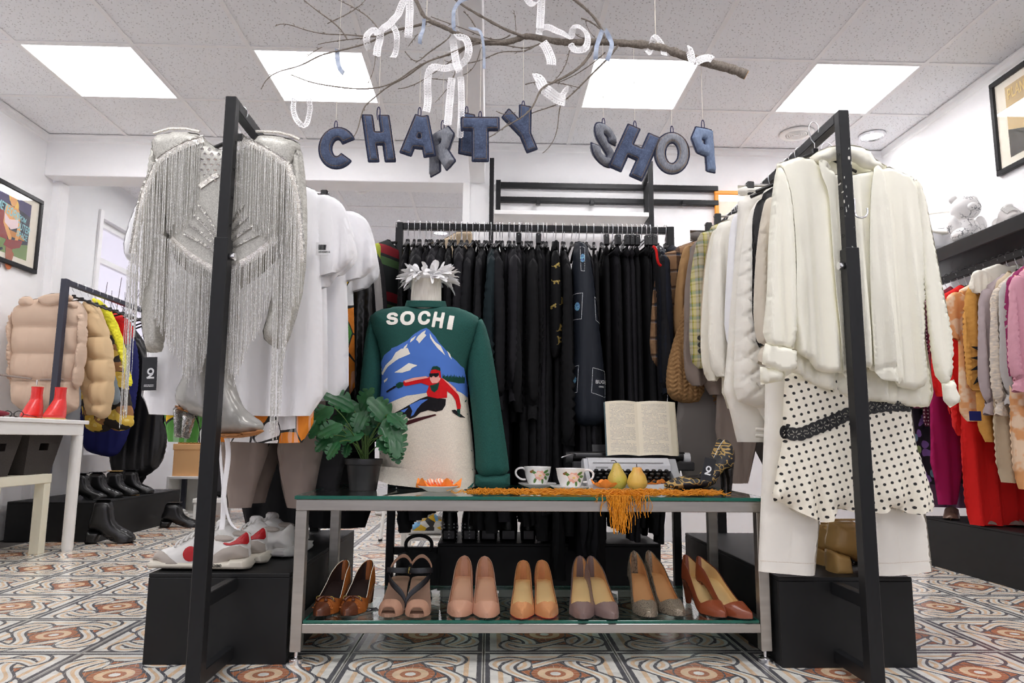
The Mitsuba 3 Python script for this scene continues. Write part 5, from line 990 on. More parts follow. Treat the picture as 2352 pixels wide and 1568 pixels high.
for u, v, sz, ang, dy in ((748, 948, 66, 215, .02), (735, 978, 58, 235, .0), (790, 930, 84, 150, -.01), (818, 948, 90, 200, .03), (838, 925, 66, 60, .02), (862, 962, 72, -20, .01), (768, 985, 64, 205, -.02), (806, 1002, 92, 190, -.05), (840, 985, 50, 100, -.01), (878, 950, 78, 130, -.02), (905, 962, 62, -35, -.03), (896, 985, 86, -60, -.04), (906, 1012, 70, -75, -.05), (880, 1020, 60, -40, -.05), (770, 1028, 50, 240, -.03), (798, 1030, 34, 260, -.03), (752, 1012, 56, 225, .01), (912, 1038, 44, -80, -.05), (832, 960, 60, 250, -.03), (866, 936, 48, 30, .03), (815, 975, 50, 120, .03)):
    Y = PYY+dy-(.11 if u < 785 else 0); c = at(u, v, Y=Y); L = sz/1630*Y*.96; a = math.radians(ang)
    P, f, _ = fill(affinity.scale(LP, L, L*.95, origin=(0, 0)), L*.075)
    q = P/L; V = np.stack([P[:, 0]-L*.35, P[:, 1], L*(.30*np.abs(q[:, 1])-.20*(q[:, 0]-.3)**2+.03*np.sin(np.abs(q[:, 1])*22))], 1)
    tip = np.array([math.cos(a), -.35+r.uniform(-.15, .1), math.sin(a)]); tip /= np.linalg.norm(tip); nn = np.array([r.uniform(-.3, .3), -.75, .65]); nn -= (nn@tip)*tip; nn /= np.linalg.norm(nn); M = np.eye(4); M[:3, 0], M[:3, 2] = tip, nn; M[:3, 1] = np.cross(nn, tip); M[:3, 3] = c
    lf = part(pt, 'leaf', thick(tf((V, f), M), .0008), 'm_leaf', True)
    base = (M@np.array([-L*.35, 0, 0, 1]))[:3]
    part(lf, 'midrib', tube(np.array([(M@np.array([x*L-L*.35, 0, -.20*L*(x-.3)**2+.0012, 1]))[:3] for x in np.linspace(.02, .98, 7)]), np.linspace(.0012, .0005, 7), 5), 'm_leafvein', True)
    root = np.array([PX+r.uniform(-.015, .015), PYY+r.uniform(-.01, .01), TOP+.09])
    part(lf, 'stalk', tube(spline([root, root*.5+base*.5+np.array([0, 0, .03]), base], 10), .0019, 6), 'm_stem', True)
# ------------------------------------------------------------------ on the glass top: plate of sweets, cups, cloth, pears
mat('m_china', srgb(244, 243, 240), .12, clearcoat=.6); mat('m_orangepaper', srgb(250, 150, 60), .7); mat('m_sweet', proc(lambda p, n, uv: mix(srgb(240, 150, 110), srgb(250, 225, 205), dr.select(dr.sin(p.x*600+p.z*300) > .2, 1., 0.))), .3)
q = at(1006, 1130, Z=TOP); pl = thing('plate', 'small white plate holding orange paper and sweets, left part of the glass table', 'plate'); PM = mv(q[0], q[1]+.03, TOP)
part(pl, 'dish', tf(lathe([(.0001, .002), (.030, .002), (.034, 0), (.037, .002), (.060, .013), (.068, .018), (.0675, .020), (.058, .016), (.034, .006), (.0001, .005)], 44), PM), 'm_china', True)
def ruffle(rx, n, A, seed): return lambda u, v: ((.012+rx*u)*np.cos(v*6.2832)*1.15, (.012+rx*u)*np.sin(v*6.2832)*.8, .008+u**1.6*(.020+A*np.sin(v*6.2832*n+seed)+A*.6*np.sin(v*6.2832*(n*2+1)+seed*2)))
single('orange_paper', thick(tf(grid(ruffle(.052, 5, .011, 1), 9, 80)[0], PM), .0006), 'm_orangepaper', 'crumpled orange tissue paper lying on the white plate', 'tissue paper', True)
for x, y, l in ((-.026, -.012, 'left'), (.004, -.018, 'middle'), (.026, -.004, 'right'), (.0, .016, 'back')):
    single('sweet', tf(cat(sphere((0, 0, 0), (.017, .013, .011), 3), tf(hull([[.012, 0, 0], [.024, .008, .006], [.024, -.008, .006], [.024, 0, -.006], [.025, .004, .002]]), np.eye(4))), PM@mv(x, y, .030)@rot('z', 40*x*40)), 'm_sweet', f'pink and white wrapped sweet on the orange paper, {l} one of four', 'sweet', True)
PROFC = [(.0001, .004), (.020, .004), (.022, 0), (.024, 0), (.0245, .004), (.030, .012), (.0365, .032), (.0395, .052), (.0408, .060), (.0396, .060), (.0380, .050), (.035, .032), (.028, .012), (.0001, .008)]
for k, c in dict(rose=(238, 178, 160), rose2=(250, 220, 205), rosey=(240, 205, 120), leafg=(86, 124, 62), flybrown=(140, 84, 40)).items(): mat('m_'+k, srgb(*c), .3)
def cup_r(z): return float(np.interp(z, [.004, .012, .032, .052, .060], [.0245, .030, .0365, .0395, .0408]))
def on_cup(poly, M, off):
    return thick(tf(sheet(poly, .003, lambda a, b: ((np.interp(b, [.004, .012, .032, .052, .060], [.0245, .030, .0365, .0395, .0408])+off)*np.sin(a/.036), -(np.interp(b, [.004, .012, .032, .052, .060], [.0245, .030, .0365, .0395, .0408])+off)*np.cos(a/.036), b)), M), .0004)
def blob(x, y, rx, ry, n=0, A=0, ph=0):
    t = np.linspace(0, 6.2832, 40)[:-1]; k = 1+A*np.sin(n*t+ph); return Polygon(np.stack([x+rx*k*np.cos(t), y+ry*k*np.sin(t)], 1)).buffer(0)
def rose_print(c, M, name='rose'):
    for nm, m, ps_, off in ((name, 'm_rose', [blob(.0, .034, .015, .015, 7, .12)], .0006), (name+'_petal', 'm_rose2', [blob(-.004, .037, .010, .008, 5, .15), blob(.006, .030, .007, .006, 5, .15, 1)], .0010), (name+'_heart', 'm_rosey', [blob(.0, .034, .004, .003)], .0014),
                            ('leaf_print', 'm_leafg', [affinity.rotate(blob(x, y, .009, .004, 0, 0), a) for x, y, a in ((.018, .046, 30), (.020, .026, -40), (-.016, .018, 60), (.010, .016, -70), (-.018, .044, 150), (.026, .037, 0))], .0005), ('butterfly_print', 'm_flybrown', [affinity.rotate(blob(-.022, .048, .005, .003), 40), affinity.rotate(blob(-.026, .045, .004, .003), -40)], .0005)):
        for p_ in ps_: part(c, nm, on_cup(p_, M, off), m, True)
def teacup(u, v, side, label, dz=0):
    q = at(u, v, Z=TOP+dz); M = mv(q[0], q[1]+.035, TOP+dz)
    s = single('saucer', tf(lathe([(.0001, .004), (.028, .004), (.030, .001), (.033, .001), (.060, .010), (.068, .0145), (.067, .0165), (.056, .012), (.032, .0065), (.0001, .0065)], 44), M), 'm_china', 'white saucer under the '+label, 'saucer', True)
    t = thing('teacup', label, 'teacup'); C = M@mv(0, 0, .0068)@sc(1.18, 1.18, 1.10)
    part(t, 'bowl', tf(lathe(PROFC, 44), C), 'm_china', True)
    part(t, 'handle', tf(tube(spline([[side*.038, 0, .050], [side*.050, 0, .056], [side*.064, 0, .048], [side*.064, 0, .034], [side*.052, 0, .022], [side*.035, 0, .020]], 26), .0034, 10), C), 'm_china', True)
    part(t, 'rim_band', tf(lathe([(.0412, .0595), (.0414, .0605), (.0396, .0608)], 44), C), 'm_china', True)
    rose_print(t, C@rot('z', 8))
teacup(1236, 1121, -1, 'rose painted white teacup with its handle to the left')
teacup(1313, 1128, 1, 'rose painted white teacup with its handle to the right')
mat('m_yellowcloth', proc(lambda p, n, uv: mix(srgb(214, 148, 12), srgb(240, 190, 50), noise(p.x*120, p.y*120, p.z*120))), .7, sheen=.5); mat('m_goldstrand', srgb(206, 132, 14), .6)
sc_ = thing('scarf', 'mustard yellow scarf with long tangled fringe spread on the front of the glass table', 'scarf')
q0, q1 = at(1095, 1120, Z=TOP), at(1555, 1126, Z=TOP)
def cl(a, b): return a, b, TOP+.0015+.006*meshkit.noise(np.stack([a*60, b*60, a*0], -1))+.004*np.abs(np.sin(a*40+b*30))
part(sc_, 'cloth', thick(sheet(Polygon(chaikin([(q0[0]+.03, TY0+.03), (q0[0]+.15, TY0+.015), (.20, TY0+.006), (.50, TY0+.006), (q1[0], TY0+.04), (q1[0]+.02, TY0+.09), (.3, TY0+.15), (q0[0]+.02, TY0+.10)], 1)), .010, cl), .0012), 'm_yellowcloth', True)
r = np.random.default_rng(9); V, n = [], 0
fr = []
for i in range(620):       # strands lying along the front edge
    x = r.uniform(q0[0]-.03, q1[0]+.03); y = TY0+r.uniform(.004, .05); L = r.uniform(.03, .10); a = r.normal(0, 1.0)
    k = np.linspace(0, 1, 7); P = np.stack([x+L*k*math.cos(a)+np.cumsum(r.normal(0, .003, 7)), np.clip(y-abs(L*.25*math.sin(a))*k+np.cumsum(r.normal(0, .003, 7)), TY0-.002, TY0+.12), TOP+.004+r.uniform(.004, .020)*np.abs(np.sin(k*5+i))], 1); fr.append(tube(P, .0011, 4, False))
for i in range(170):       # strands hanging over the edge
    c = r.choice([1418, 1432, 1410, 1466, 1478, 1390], p=[.34, .24, .16, .14, .06, .06]); x = float(at(c+r.normal(0, 9), 1150, Y=TY0)[0]); L = r.uniform(.02, .115)*(1.0 if abs(c-1420) < 20 else .6)
    k = np.linspace(0, 1, 9); w = np.cumsum(r.normal(0, .0022, 9)); P = np.stack([x+w, TY0-.010-.004*np.sin(k*9+i)+.03*np.clip(.12-k, 0, 1)/.12, TOP+.006-L*np.clip((k-.12)/.88, 0, 1)], 1); fr.append(tube(P, .0010, 4, False))
part(sc_, 'fringe', cat(*fr), 'm_goldstrand', False, kind='stuff')
mat('m_pear', proc(lambda p, n, uv: mix(mix((.48, .44, .075), (.62, .44, .10), smoothstep(.3, .7, noise(p.x*18, p.y*18, p.z*18))), (.25, .16, .04), dr.select(noise(p.x*330, p.y*330, p.z*330) > .88, .6, 0.))), .4)
mat('m_pear2', proc(lambda p, n, uv: mix(mix((.66, .43, .09), (.72, .34, .08), smoothstep(.35, .7, noise(p.x*16+4, p.y*16, p.z*16))), (.4, .22, .04), dr.select(noise(p.x*330, p.y*330, p.z*330) > .9, .5, 0.))), .4); mat('m_stalk', srgb(50, 36, 28), .8)
PEAR = [(.0001, .002), (.012, .0), (.024, .006), (.0315, .020), (.033, .032), (.030, .046), (.023, .060), (.0165, .072), (.013, .082), (.010, .089), (.005, .092), (.0001, .090)]
q = at(1424, 1131, Z=TOP); pr1 = thing('pear', 'green pear with a bent stalk on the yellow scarf, left of the two pears', 'pear'); M = mv(q[0], q[1]+.035, TOP+.008)@rot('y', -3)@sc(1.0, 1, .93)
part(pr1, 'fruit', tf(lathe(PEAR, 36), M), 'm_pear', True); part(pr1, 'stalk', tf(tube(spline([[0, 0, .088], [-.002, 0, .098], [-.008, 0, .101], [-.017, 0, .100]], 10), .0014, 6), M), 'm_stalk', True)
q = at(1469, 1133, Z=TOP); pr2 = thing('pear', 'yellow rounded pear on the yellow scarf, right of the two pears', 'pear'); M = mv(q[0], q[1]+.033, TOP+.008)@sc(1.0, 1, .80)
part(pr2, 'fruit', tf(lathe([(a*(1 if b < .05 else 1.18 if b < .085 else 1.5), b) for a, b in PEAR], 36), M), 'm_pear2', True); part(pr2, 'stalk', tf(tube(spline([[0, 0, .088], [-.001, 0, .096], [-.001, .0, .104]], 6), .0013, 6), M), 'm_stalk', True)
for (u, v, rx, sd, l) in ((1395, 1131, .030, 2, 'crumpled orange paper under the green pear on the scarf'), (1498, 1129, .036, 5, 'crumpled orange paper right of the yellow pear')):
    q = at(u, v, Z=TOP); single('orange_paper', thick(tf(grid(ruffle(rx, 4, .006, sd), 8, 60)[0], mv(q[0], q[1]+.03, TOP+.006)), .0006), 'm_orangepaper', l, 'tissue paper', True)
# ------------------------------------------------------------------ typewriter with an open book
TT = TOP+.006
ty = thing('typewriter', 'pale grey portable typewriter with black keys on the right part of the glass table', 'typewriter')
mat('m_typegrey', srgb(196, 197, 200), .4); mat('m_typedark', srgb(40, 40, 42), .4); mat('m_typeside', srgb(160, 162, 164), .45)
YT = 2.44; tx0, tx1 = float(at(1350, 1090, Y=YT-.05)[0]), float(at(1572, 1090, Y=YT-.05)[0]); TM = mv(0, 0, TT)
def prism_x(prof, x0, x1): return tf(extrude(Polygon(prof), x1-x0), mv(x0, 0, 0)@np.array([[0, 0, 1, 0], [1, 0, 0, 0], [0, 1, 0, 0], [0, 0, 0, 1.]]))
y0 = 2.375
part(ty, 'base', prism_x([(y0, TT+.001), (y0+.26, TT+.001), (y0+.26, TT+.035), (y0+.13, TT+.035), (y0+.10, TT+.016), (y0, TT+.012)], tx0+.012, tx1-.012), 'm_typedark')
part(ty, 'front_lip', prism_x([(y0-.008, TT+.001), (y0+.012, TT+.001), (y0+.012, TT+.020), (y0-.004, TT+.018)], tx0+.012, tx1-.024), 'm_typegrey', 40)
for s, (a, b) in ((0, (tx0, tx0+.014)), (1, (tx1-.026, tx1))):
    part(ty, 'side_cheek', prism_x([(y0-.012, TT+.001), (y0+.27, TT+.001), (y0+.27, TT+.06), (y0+.15, TT+.098), (y0+.125, TT+.098), (y0+.085, TT+.055), (y0+.02, TT+.022), (y0-.012, TT+.014)], a, b), 'm_typegrey' if s == 0 else 'm_typeside', 40)
part(ty, 'top_cover', prism_x([(y0+.088, TT+.058), (y0+.108, TT+.062), (y0+.20, TT+.08), (y0+.20, TT+.090), (y0+.165, TT+.101), (y0+.125, TT+.101), (y0+.092, TT+.076)], tx0+.0145, tx1-.0265), 'm_typegrey', 30)
part(ty, 'cover_groove', prism_x([(y0+.0985, TT+.0835), (y0+.1005, TT+.0855), (y0+.0985, TT+.0870), (y0+.0965, TT+.0850)], tx0+.03, tx1-.05), 'm_typeside')
part(ty, 'nameplate', flat_text('Deluxe', .010, mv(tx0+.03, y0+.0905, TT+.066)@rot('x', -8)@XZ) if 0 else tf(bx(-.022, .022, -.001, .001, -.004, .004, .001), mv(tx0+.06, y0+.0905, TT+.068)), 'm_typeside')
key = mikit.ply(cat(lathe([(.0001, .009), (.0062, .0085), (.0072, .007), (.0070, .002), (.006, 0)], 12), tube([[0, 0, 0], [0, .004, -.02]], .0016, 4)), 'm_blackplastic', 40)
nk = 0
for row in range(4):
    yk, zk = y0+.018+row*.0185, TT+.020+row*.0115; w = tx1-tx0-.07; nn = 12 - (row == 0)
    for i in range(nn):
        part(ty, 'key', key, None, M=mv(tx0+.026+(i+.5*(row % 2))*w/11.6, yk, zk)@rot('x', 22))
for x in (tx0+.03, tx1-.04):
    for y in (y0+.03, y0+.22): part(ty, 'rubber_foot', tf(lathe([(.0001, 0), (.009, 0), (.010, .0065), (.0001, .0065)], 14), mv(x, y, TOP)), 'm_blackplastic')
part(ty, 'space_bar', bx(tx0+.06, tx1-.09, y0+.003, y0+.012, TT+.014, TT+.020, .002), 'm_blackplastic')
part(ty, 'platen', tf(tube([[tx0-.035, 0, 0], [tx1+.055, 0, 0]], .016, 20), mv(0, y0+.215, TT+.105)), 'm_blackplastic', 40)
for x in (tx0-.04, tx1+.062): part(ty, 'platen_knob', tf(tube([[x-.012, 0, 0], [x+.012, 0, 0]], .021, 18), mv(0, y0+.215, TT+.098)), 'm_typegrey' if x > 0.7 else 'm_typedark', 40)
part(ty, 'carriage', bx(tx0-.03, tx1+.085, y0+.185, y0+.25, TT+.055, TT+.086, .004), 'm_typedark')
part(ty, 'return_lever', tube(spline([[tx0-.02, y0+.2, TT+.105], [tx0-.03, y0+.17, TT+.112], [tx0-.075, y0+.14, TT+.10]], 10), .0028, 6), 'm_chrome', True)
part(ty, 'paper_rest', tf(bx(tx0+.05, tx1+.02, -.002, .002, 0, .05, .001), mv(0, y0+.25, TT+.098)@rot('x', -18)), 'm_typedark')
bk = thing('open_book', 'open paperback with cream printed pages standing on the typewriter', 'book')
mat('m_pages', srgb(226, 218, 194), .8); mat('m_bookcover', srgb(84, 106, 112), .6)
def print_fn(p, n, uv):
    # lines of small print with word gaps and a margin
    l = uv.y*41; k = dr.floor(l); f = l-k
    w = noise(uv.x*34+k*7.3, k*3.1); ink = (f > .30) & (f < .66) & (uv.x > .12+.05*dr.select(cell_rand(k, 3) > .8, 1., 0.)) & (uv.x < .90-.3*dr.select(cell_rand(k, 9) > .86, 1., 0.)) & (uv.y > .045) & (uv.y < .955) & (w > .27)
    return dr.select(ink, mix((.30, .29, .27), (.58, .55, .48), cell_rand(uv.x*260, uv.y*240)), mi.Color3f(.76, .70, .56))
mat('m_print', proc(print_fn), .8)
BYY = y0+.14; b0, b1, bm = at(1395, 1046, Y=BYY), at(1545, 1048, Y=BYY), at(1470, 1048, Y=BYY); zt = at(1402, 922, Y=BYY+.03)[2]; Hb = zt-b0[2]
def page(x0, x1, bend, lean, z0, y):
    return grid(lambda u, v: (x0+(x1-x0)*u+.0*v, y+bend*np.sin(np.pi*np.clip(u, 0, 1))*-1+lean*v, z0+Hb*v+.004*np.sin(np.pi*u)), 14, 6)
zb0 = b0[2]+.0
(pgl, uvl), (pgr, uvr) = page(b0[0], bm[0], .010, .040, zb0, BYY), page(bm[0], b1[0], .014, .040, zb0, BYY)
part(bk, 'left_page', pgl, 'm_print', True, uvl*[1, 1]); part(bk, 'right_page', pgr, 'm_print', True, uvr)
part(bk, 'page_block', thick(tf(page(b0[0]+.002, bm[0], .008, .040, zb0, BYY+.005)[0], np.eye(4)), .006), 'm_pages', True)
for i in range(7): part(bk, 'fanned_page', thick(page(bm[0], b1[0]+.004*i, .014-.001*i, .040, zb0, BYY+.003+.0035*i)[0], .0008), 'm_pages', True)
part(bk, 'page_block', thick(page(bm[0], b1[0]+.030, .006, .040, zb0, BYY+.038)[0], .016), 'm_pages', True)
part(bk, 'cover', thick(page(b0[0]-.003, bm[0], .008, .042, zb0-.002, BYY+.0105)[0], .0016), 'm_bookcover', True); part(bk, 'cover', thick(page(bm[0], b1[0]+.036, .006, .042, zb0-.002, BYY+.049)[0], .0016), 'm_bookcover', True)
# ------------------------------------------------------------------ black and gold brocade heels
def brocade(p, n, uv):
    a = dr.abs(fbm(uv.x*34, uv.y*34, 0., 3)-.5); b = voronoi(uv.x*36+noise(uv.x*40, uv.y*40)*1.5, uv.y*36)
    return dr.select(((a < .028) | (dr.abs(b[0]-.32) < .05)) & (noise(uv.x*17+3, uv.y*17) > .42), mi.Color3f(.42, .27, .085), mi.Color3f(.018, .018, .022))
mat('m_brocade', proc(brocade), .5); mat('m_heelblack', srgb(14, 14, 15), .3)
def brocade_shoe(Y, du, dv, label):
    t = thing('brocade_shoe', label, 'shoe'); pz = lambda q: [(x, z) for x, z in plane([(u+du, v+dv) for u, v in q], Y)]
    up = Puff(Polygon(chaikin(pz([(1536, 1118), (1546, 1106), (1572, 1096), (1600, 1094), (1622, 1092), (1640, 1060), (1655, 1028), (1662, 1008), (1674, 1012), (1686, 1030), (1688, 1056), (1682, 1074), (1668, 1076), (1650, 1094), (1640, 1116), (1600, 1122), (1552, 1124)]), 1)), .034, .035, y=Y); part(t, 'upper', up.mesh(.006), 'm_brocade', True, up.uv)
    inn = up.patch(Polygon(pz([(1582, 1096), (1604, 1086), (1624, 1060), (1650, 1014), (1660, 1010), (1648, 1040), (1632, 1070), (1622, 1094), (1604, 1097)])), .0018, .006); part(t, 'lining', thick(inn, .001), 'm_heelblack', True)
    S = Puff(Polygon(chaikin(pz([(1537, 1120), (1560, 1126), (1640, 1118), (1644, 1124), (1636, 1133), (1560, 1134), (1542, 1130)]), 1)), .035, .008, y=Y); part(t, 'platform', S.mesh(.006), 'm_brocade', True, S.uv)
    Hh = Puff(Polygon(pz([(1664, 1074), (1687, 1060), (1684, 1100), (1681, 1134), (1671, 1134), (1670, 1100)])), .013, .010, y=Y+.004); part(t, 'heel', Hh.mesh(.006), 'm_heelblack', True, Hh.uv)
    return t
brocade_shoe(2.30, -14, -2, 'black and gold brocade high heel, the one behind its tagged twin')
brocade_shoe(2.225, 0, 0, 'black and gold brocade platform heel with a number tag, right end of the glass table')
t = thing('swing_tag', 'dark swing tag with a white number mark hanging in the brocade heel', 'tag'); Q = mv(*at(1627, 1078, Y=2.165))@rot('y', 14)
part(t, 'card', tf(bx(-.0175, .0175, -.0008, .0008, -.034, .034, .0005), Q), 'c_tag'); part(t, 'number_print', tf(extrude(number_mark(.026), .0005), Q@mv(.0, -.0009, -.014)@rot('y', 0)@XZ), 'c_printwhite')
part(t, 'cord', tube(spline([at(1640, 1050, Y=2.165), at(1652, 1025, Y=2.17), at(1663, 1010, Y=2.19)], 8), .0007, 4), 'c_printwhite')
# ------------------------------------------------------------------ the hanging branch
mat('m_bark', proc(lambda p, n, uv: mix((.085, .066, .050), (.27, .235, .20), fbm(uv.x*3, uv.y*14, 0., 3))), .8); mat('m_cutwood', srgb(206, 150, 80), .8); mat('m_string', srgb(232, 228, 216), .8); mat('m_cord', srgb(200, 184, 150), .9)
HB = 2.30
br = thing('branch', 'bare branch hung under the ceiling above the table, thick sawn end to the right', 'branch')
def limb(q, r0, r1, dys=(0, 0), n=None, sides=8, seed=0):
    r = np.random.default_rng(seed); q = np.array(q, float); k = len(q)
    pts = np.array([at(u, v, Y=HB+dys[0]+(dys[1]-dys[0])*i/(k-1)) for i, (u, v) in enumerate(q)])
    pts = spline(pts, n or max(8, k*5)); rr = np.linspace(r0, r1, len(pts))*(1+.10*r.normal(size=len(pts)))
    m = tube(pts, rr, sides); uv = np.stack([np.repeat(np.linspace(0, 1, len(pts)), sides)*len(pts), np.tile(np.arange(sides)/sides, len(pts))], 1); uv = np.vstack([uv, [[0, 0], [1, 1]]])
    return m, uv, pts
m, uv, MAINP = limb([(1714, 172), (1660, 153), (1600, 138), (1545, 118), (1500, 105), (1440, 100), (1380, 96), (1300, 97), (1240, 88), (1205, 84), (1180, 93), (1130, 98), (1080, 90), (1040, 72), (1000, 54), (978, 42), (960, 10), (935, -30)], .0155, .006, (-.02, .05), 120, 14, 1)
part(br, 'trunk', m, 'm_bark', True, uv); e = MAINP[0]; dvec = MAINP[0]-MAINP[1]; dvec /= np.linalg.norm(dvec)
part(br, 'sawn_end', tube([e, e+dvec*.0015], .0150, 16), 'm_cutwood', label='pale sawn end of the branch')
LIMBS = [([(1205, 84), (1150, 62), (1110, 40), (1060, 10), (1030, -20)], .007, .005, (.0, .08)), ([(1388, 92), (1378, 60), (1355, 30), (1320, 0), (1290, -20)], .007, .006, (0, .03)), ([(1378, 66), (1355, 50), (1335, 42)], .004, .003, (0, -.02)),
 ([(982, 50), (940, 62), (890, 76), (860, 92), (820, 106), (780, 116), (735, 128), (690, 150), (640, 165), (600, 205)], .0055, .0016, (.02, -.05)), ([(980, 56), (930, 66), (880, 78), (840, 86), (790, 92), (730, 102)], .004, .0016, (.03, .06)), ([(885, 80), (850, 84), (800, 80), (750, 78), (700, 68), (660, 56), (632, 60)], .0036, .0016, (.02, .0)),
 ([(1150, 96), (1110, 94), (1080, 102), (1040, 120), (1000, 135), (960, 152), (920, 180), (880, 198), (830, 204), (780, 200), (720, 190), (690, 180), (668, 172)], .0048, .0016, (.02, -.08)), ([(1075, 104), (1030, 126), (990, 138), (960, 156), (930, 178), (890, 200), (860, 224), (838, 245), (826, 280), (812, 314)], .005, .002, (.01, -.04)),
 ([(1100, 100), (1060, 118), (1036, 140), (1000, 165), (960, 190), (914, 204)], .0036, .0016, (.02, .05)), ([(1035, 80), (1015, 100), (980, 125), (960, 140), (930, 118)], .0035, .002, (.03, .0)), ([(960, 78), (950, 90), (938, 106)], .0025, .0015, (.03, .0)),
 ([(1240, 100), (1200, 110), (1160, 104), (1110, 106), (1102, 120), (1090, 150), (1064, 172)], .0035, .0016, (.02, .04)), ([(1230, 104), (1190, 118), (1150, 120), (1110, 136), (1060, 146), (1020, 138)], .0034, .0015, (.01, .06)),
 ([(1366, 106), (1352, 130), (1330, 155), (1290, 180), (1256, 196), (1240, 210), (1226, 240), (1205, 264), (1180, 280), (1150, 298)], .0075, .002, (.0, -.06)), ([(1420, 102), (1400, 130), (1380, 150), (1350, 180), (1320, 210), (1290, 234), (1250, 250), (1200, 270)], .005, .0022, (.0, .05)),
 ([(1288, 240), (1283, 270), (1276, 310), (1246, 352)], .003, .0014, (.04, .04)), ([(1390, 120), (1360, 146), (1320, 172), (1280, 190)], .003, .0016, (.02, .05)), ([(1310, 106), (1302, 140), (1290, 165), (1262, 195)], .0026, .0014, (.0, .02)), ([(1206, 194), (1250, 188), (1300, 194), (1332, 202)], .0026, .0016, (.02, .0)),
 ([(873, 78), (858, 52), (830, 28), (790, 6), (760, -10)], .003, .0018, (.0, .04)), ([(797, 90), (775, 60), (750, 40), (720, 18), (690, -8)], .0034, .002, (.0, -.03)), ([(752, 54), (790, 36), (820, 18), (842, -4)], .0026, .0016, (0, .04)), ([(1092, 62), (1078, 40), (1064, 26)], .0028, .0022, (.02, .0)), ([(1185, 80), (1184, 50), (1180, 24)], .0018, .0012, (0, 0)),
 ([(864, 92), (862, 130), (858, 160), (844, 192)], .0022, .0012, (.0, 0)), ([(1044, 120), (1046, 160), (1036, 190), (1014, 220), (1000, 235)], .0022, .0012, (.02, .0)), ([(740, 108), (722, 118), (705, 130)], .002, .0012, (-.02, -.04)), ([(1172, 80), (1130, 90), (1090, 76), (1060, 64), (1010, 46), (990, 38)], .003, .0018, (.03, .09)), ([(990, 180), (1018, 183), (1040, 182)], .002, .0014, (.03, .05)),
 ([(1140, 255), (1160, 262), (1184, 258)], .002, .0013, (-.05, -.05)), ([(1122, 316), (1150, 298), (1170, 280)], .002, .0013, (-.06, -.05)), ([(1320, 76), (1330, 84), (1356, 90)], .002, .0016, (0, 0)), ([(1345, 48), (1352, 68), (1368, 88)], .0016, .0012, (0, 0))]
r = np.random.default_rng(3)
for i, (q, r0, r1, d) in enumerate(LIMBS):
    m, uv, P = limb(q, r0*.72, r1*.8, d, None, 7, i+5)
    lm = part(br, 'twig', m, 'm_bark', True, uv)
    buds = []
    for k in range(3, len(P)-1, 3):
        if r.random() < .75:
            t = P[k]-P[k-1]; t /= np.linalg.norm(t); o = np.cross(t, r.normal(size=3)); o /= np.linalg.norm(o); L = r.uniform(.005, .013)
            buds.append(tube([P[k], P[k]+(o*.8+t*.5)*L*.6, P[k]+(o*.7+t*.8)*L], [.0011, .0012, .0007], 5))
    if buds: part(lm, 'buds', cat(*buds), 'm_bark', True)
# cords that carry the branch
def cord(u, v, name, label, r_=.0016, Y=HB, top=ZC-.003):
    p = at(u, v, Y=Y); q = np.array([p[0], p[1], top]); k = np.linspace(0, 1, 30)[:, None]; P = p+(q-p)*k; tw = np.stack([np.cos(k[:, 0]*160), np.sin(k[:, 0]*160), 0*k[:, 0]], 1)*r_*.6
    single(name, cat(tube(P+tw, r_*.7, 5), tube(P-tw, r_*.7, 5), tube([p+[.018*math.cos(a), .018*math.sin(a), -.012] for a in np.linspace(0, 6.28, 14)], r_, 5)), 'm_string', label, 'cord', True)
cord(1506, 98, 'hanging_cord', 'twisted cord holding the thick end of the branch, right of the word SHOP')
cord(980, 46, 'hanging_cord', 'twisted cord holding the left fork of the branch', .0014, HB+.05)
# ------------------------------------------------------------------ denim letters
def denim_fn(p, n, uv): return mix((.018, .026, .060), (.12, .16, .26), .62*noise(uv.x*700, uv.y*160)*noise(uv.x*160, uv.y*700)+.55*fbm(uv.x*28, uv.y*28, 0., 3))
mat('m_denim', proc(denim_fn), .9, sheen=.3)
mat('m_denimgrey', proc(lambda p, n, uv: mix((.07, .08, .11), (.34, .35, .38), .4*noise(uv.x*700, uv.y*160)+.6*fbm(uv.x*22, uv.y*22, 0., 3))), .9); mat('m_denimpale', proc(lambda p, n, uv: mix((.06, .09, .17), (.26, .33, .47), .4*noise(uv.x*700, uv.y*160)+.6*fbm(uv.x*22, uv.y*22, 0., 3))), .9)
mat('m_stitch', srgb(176, 128, 62), .8); mat('m_fray', srgb(40, 44, 66), .9); mat('m_loop', srgb(28, 26, 70), .7)
def strokes(*ls, w=.30): return unary_union([LineString(l).buffer(w/2, cap_style='flat', join_style='mitre') for l in ls])
def ring(cx, cy, rx, ry, w, a0=0, a1=360):
    t = np.radians(np.linspace(a0, a1, 40)); return LineString(np.stack([cx+rx*np.cos(t), cy+ry*np.sin(t)], 1)).buffer(w/2, cap_style='flat')
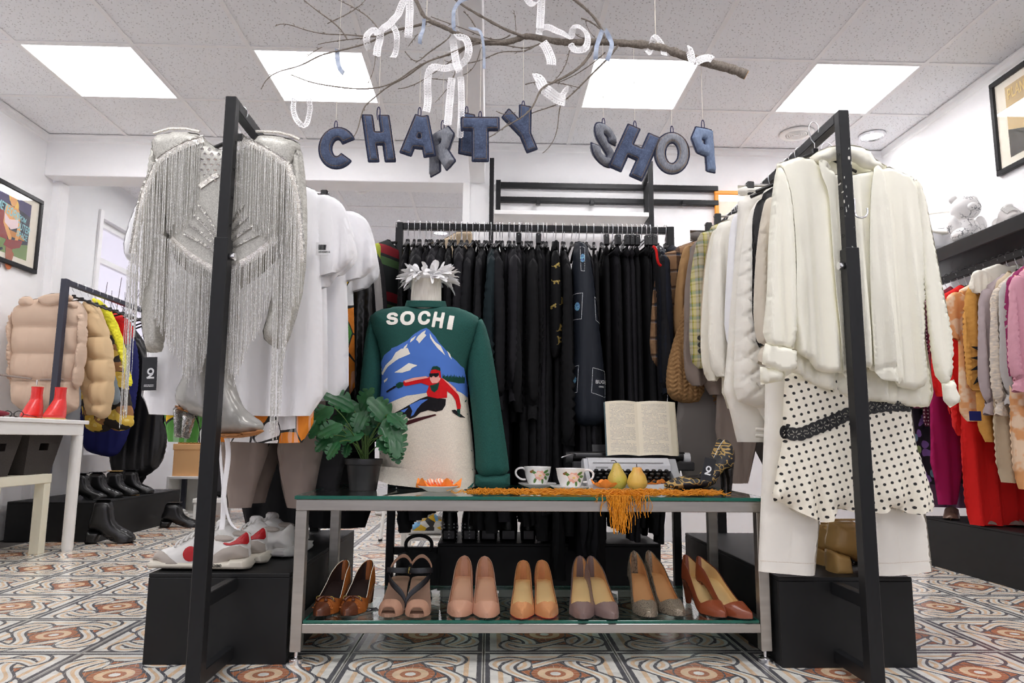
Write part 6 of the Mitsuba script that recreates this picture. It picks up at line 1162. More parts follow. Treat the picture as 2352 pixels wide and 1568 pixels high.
GL = {'C': ring(.42, .5, .28, .37, .27, 32, 322), 'H': strokes([(.13, 0), (.13, 1)], [(.62, 0), (.62, 1)], [(.13, .5), (.62, .5)], w=.26), 'A': strokes([(.1, 0), (.37, 1)], [(.68, 0), (.41, 1)], [(.2, .3), (.58, .3)], w=.25).union(sbox(.24, .8, .54, 1)),
      'R': strokes([(.13, 0), (.13, 1)], [(.13, .88), (.42, .86), (.50, .72), (.42, .55), (.13, .52)], [(.3, .5), (.56, 0)], w=.24), 'I': strokes([(.15, 0), (.15, 1)], w=.30), 'T': strokes([(.35, 0), (.35, .9)], [(0, .86), (.7, .86)], w=.28), 'Y': strokes([(.36, 0), (.36, .5)], [(.36, .42), (.08, 1)], [(.36, .42), (.66, 1)], w=.27),
      'S': strokes([tuple(p) for p in chaikin([(.62, .72), (.58, .90), (.36, .96), (.14, .84), (.18, .62), (.40, .50), (.60, .38), (.62, .16), (.38, .04), (.14, .10), (.08, .30)], 2, False)], w=.22), 'O': Point(0, 0).buffer(1, 24), 'P': strokes([(.13, 0), (.13, 1)], [(.13, .88), (.46, .86), (.56, .70), (.46, .50), (.13, .46)], w=.25)}
O_ = affinity.translate(affinity.scale(GL['O'], .46, .52, origin=(0, 0)), .46, .5); GL['O'] = O_.difference(affinity.scale(O_, .42, .55))
LETS = [('C', 772, 340, 78, 100, -3, 0, 'm_denim', 278, 'dark blue', 'first letter of the upper word CHARITY'), ('H', 870, 318, 58, 112, 10, 22, 'm_denim', 246, 'dark blue', 'second letter of CHARITY, after the C'), ('A', 964, 312, 82, 102, -4, 0, 'm_denim', 247, 'dark blue', 'third letter of CHARITY'), ('R', 1017, 346, 62, 108, 2, -52, 'm_denimgrey', 277, 'grey blue', 'fourth letter of CHARITY, turned almost edge on'),
        ('I', 1072, 308, 30, 102, -2, 20, 'm_denim', 245, 'dark blue', 'fifth letter of CHARITY, behind the T'), ('T', 1103, 320, 88, 108, 1, 0, 'm_denim', 256, 'dark blue', 'sixth letter of CHARITY'), ('Y', 1202, 296, 72, 116, 22, 0, 'm_denim', 232, 'faded blue', 'last letter of CHARITY, tilted'),
        ('S', 1386, 332, 66, 104, -8, 48, 'm_denimgrey', 272, 'grey', 'first letter of the lower word SHOP, turned to one side'), ('H', 1458, 350, 84, 116, -24, 0, 'm_denim', 278, 'dark blue', 'tilted second letter of SHOP'), ('O', 1543, 352, 82, 102, -4, 0, 'm_denimgrey', 290, 'grey blue', 'round third letter of SHOP'), ('P', 1614, 342, 62, 106, 4, 180+32, 'm_denimpale', 276, 'pale blue', 'last letter of SHOP, seen from its back')]
for i, (ch, u, v, wpx, hpx, roll, yaw, m, vl, colr, what) in enumerate(LETS):
    Y = HB+(-.05 if ch == 'T' else .0)+(.02 if ch in 'IR' else 0); c = at(u, v, Y=Y); k = Y/1630*1.0; g = GL[ch]; b = g.bounds
    wtrue = wpx/max(.62, abs(math.cos(math.radians(yaw))))
    g = affinity.translate(g, -(b[0]+b[2])/2, -(b[1]+b[3])/2); g = affinity.scale(g, wtrue*k/(b[2]-b[0]), hpx*k/(b[3]-b[1]), origin=(0, 0))
    g = max(polys(g.buffer(.0035).buffer(-.0025)), key=lambda q: q.area)
    wob = lambda x, z, s=i: .0022*(meshkit.fbm(np.stack([x*60+s, z*60, x*0], -1), 2)-.5)
    P = Puff(g, .0145, .016, fold=wob); M = mv(*c)@rot('z', yaw)@rot('y', -roll if yaw < 90 else roll)
    t = thing('denim_letter', f'stuffed {colr} denim letter {ch}, {what}', 'letter')
    part(t, 'cushion', tf(P.mesh(.0045), M), m, True, P.uv)
    rim = g.buffer(.0035).difference(g.buffer(-.002)); r = np.random.default_rng(i)
    part(t, 'raw_seam', tf(tf(extrude(rim.simplify(.0003), .0024), mv(0, 0, -.0012)), M@XZ), 'm_fray')
    fr = []
    for e in [g.exterior, *g.interiors]:
        for s in np.arange(0, e.length, .0042):
            if r.random() < .6:
                p = e.interpolate(s); q = e.interpolate(s+.001); d = np.array([q.y-p.y, -(q.x-p.x)]); d /= np.linalg.norm(d)+1e-9; L = r.uniform(.003, .0085); fr.append(tube([[p.x, 0, p.y], [p.x+d[0]*L*.6+r.normal(0, .001), r.normal(0, .002), p.y+d[1]*L*.6], [p.x+d[0]*L+r.normal(0, .002), r.normal(0, .003), p.y+d[1]*L]], .0003, 3, False))
    part(t, 'frayed_threads', tf(cat(*fr), M), 'm_fray', kind='stuff')
    inn = g.buffer(-.0045)
    st = []
    for q in polys(inn):
        for e in [q.exterior, *q.interiors]:
            for s in np.arange(0, e.length, .005):
                a, bb = e.interpolate(s), e.interpolate(min(s+.0033, e.length)); xs_, zs_ = np.array([a.x, bb.x]), np.array([a.y, bb.y]); yy = P.front(xs_, zs_)-.0004
                st.append(tube(np.stack([xs_, yy, zs_], 1), .0005, 4, False))
    part(t, 'stitching', tf(cat(*st), M), 'm_stitch' if i not in (3, 7) else 'm_denimgrey', kind='stuff')
    lp = at(u, vl, Y=Y); zt = g.bounds[3]; topz = (M@np.array([0, 0, zt, 1]))[2]
    part(t, 'loop', tube(spline([[lp[0]-.002, Y, topz-.012], [lp[0]-.003, Y, lp[2]-.003], [lp[0], Y, lp[2]+.001], [lp[0]+.003, Y, lp[2]-.003], [lp[0]+.002, Y, topz-.012]], 14), .0016, 6), 'm_loop', True)
    tw = {'C': -14, 'H': 128, 'A': 150, 'R': 120, 'I': 92, 'T': 96, 'Y': 92, 'S': 100, 'O': 112, 'P': 150}[ch]
    if i == 8: tw = 100
    part(t, 'string', tube([[lp[0], Y, lp[2]], [lp[0], Y, at(u, tw, Y=Y)[2] if tw > 0 else ZC-.003]], .0008, 5), 'm_string', True)
# ------------------------------------------------------------------ lace ribbons and denim strips tied to the twigs
mat('m_lacewhite', srgb(246, 246, 246), .8); mat('m_denimstrip', proc(lambda p, n, uv: mix(srgb(120, 138, 168), srgb(206, 214, 226), fbm(p.x*60, p.y*60, p.z*60))), .9)
def lace(q, w, label, lacework=True, dy=-.02, twist=0, m='m_lacewhite', name='lace_ribbon', catg='ribbon', ext=None):
    """A ribbon along a pixel path: scalloped edges and rows of small holes."""
    P = np.array([at(u, v, Y=HB+dy+(ext[i] if ext else .012*math.sin(i*1.9))) for i, (u, v) in enumerate(q)]); P = spline(P, 60); L = np.r_[0, np.cumsum(np.linalg.norm(np.diff(P, axis=0), axis=1))]; T_ = np.gradient(P, axis=0); T_ /= np.linalg.norm(T_, axis=1, keepdims=True)
    g = sbox(0, -w/2, L[-1], w/2)
    if lacework:
        s = .0085; g = unary_union([sbox(0, -w*.38, L[-1], w*.38)]+[Point(x, sg*w*.36).buffer(s*.58, 6) for x in np.arange(s/2, L[-1], s) for sg in (1, -1)])
        g = g.difference(unary_union([Point(x, sg*w*.30).buffer(.0019, 4) for x in np.arange(s/2, L[-1], s) for sg in (1, -1)]+[affinity.scale(Point(x, sg*w*.11).buffer(.0014, 3), 1.5, .8) for x in np.arange(s/2, L[-1], s*.62) for sg in (1, -1)]))
    r = np.random.default_rng(int(q[0][0])); ph = r.uniform(0, 6)
    def put(a, b):
        c = np.stack([np.interp(a, L, P[:, k]) for k in range(3)], -1); t = np.stack([np.interp(a, L, T_[:, k]) for k in range(3)], -1)
        side = np.cross(t, np.array([0, 1., 0])); side /= np.linalg.norm(side, axis=-1, keepdims=True)+1e-9; tw = twist*np.sin(a/L[-1]*4+ph); d = side*np.cos(tw)[..., None]+np.array([0, 1., 0])*np.sin(tw)[..., None]
        p = c+d*b[..., None]; p[..., 1] += .003*np.sin(a*90+ph); return p[..., 0], p[..., 1], p[..., 2]
    ms = []
    for k in polys(g):
        B, f, _ = fill(k, .004 if lacework else .006); ms.append((np.stack(put(B[:, 0], B[:, 1]), -1), f))
    single(name, thick(cat(*ms), .0006), m, label, catg, True)
lace([(935, -10), (915, 30), (900, 50), (880, 66), (874, 80), (868, 110), (864, 128)], .024, 'white lace ribbon looped over the left fork of the branch')
lace([(880, 62), (890, 58), (905, 64), (912, 90), (908, 120), (902, 133)], .016, 'short narrow lace tail beside the left fork loop')
lace([(868, 80), (858, 70), (846, 76), (842, 92), (848, 112)], .020, 'curled lace loop left of the left fork')
lace([(940, -10), (941, 20), (940, 50), (938, 88)], .026, 'straight lace ribbon hanging beside the left fork of the branch')
lace([(1046, 84), (1062, 86), (1075, 100), (1074, 130), (1056, 148), (1020, 156), (990, 158), (982, 200), (978, 256)], .024, 'long lace ribbon swinging down left beside the letter A')
lace([(1040, 90), (1044, 120), (1050, 150), (1056, 166)], .024, 'short lace ribbon behind the long swinging one')
lace([(1038, 178), (1034, 220), (1028, 288)], .024, 'lace ribbon hanging above the letter R, left of two')
lace([(1058, 176), (1060, 240), (1056, 316)], .020, 'lace ribbon hanging above the letter R, right of two')
lace([(1244, -10), (1242, 30), (1240, 66)], .026, 'straight lace ribbon hanging above the bow on the branch')
lace([(1238, 80), (1244, 66), (1262, 64), (1290, 76), (1312, 84), (1316, 66), (1330, 62), (1346, 74), (1350, 90), (1344, 110), (1330, 116), (1310, 100)], .022, 'large lace bow tied round the branch', twist=.5)
lace([(1246, 98), (1256, 112), (1264, 130), (1266, 150)], .034, 'pointed lace tail hanging under the large bow', ext=[0, 0, 0, 0])
lace([(1226, 178), (1240, 186), (1252, 205), (1275, 222), (1298, 234)], .040, 'lace knot on the lower curved twig', twist=.4)
lace([(1288, 226), (1298, 210), (1306, 200)], .014, 'small lace end above the knot on the lower twig')
lace([(1484, 122), (1496, 106), (1502, 88), (1508, 86), (1518, 100), (1526, 126)], .018, 'lace ribbon tied where the right cord meets the branch')
lace([(1580, 112), (1586, 126), (1596, 142), (1612, 136), (1636, 138)], .026, 'lace ribbon wrapped near the sawn end of the branch', dy=-.04)
lace([(676, 226), (674, 250), (682, 276), (696, 288), (708, 274), (712, 250), (708, 226)], .013, 'hanging loop of white lace above the silver jacket, far left of the branch')
lace([(1205, -10), (1218, 6), (1232, 10)], .022, 'lace bow end at the top picture edge')
for q, w, l in (([(1076, -6), (1050, 10), (1042, 30), (1042, 60), (1046, 70)], .014, 'pale denim strip knotted at the top of the branch'), ([(1078, 66), (1092, 66), (1104, 76), (1110, 100), (1112, 158)], .010, 'blue denim strip with a long thread right of the swinging lace'), ([(974, 44), (972, 64), (966, 84), (964, 100)], .014, 'blue denim strip hanging at the main fork'), ([(1384, 68), (1376, 90), (1370, 110), (1368, 136)], .016, 'denim strip tied round the branch over the ceiling light, left end'), ([(1390, 70), (1402, 90), (1404, 110), (1394, 140)], .016, 'denim strip tied round the branch over the ceiling light, right end'), ([(774, 112), (776, 140), (782, 160), (790, 170)], .015, 'pale denim strip hanging from the thin left twigs')):
    lace(q, w, l, False, -.025, .4, 'm_denimstrip', 'denim_strip', 'fabric strip')
# ------------------------------------------------------------------ heeled shoes on the glass shelf
class Pump:
    """A heeled shoe, toe at y = 0 and heel at y = L, sole on z = 0."""
    def __init__(s, L=.222, hh=.075, wm=.038, toe='almond', throat=.27, counter=.056, boxh=.042):
        s.L, s.hh, s.wm, s.toe, s.th, s.ct, s.bh = L, hh, wm, toe, throat, counter, boxh
    def z0(s, t): k = np.clip((t-.30)/.52, 0, 1); return .0035+s.hh*k*k*(3-2*k)+.004*np.clip((.12-t)/.12, 0, 1)
    def w(s, t):
        e = {'point': .80, 'almond': .60, 'round': .48}[s.toe]
        a = s.wm*np.clip(t/.34, 0, 1)**e; b = np.interp(t, [0, .34, .45, .62, .80, .90, 1], [1, 1, .96, .80, .74, .72, .70])
        return a*b*np.sqrt(np.clip(1-((np.clip(t, .86, 1)-.86)/.14)**2, 0, 1))
    def H(s, t): return np.interp(t, [0, .05, .16, s.th, s.th+.12, .62, .82, .92, 1], [.014, .022, .034, s.bh, .046, .050, .058, .068, s.ct*1.42])
    def phi(s, t): k = np.clip((t-s.th)/.10, 0, 1); return np.pi/2*(1-k**.5*(.62-.26*np.clip((t-.6)/.4, 0, 1)))
    def side(s, sg, inset=0., t0=0., t1=1., nb=14, nt=52, top=0.):
        def fn(u, v):
            t = t0+(t1-t0)*u; ph = s.phi(t)*v; w, H = np.maximum(s.w(t)-inset, 0), s.H(t)-inset
            return sg*w*np.cos(ph)**.62, t*s.L, s.z0(t)+H*np.sin(ph)**.9+top
        m, uv = grid(fn, nt, nb); return m, uv
    def shell(s, inset=0., t0=0., t1=1.):
        (a, ua), (b, ub) = s.side(1, inset, t0, t1), s.side(-1, inset, t0, t1)
        return cat(a, (b[0], b[1][:, ::-1]))
    def plate(s, d0, d1, t0, t1, k=1., n=30, a=.0):
        top, _ = grid(lambda u, v: ((v*2-1)*np.maximum(s.w(t0+(t1-t0)*u)*k+a, 0), (t0+(t1-t0)*u)*s.L, s.z0(t0+(t1-t0)*u)+d1), n, 7)
        return thick(top, d1-d0)
    def heel(s, kind):
        t = np.linspace(.80, 1, 9); e = np.stack([s.w(t)*.98, t*s.L, s.z0(t)-.002], 1); e = np.vstack([e, e*[-1, 1, 1]])
        if kind == 'block': b = np.array([[x, y, 0] for x in (-.016, .016) for y in (s.L*.85, s.L*.97)])
        else: b = np.array([[x, y, 0] for x in (-.006, .006) for y in (s.L*.915, s.L*.965)])
        if kind == 'stiletto':
            mid = np.array([[x, y, s.hh*.55] for x in (-.010, .010) for y in (s.L*.88, s.L*.985)]); return cat(hull(np.vstack([e, mid])), hull(np.vstack([mid, b])))
        return hull(np.vstack([e, b]))
def patent(k, c, r=.12, cc=.7): mat(k, srgb(*c), r, clearcoat=cc)
patent('s_nude', (190, 144, 120)); patent('s_camel', (192, 134, 90)); mat('s_mauve', srgb(118, 98, 94), .25, clearcoat=.3); mat('s_cognac', srgb(128, 62, 36), .22, clearcoat=.5); mat('s_liningnude', srgb(186, 140, 110), .5); mat('s_insolenude', srgb(206, 158, 128), .35); mat('s_gold', srgb(228, 196, 138), .35, .1); mat('s_liningtan', srgb(196, 146, 96), .5); mat('s_brown', srgb(150, 84, 36), .28, clearcoat=.4); mat('s_darkbrown', srgb(84, 44, 26), .2, clearcoat=.5); mat('s_innerdark', srgb(42, 26, 24), .5); mat('s_red', srgb(170, 22, 30), .2)
mat('s_snake', proc(lambda p, n, uv: mix((.07, .055, .04), (.30, .25, .19), smoothstep(.04, .16, voronoi(p.x*190, (p.y+p.z*.5)*190)[1]-voronoi(p.x*190, (p.y+p.z*.5)*190)[0]))), .22, .35); mat('s_suede', srgb(170, 130, 108), .6); mat('s_footbed', srgb(142, 110, 92), .6); mat('s_strap', srgb(26, 27, 32), .4); mat('s_printdark', srgb(96, 66, 40), .6); mat('s_printgold', srgb(252, 238, 190), .3, .3)
def pump(u, v, yaw, P, name, label, group, up, lin, ins, heel='stiletto', sole='m_heelblack', prints=(), catg='shoe'):
    q = at(u, v, Z=SHELF); M = mv(q[0], q[1], SHELF+.0006)@rot('z', yaw)
    t = thing(name, label, catg, group)
    part(t, 'upper', tf(thick(P.shell(), .0014), M), up, 50); part(t, 'lining', tf(P.shell(.0022, .2, .985), M), lin, True)
    part(t, 'insole', tf(P.plate(.001, .0035, P.th*.72, .965, .93), M), ins, 40)
    part(t, 'sole', tf(P.plate(-.0032, -.0004, .01, .9, 1., a=.0006), M), sole, 40); part(t, 'heel', tf(P.heel(heel), M), up if sole != 's_red' else up, 40)
    for s, h, tt, m, rz in prints:     # lettering printed on the insole
        g = text_poly(s, h, False); b = g.bounds; g = affinity.translate(affinity.rotate(affinity.translate(g, -(b[0]+b[2])/2, -(b[1]+b[3])/2), rz, origin=(0, 0)), 0, 0)
        ms = sheet(g, .002, lambda a, c: (a, tt*P.L+c*.75, P.z0(tt+c*.75/P.L)+.0040)); part(t, 'lettering', tf(ms, M), m)
    return t, M
def pair(us, vs, yaws, P, name, d, **k):
    for i in (0, 1): r = pump(us[i], vs[i], yaws[i], P, name, f'{d}, {("left","right")[i]} of its pair, glass shelf', None, **k)
nude = Pump(.225, .075, .0405, 'almond', .23, .056)
pair((1053, 1120), (1424, 1426), (-2, 3), nude, 'high_heel', 'glossy nude pump with rounded point', up='s_nude', lin='s_liningnude', ins='s_insolenude')
camel = Pump(.215, .070, .036, 'point', .21, .052)
pair((1198, 1262), (1427, 1426), (-4, 2), camel, 'high_heel', 'glossy camel pointed pump with gold insole', up='s_camel', lin='s_liningtan', ins='s_gold', sole='s_red', prints=(('Paris', .0055, .50, 's_printgold', 0), ('So Louboutin'[3:9], .007, .74, 's_printdark', 8)))
mauve = Pump(.235, .075, .039, 'almond', .225, .058)
pair((1340, 1412), (1428, 1428), (-5, 9), mauve, 'high_heel', 'mauve grey leather pump with gold insole', up='s_mauve', lin='s_liningtan', ins='s_gold')
snake = Pump(.24, .082, .0385, 'round', .23, .062)
pair((1496, 1568), (1424, 1421), (0, 11), snake, 'high_heel', 'bronze snakeskin textured pump', up='s_snake', lin='s_liningtan', ins='s_liningtan')
cognac = Pump(.24, .076, .0385, 'almond', .24, .058)
pair((1666, 1728), (1424, 1427), (12, 22), cognac, 'high_heel', 'cognac brown leather pump with yellow gold insole', up='s_cognac', lin='s_gold', ins='s_gold')
# brown tasselled pumps
loaf = Pump(.225, .060, .0385, 'almond', .31, .054, .044)
for i, (u, v, yw) in enumerate(((727, 1421, -9), (792, 1420, -8))):
    t, M = pump(u, v, yw, loaf, 'tassel_pump', f'brown leather pump with tassels and scalloped toe cap, {("left", "right")[i]} of its pair, glass shelf', None, 's_brown', 's_innerdark', 's_innerdark', 'block', prints=(('BALENCIAGA', .0046, .62, 's_printgold', 90), ('PARIS', .0026, .58, 's_printgold', 90)))
    part(t, 'toe_cap', tf(thick(loaf.shell(-.0012, 0., .17), .001), M), 's_darkbrown', 50)
    part(t, 'vamp_band', tf(thick(loaf.shell(-.0014, .22, .31), .0012), M), 's_brown', 50)
    zt = float(loaf.z0(np.array(.26))+loaf.H(np.array(.26)))+.003
    part(t, 'scalloped_edge', tf(cat(*[sphere((x, .18*loaf.L, float(loaf.z0(np.array(.18))+.034*math.sqrt(max(0, 1-(x/.034)**2)))), (.0045, .004, .0022), 1) for x in np.linspace(-.029, .029, 9)]), M), 's_brown', True)
    part(t, 'tassel_cord', tf(tube(spline([[-.03, .28*loaf.L, zt-.012], [-.014, .25*loaf.L, zt+.001], [0, .24*loaf.L, zt+.003], [.014, .25*loaf.L, zt+.001], [.03, .28*loaf.L, zt-.012]], 16), .0026, 6), M), 's_darkbrown', True)
    for x in (-.010, .007): part(t, 'tassel', tf(tube(spline([[x*.3, .24*loaf.L, zt+.004], [x, .21*loaf.L, zt+.001], [x*1.6, .17*loaf.L, zt-.006]], 8), np.linspace(.0022, .0055, 8), 8), M), 's_darkbrown', True)
    for x in (-.020, .020): part(t, 'gold_bit', tf(tube([[x+.007*math.cos(a), .255*loaf.L+.002, zt-.003+.006*math.sin(a)] for a in np.linspace(0, 6.3, 13)], .0016, 6), M), 'c_gold', True)
    part(t, 'topline_piping', tf(cat(*[tube(np.stack([sg*np.maximum(loaf.w(tt)*np.cos(loaf.phi(tt))**.62, 0), tt*loaf.L, loaf.z0(tt)+loaf.H(tt)*np.sin(loaf.phi(tt))**.9+.0008], 1), .0011, 5) for sg in (1, -1) for tt in [np.linspace(.42, .99, 24)]]), M), 'c_ivory', True)
# open toed sandals with black ankle straps
sand = Pump(.232, .070, .041, 'round', .27, .05, .043)
for i, (u, v, yw, sg) in enumerate(((888, 1423, -4, 1), (956, 1424, 2, -1))):
    q = at(u, v, Z=SHELF); M = mv(q[0], q[1], SHELF+.0006)@rot('z', yw)
    t = thing('sandal', f'beige open toed heeled sandal with black ankle straps, {("left", "right")[i]} of its pair, glass shelf', 'shoe')
    part(t, 'footbed', tf(sand.plate(-.006, .003, .01, .985, .96), M), 's_footbed', 40); part(t, 'toe_strap', tf(thick(cat(*[(m[0], m[1] if k > 0 else m[1][:, ::-1]) for k in (1, -1) for m in [sand.side(k, -.0012, .085, .235)[0]]]), .003), M), 's_suede', 50)
    part(t, 'heel', tf(sand.heel('block'), M), 's_strap', 40)
    z = lambda tt: float(sand.z0(np.array(tt)))
    st = lambda pts, w=.009: thick(grid(lambda a, b: tuple(np.stack([np.interp(a, np.linspace(0, 1, 30), spline(pts, 30)[:, k]) for k in range(3)], 0)[k]+(b-.5)*w*(1 if k == 2 else .25 if k == 1 else 0) for k in range(3)), 30, 4)[0], .002)
    L = sand.L
    part(t, 'instep_strap', tf(st([[sg*.040, L*.36, .012], [sg*.026, L*.40, .052], [0, L*.46, .072], [-sg*.022, L*.58, .088], [-sg*.030, L*.78, .10]], .020), M), 's_strap', True)
    part(t, 'ankle_strap', tf(st([[-sg*.030, L*.78, .105], [-sg*.034, L*.66, .112], [0, L*.56, .115], [sg*.034, L*.66, .112], [sg*.03, L*.84, .118]], .016), M), 's_strap', True)
    part(t, 'sling_strap', tf(st([[-sg*.030, L*.80, .10], [-sg*.026, L*.96, .125], [0, L*1.03, .142], [sg*.026, L*.96, .128], [sg*.033, L*.80, .10]], .011), M), 's_suede', True)
    part(t, 'buckle', tf(tube([[sg*.036+.004*math.sin(a)*.3, L*.66+.007*math.cos(a), .112+.009*math.sin(a)] for a in np.linspace(0, 6.3, 13)], .0014, 6), M), 'c_gold', True)
t = thing('swing_tag', 'black swing tag with a white number mark lying beside the left sandal', 'tag'); q = at(848, 1396, Z=SHELF); Q = mv(q[0], q[1]-.03, SHELF+.0012)@rot('z', -62)
part(t, 'card', tf(bx(-.018, .018, -.034, .034, -.0004, .0006, .0003), Q), 'c_tag'); part(t, 'number_print', tf(extrude(number_mark(.026), .0004), Q@mv(0, -.014, .0007)), 'c_printwhite')
# ------------------------------------------------------------------ sneakers on the left plinth, ribbon, boots on the right plinth
PZ = .2515
def sneak_at(u, v, yaw, k, *a, **kw):
    q = at(u, v, Z=PZ); return sneaker(mv(q[0], q[1]+.045*k, PZ)@rot('z', yaw)@sc(k), *a, **kw)
t, U = sneak_at(452, 1312, -3, 1.0, 'white sneaker with a red heel tab on the left plinth, nearer of its pair', 'c_shoewhite', True)
q = at(452, 1312, Z=PZ); part(t, 'lettering', flat_text('LOVE MOSCHINO', .008, mv(q[0], q[1]+.045, PZ)@rot('z', -3)@mv(.012, -.0468, .013)@sc(.66, 1, 1)@XZ), 'c_black')
q2 = at(490, 1299, Z=PZ); sneaker(mv(q2[0]+.005, q[1]+.150, PZ)@rot('z', -3), 'white sneaker with a red heel tab on the left plinth, farther of its pair', 'c_shoewhite', True)
sneaker(mv(float(at(600, 1275, Z=PZ)[0])-.02, q[1]+.29, PZ)@rot('z', -14)@sc(.98), 'plain white sneaker with thick sole, nearer of its pair on the left plinth')
sneaker(mv(float(at(630, 1262, Z=PZ)[0])-.01, q[1]+.41, PZ)@rot('z', -14)@sc(.98), 'plain white sneaker with thick sole, farther of its pair on the left plinth')
rb = thing('white_ribbon', 'two long white ribbon ends hanging from the silver boot down to the sneakers', 'ribbon')
for qq, w in (([(503, 1008), (506, 1060), (512, 1110), (518, 1160), (528, 1200), (548, 1216)], 6), ([(520, 1006), (522, 1060), (516, 1120), (512, 1170), (508, 1216)], 11)):
    P = spline([at(u, v, Y=2.08) for u, v in qq], 24); ww = w/1630*2.08
    part(rb, 'ribbon_end', thick(grid(lambda a, b: (np.interp(a, np.linspace(0, 1, 24), P[:, 0])+(b-.5)*ww, 2.08+.004*np.sin(a*9)+.002*b, np.interp(a, np.linspace(0, 1, 24), P[:, 2])), 24, 4)[0], .001), 'c_white', True)
mat('s_mustard', proc(lambda p, n, uv: mix(srgb(150, 118, 66), srgb(180, 146, 92), fbm(p.x*9, p.y*9, p.z*9))), .35)
def ankle_boot(M, label, m, ms, hs=1., name='ankle_boot', T=.040, heelw=1.):
    t, U = side_shoe(name, label, 'boot', M, [(-.14, .006), (-.145, .026), (-.11, .05), (-.06, .066), (-.025, .10), (-.015, .175*hs), (.085, .175*hs), (.092, .12), (.105, .085), (.104, .055), (.06, .050), (.0, .02), (-.05, .006)], [(-.146, 0), (-.05, 0), (.0, .014), (.06, .046), (.06, .052), (.0, .021), (-.05, .008), (-.146, .008)], m, ms, T)
    H = Puff(Polygon([(.03, .045), (.106, .056), (.112, 0), (.055, 0)]), T*.92, .012); part(t, 'heel', tf(H.mesh(.008), M), m if heelw == 1 else ms, True)
    part(t, 'top_line', tf(bx(-.012, .082, -T*.7, T*.7, .172*hs, .177*hs, .004), M), ms, True)
    return t
def traced_boot(Y, up, heel, sole, label):
    t = thing('heeled_boot', label, 'boot')
    U = Puff(Polygon(chaikin(plane(up, Y), 1)).buffer(0), .046, .042, y=Y); part(t, 'upper', U.mesh(.008), 's_mustard', True, U.uv)
    H = Puff(Polygon(plane(heel, Y)), .040, .016, y=Y); part(t, 'heel', H.mesh(.006), 's_mustard', True)
    S = Puff(Polygon(plane(sole, Y)).buffer(0), .044, .006, y=Y); part(t, 'sole', S.mesh(.008), 'm_heelblack', True)
    part(t, 'top_line', tube([at(up[0][0]+3, up[0][1]+1, Y=Y-.02), at(up[1][0]-3, up[1][1]+1, Y=Y-.02)], .003, 6), 's_mustard', True)
traced_boot(2.20, [(1906, 1192), (1966, 1192), (1972, 1230), (1990, 1262), (2030, 1284), (2052, 1304), (2050, 1316), (2010, 1312), (1976, 1294), (1944, 1277), (1900, 1264), (1896, 1246), (1902, 1222)], [(1899, 1258), (1946, 1273), (1954, 1320), (1903, 1320)], [(1944, 1276), (1978, 1292), (2010, 1310), (2052, 1316), (2052, 1321), (2006, 1317), (1974, 1300), (1946, 1284)], 'mustard beige heeled boot on the right plinth, nearer and right of its pair')
traced_boot(2.33, [(1882, 1200), (1932, 1200), (1940, 1236), (1956, 1264), (1990, 1284), (2010, 1304), (1980, 1304), (1944, 1288), (1912, 1270), (1878, 1262), (1874, 1246), (1878, 1222)], [(1876, 1256), (1914, 1266), (1922, 1311), (1874, 1311)], [(1912, 1268), (1944, 1286), (1980, 1303), (2010, 1303), (2010, 1308), (1976, 1308), (1942, 1294), (1914, 1276)], 'mustard beige heeled boot on the right plinth, farther and left of its pair')
# ------------------------------------------------------------------ row of black boots on the plinth behind the table, heels towards the camera
mat('s_blackleather', srgb(17, 17, 18), .28, clearcoat=.3)
def boot_back(u, label, w, h, studs=False, clasp=False, x=None):
    """A boot seen from behind: heel, counter and shaft as one rounded column, foot running away."""
    X = float(at(u, 1200, Y=3.10)[0]) if x is None else x; M = mv(X, 3.12, .2155); t = thing('black_boot', label, 'boot')
    def fn(a, b):
        z = a*h; rx = w*np.interp(a, [0, .3, .55, .8, 1], [.92, 1.0, .95, .72, .62]); ry = .045*np.interp(a, [0, .3, .6, 1], [.75, .9, 1, 1.05])
        return rx*np.cos(b*6.2832), ry*np.sin(b*6.2832)+.01, z+0*b
    part(t, 'shaft', tf(grid(fn, 16, 28)[0], M), 's_blackleather', True); part(t, 'foot', tf(sphere((0, .11, .035), (w*.95, .12, .036), 3), M), 's_blackleather', True)
    part(t, 'heel', tf(bx(-w*.85, w*.85, -.032, .03, .0002, .05, .008), M), 's_blackleather', 40)
    if studs:
        for i in range(5):
            for j in range(5):
                a = math.radians(-90+(j-2)*34); z = .012+i*.014; k = np.interp(z/h, [0, .3, .55], [.92, 1, .95]); part(t, 'stud', tf(sphere((w*k*math.cos(a)*1.0, .045*.86*math.sin(a)+.009, z), .0046, 1), M), 'm_chrome', True)
    if clasp: part(t, 'gold_mark', tf(bx(-.004, .004, -.047, -.043, .135, .143, .0015), mv(0, 0, 0)@M), 'c_gold')
for u, l, w, h, st, cl_ in ((1032, 'black boot with silver studs on its heel, leftmost on the middle plinth', .036, .17, True, False), (1079, 'black boot with silver studs on its heel, second on the middle plinth', .036, .17, True, False), (1122, 'plain black boot with a small gold mark, third on the middle plinth', .040, .17, False, True), (1168, 'plain black boot with a small gold mark, fourth on the middle plinth', .040, .17, False, True),
                          (1214, 'slim black boot, fifth from the left on the middle plinth', .034, .16, False, False), (1258, 'slim black boot, sixth from the left on the middle plinth', .034, .16, False, False), (1325, 'black boot behind the hanging scarf fringe, seventh on the middle plinth', .038, .19, False, False), (1375, 'black boot behind the hanging scarf fringe, last on the middle plinth', .038, .19, False, False)): boot_back(u, l, w, h, st, cl_)
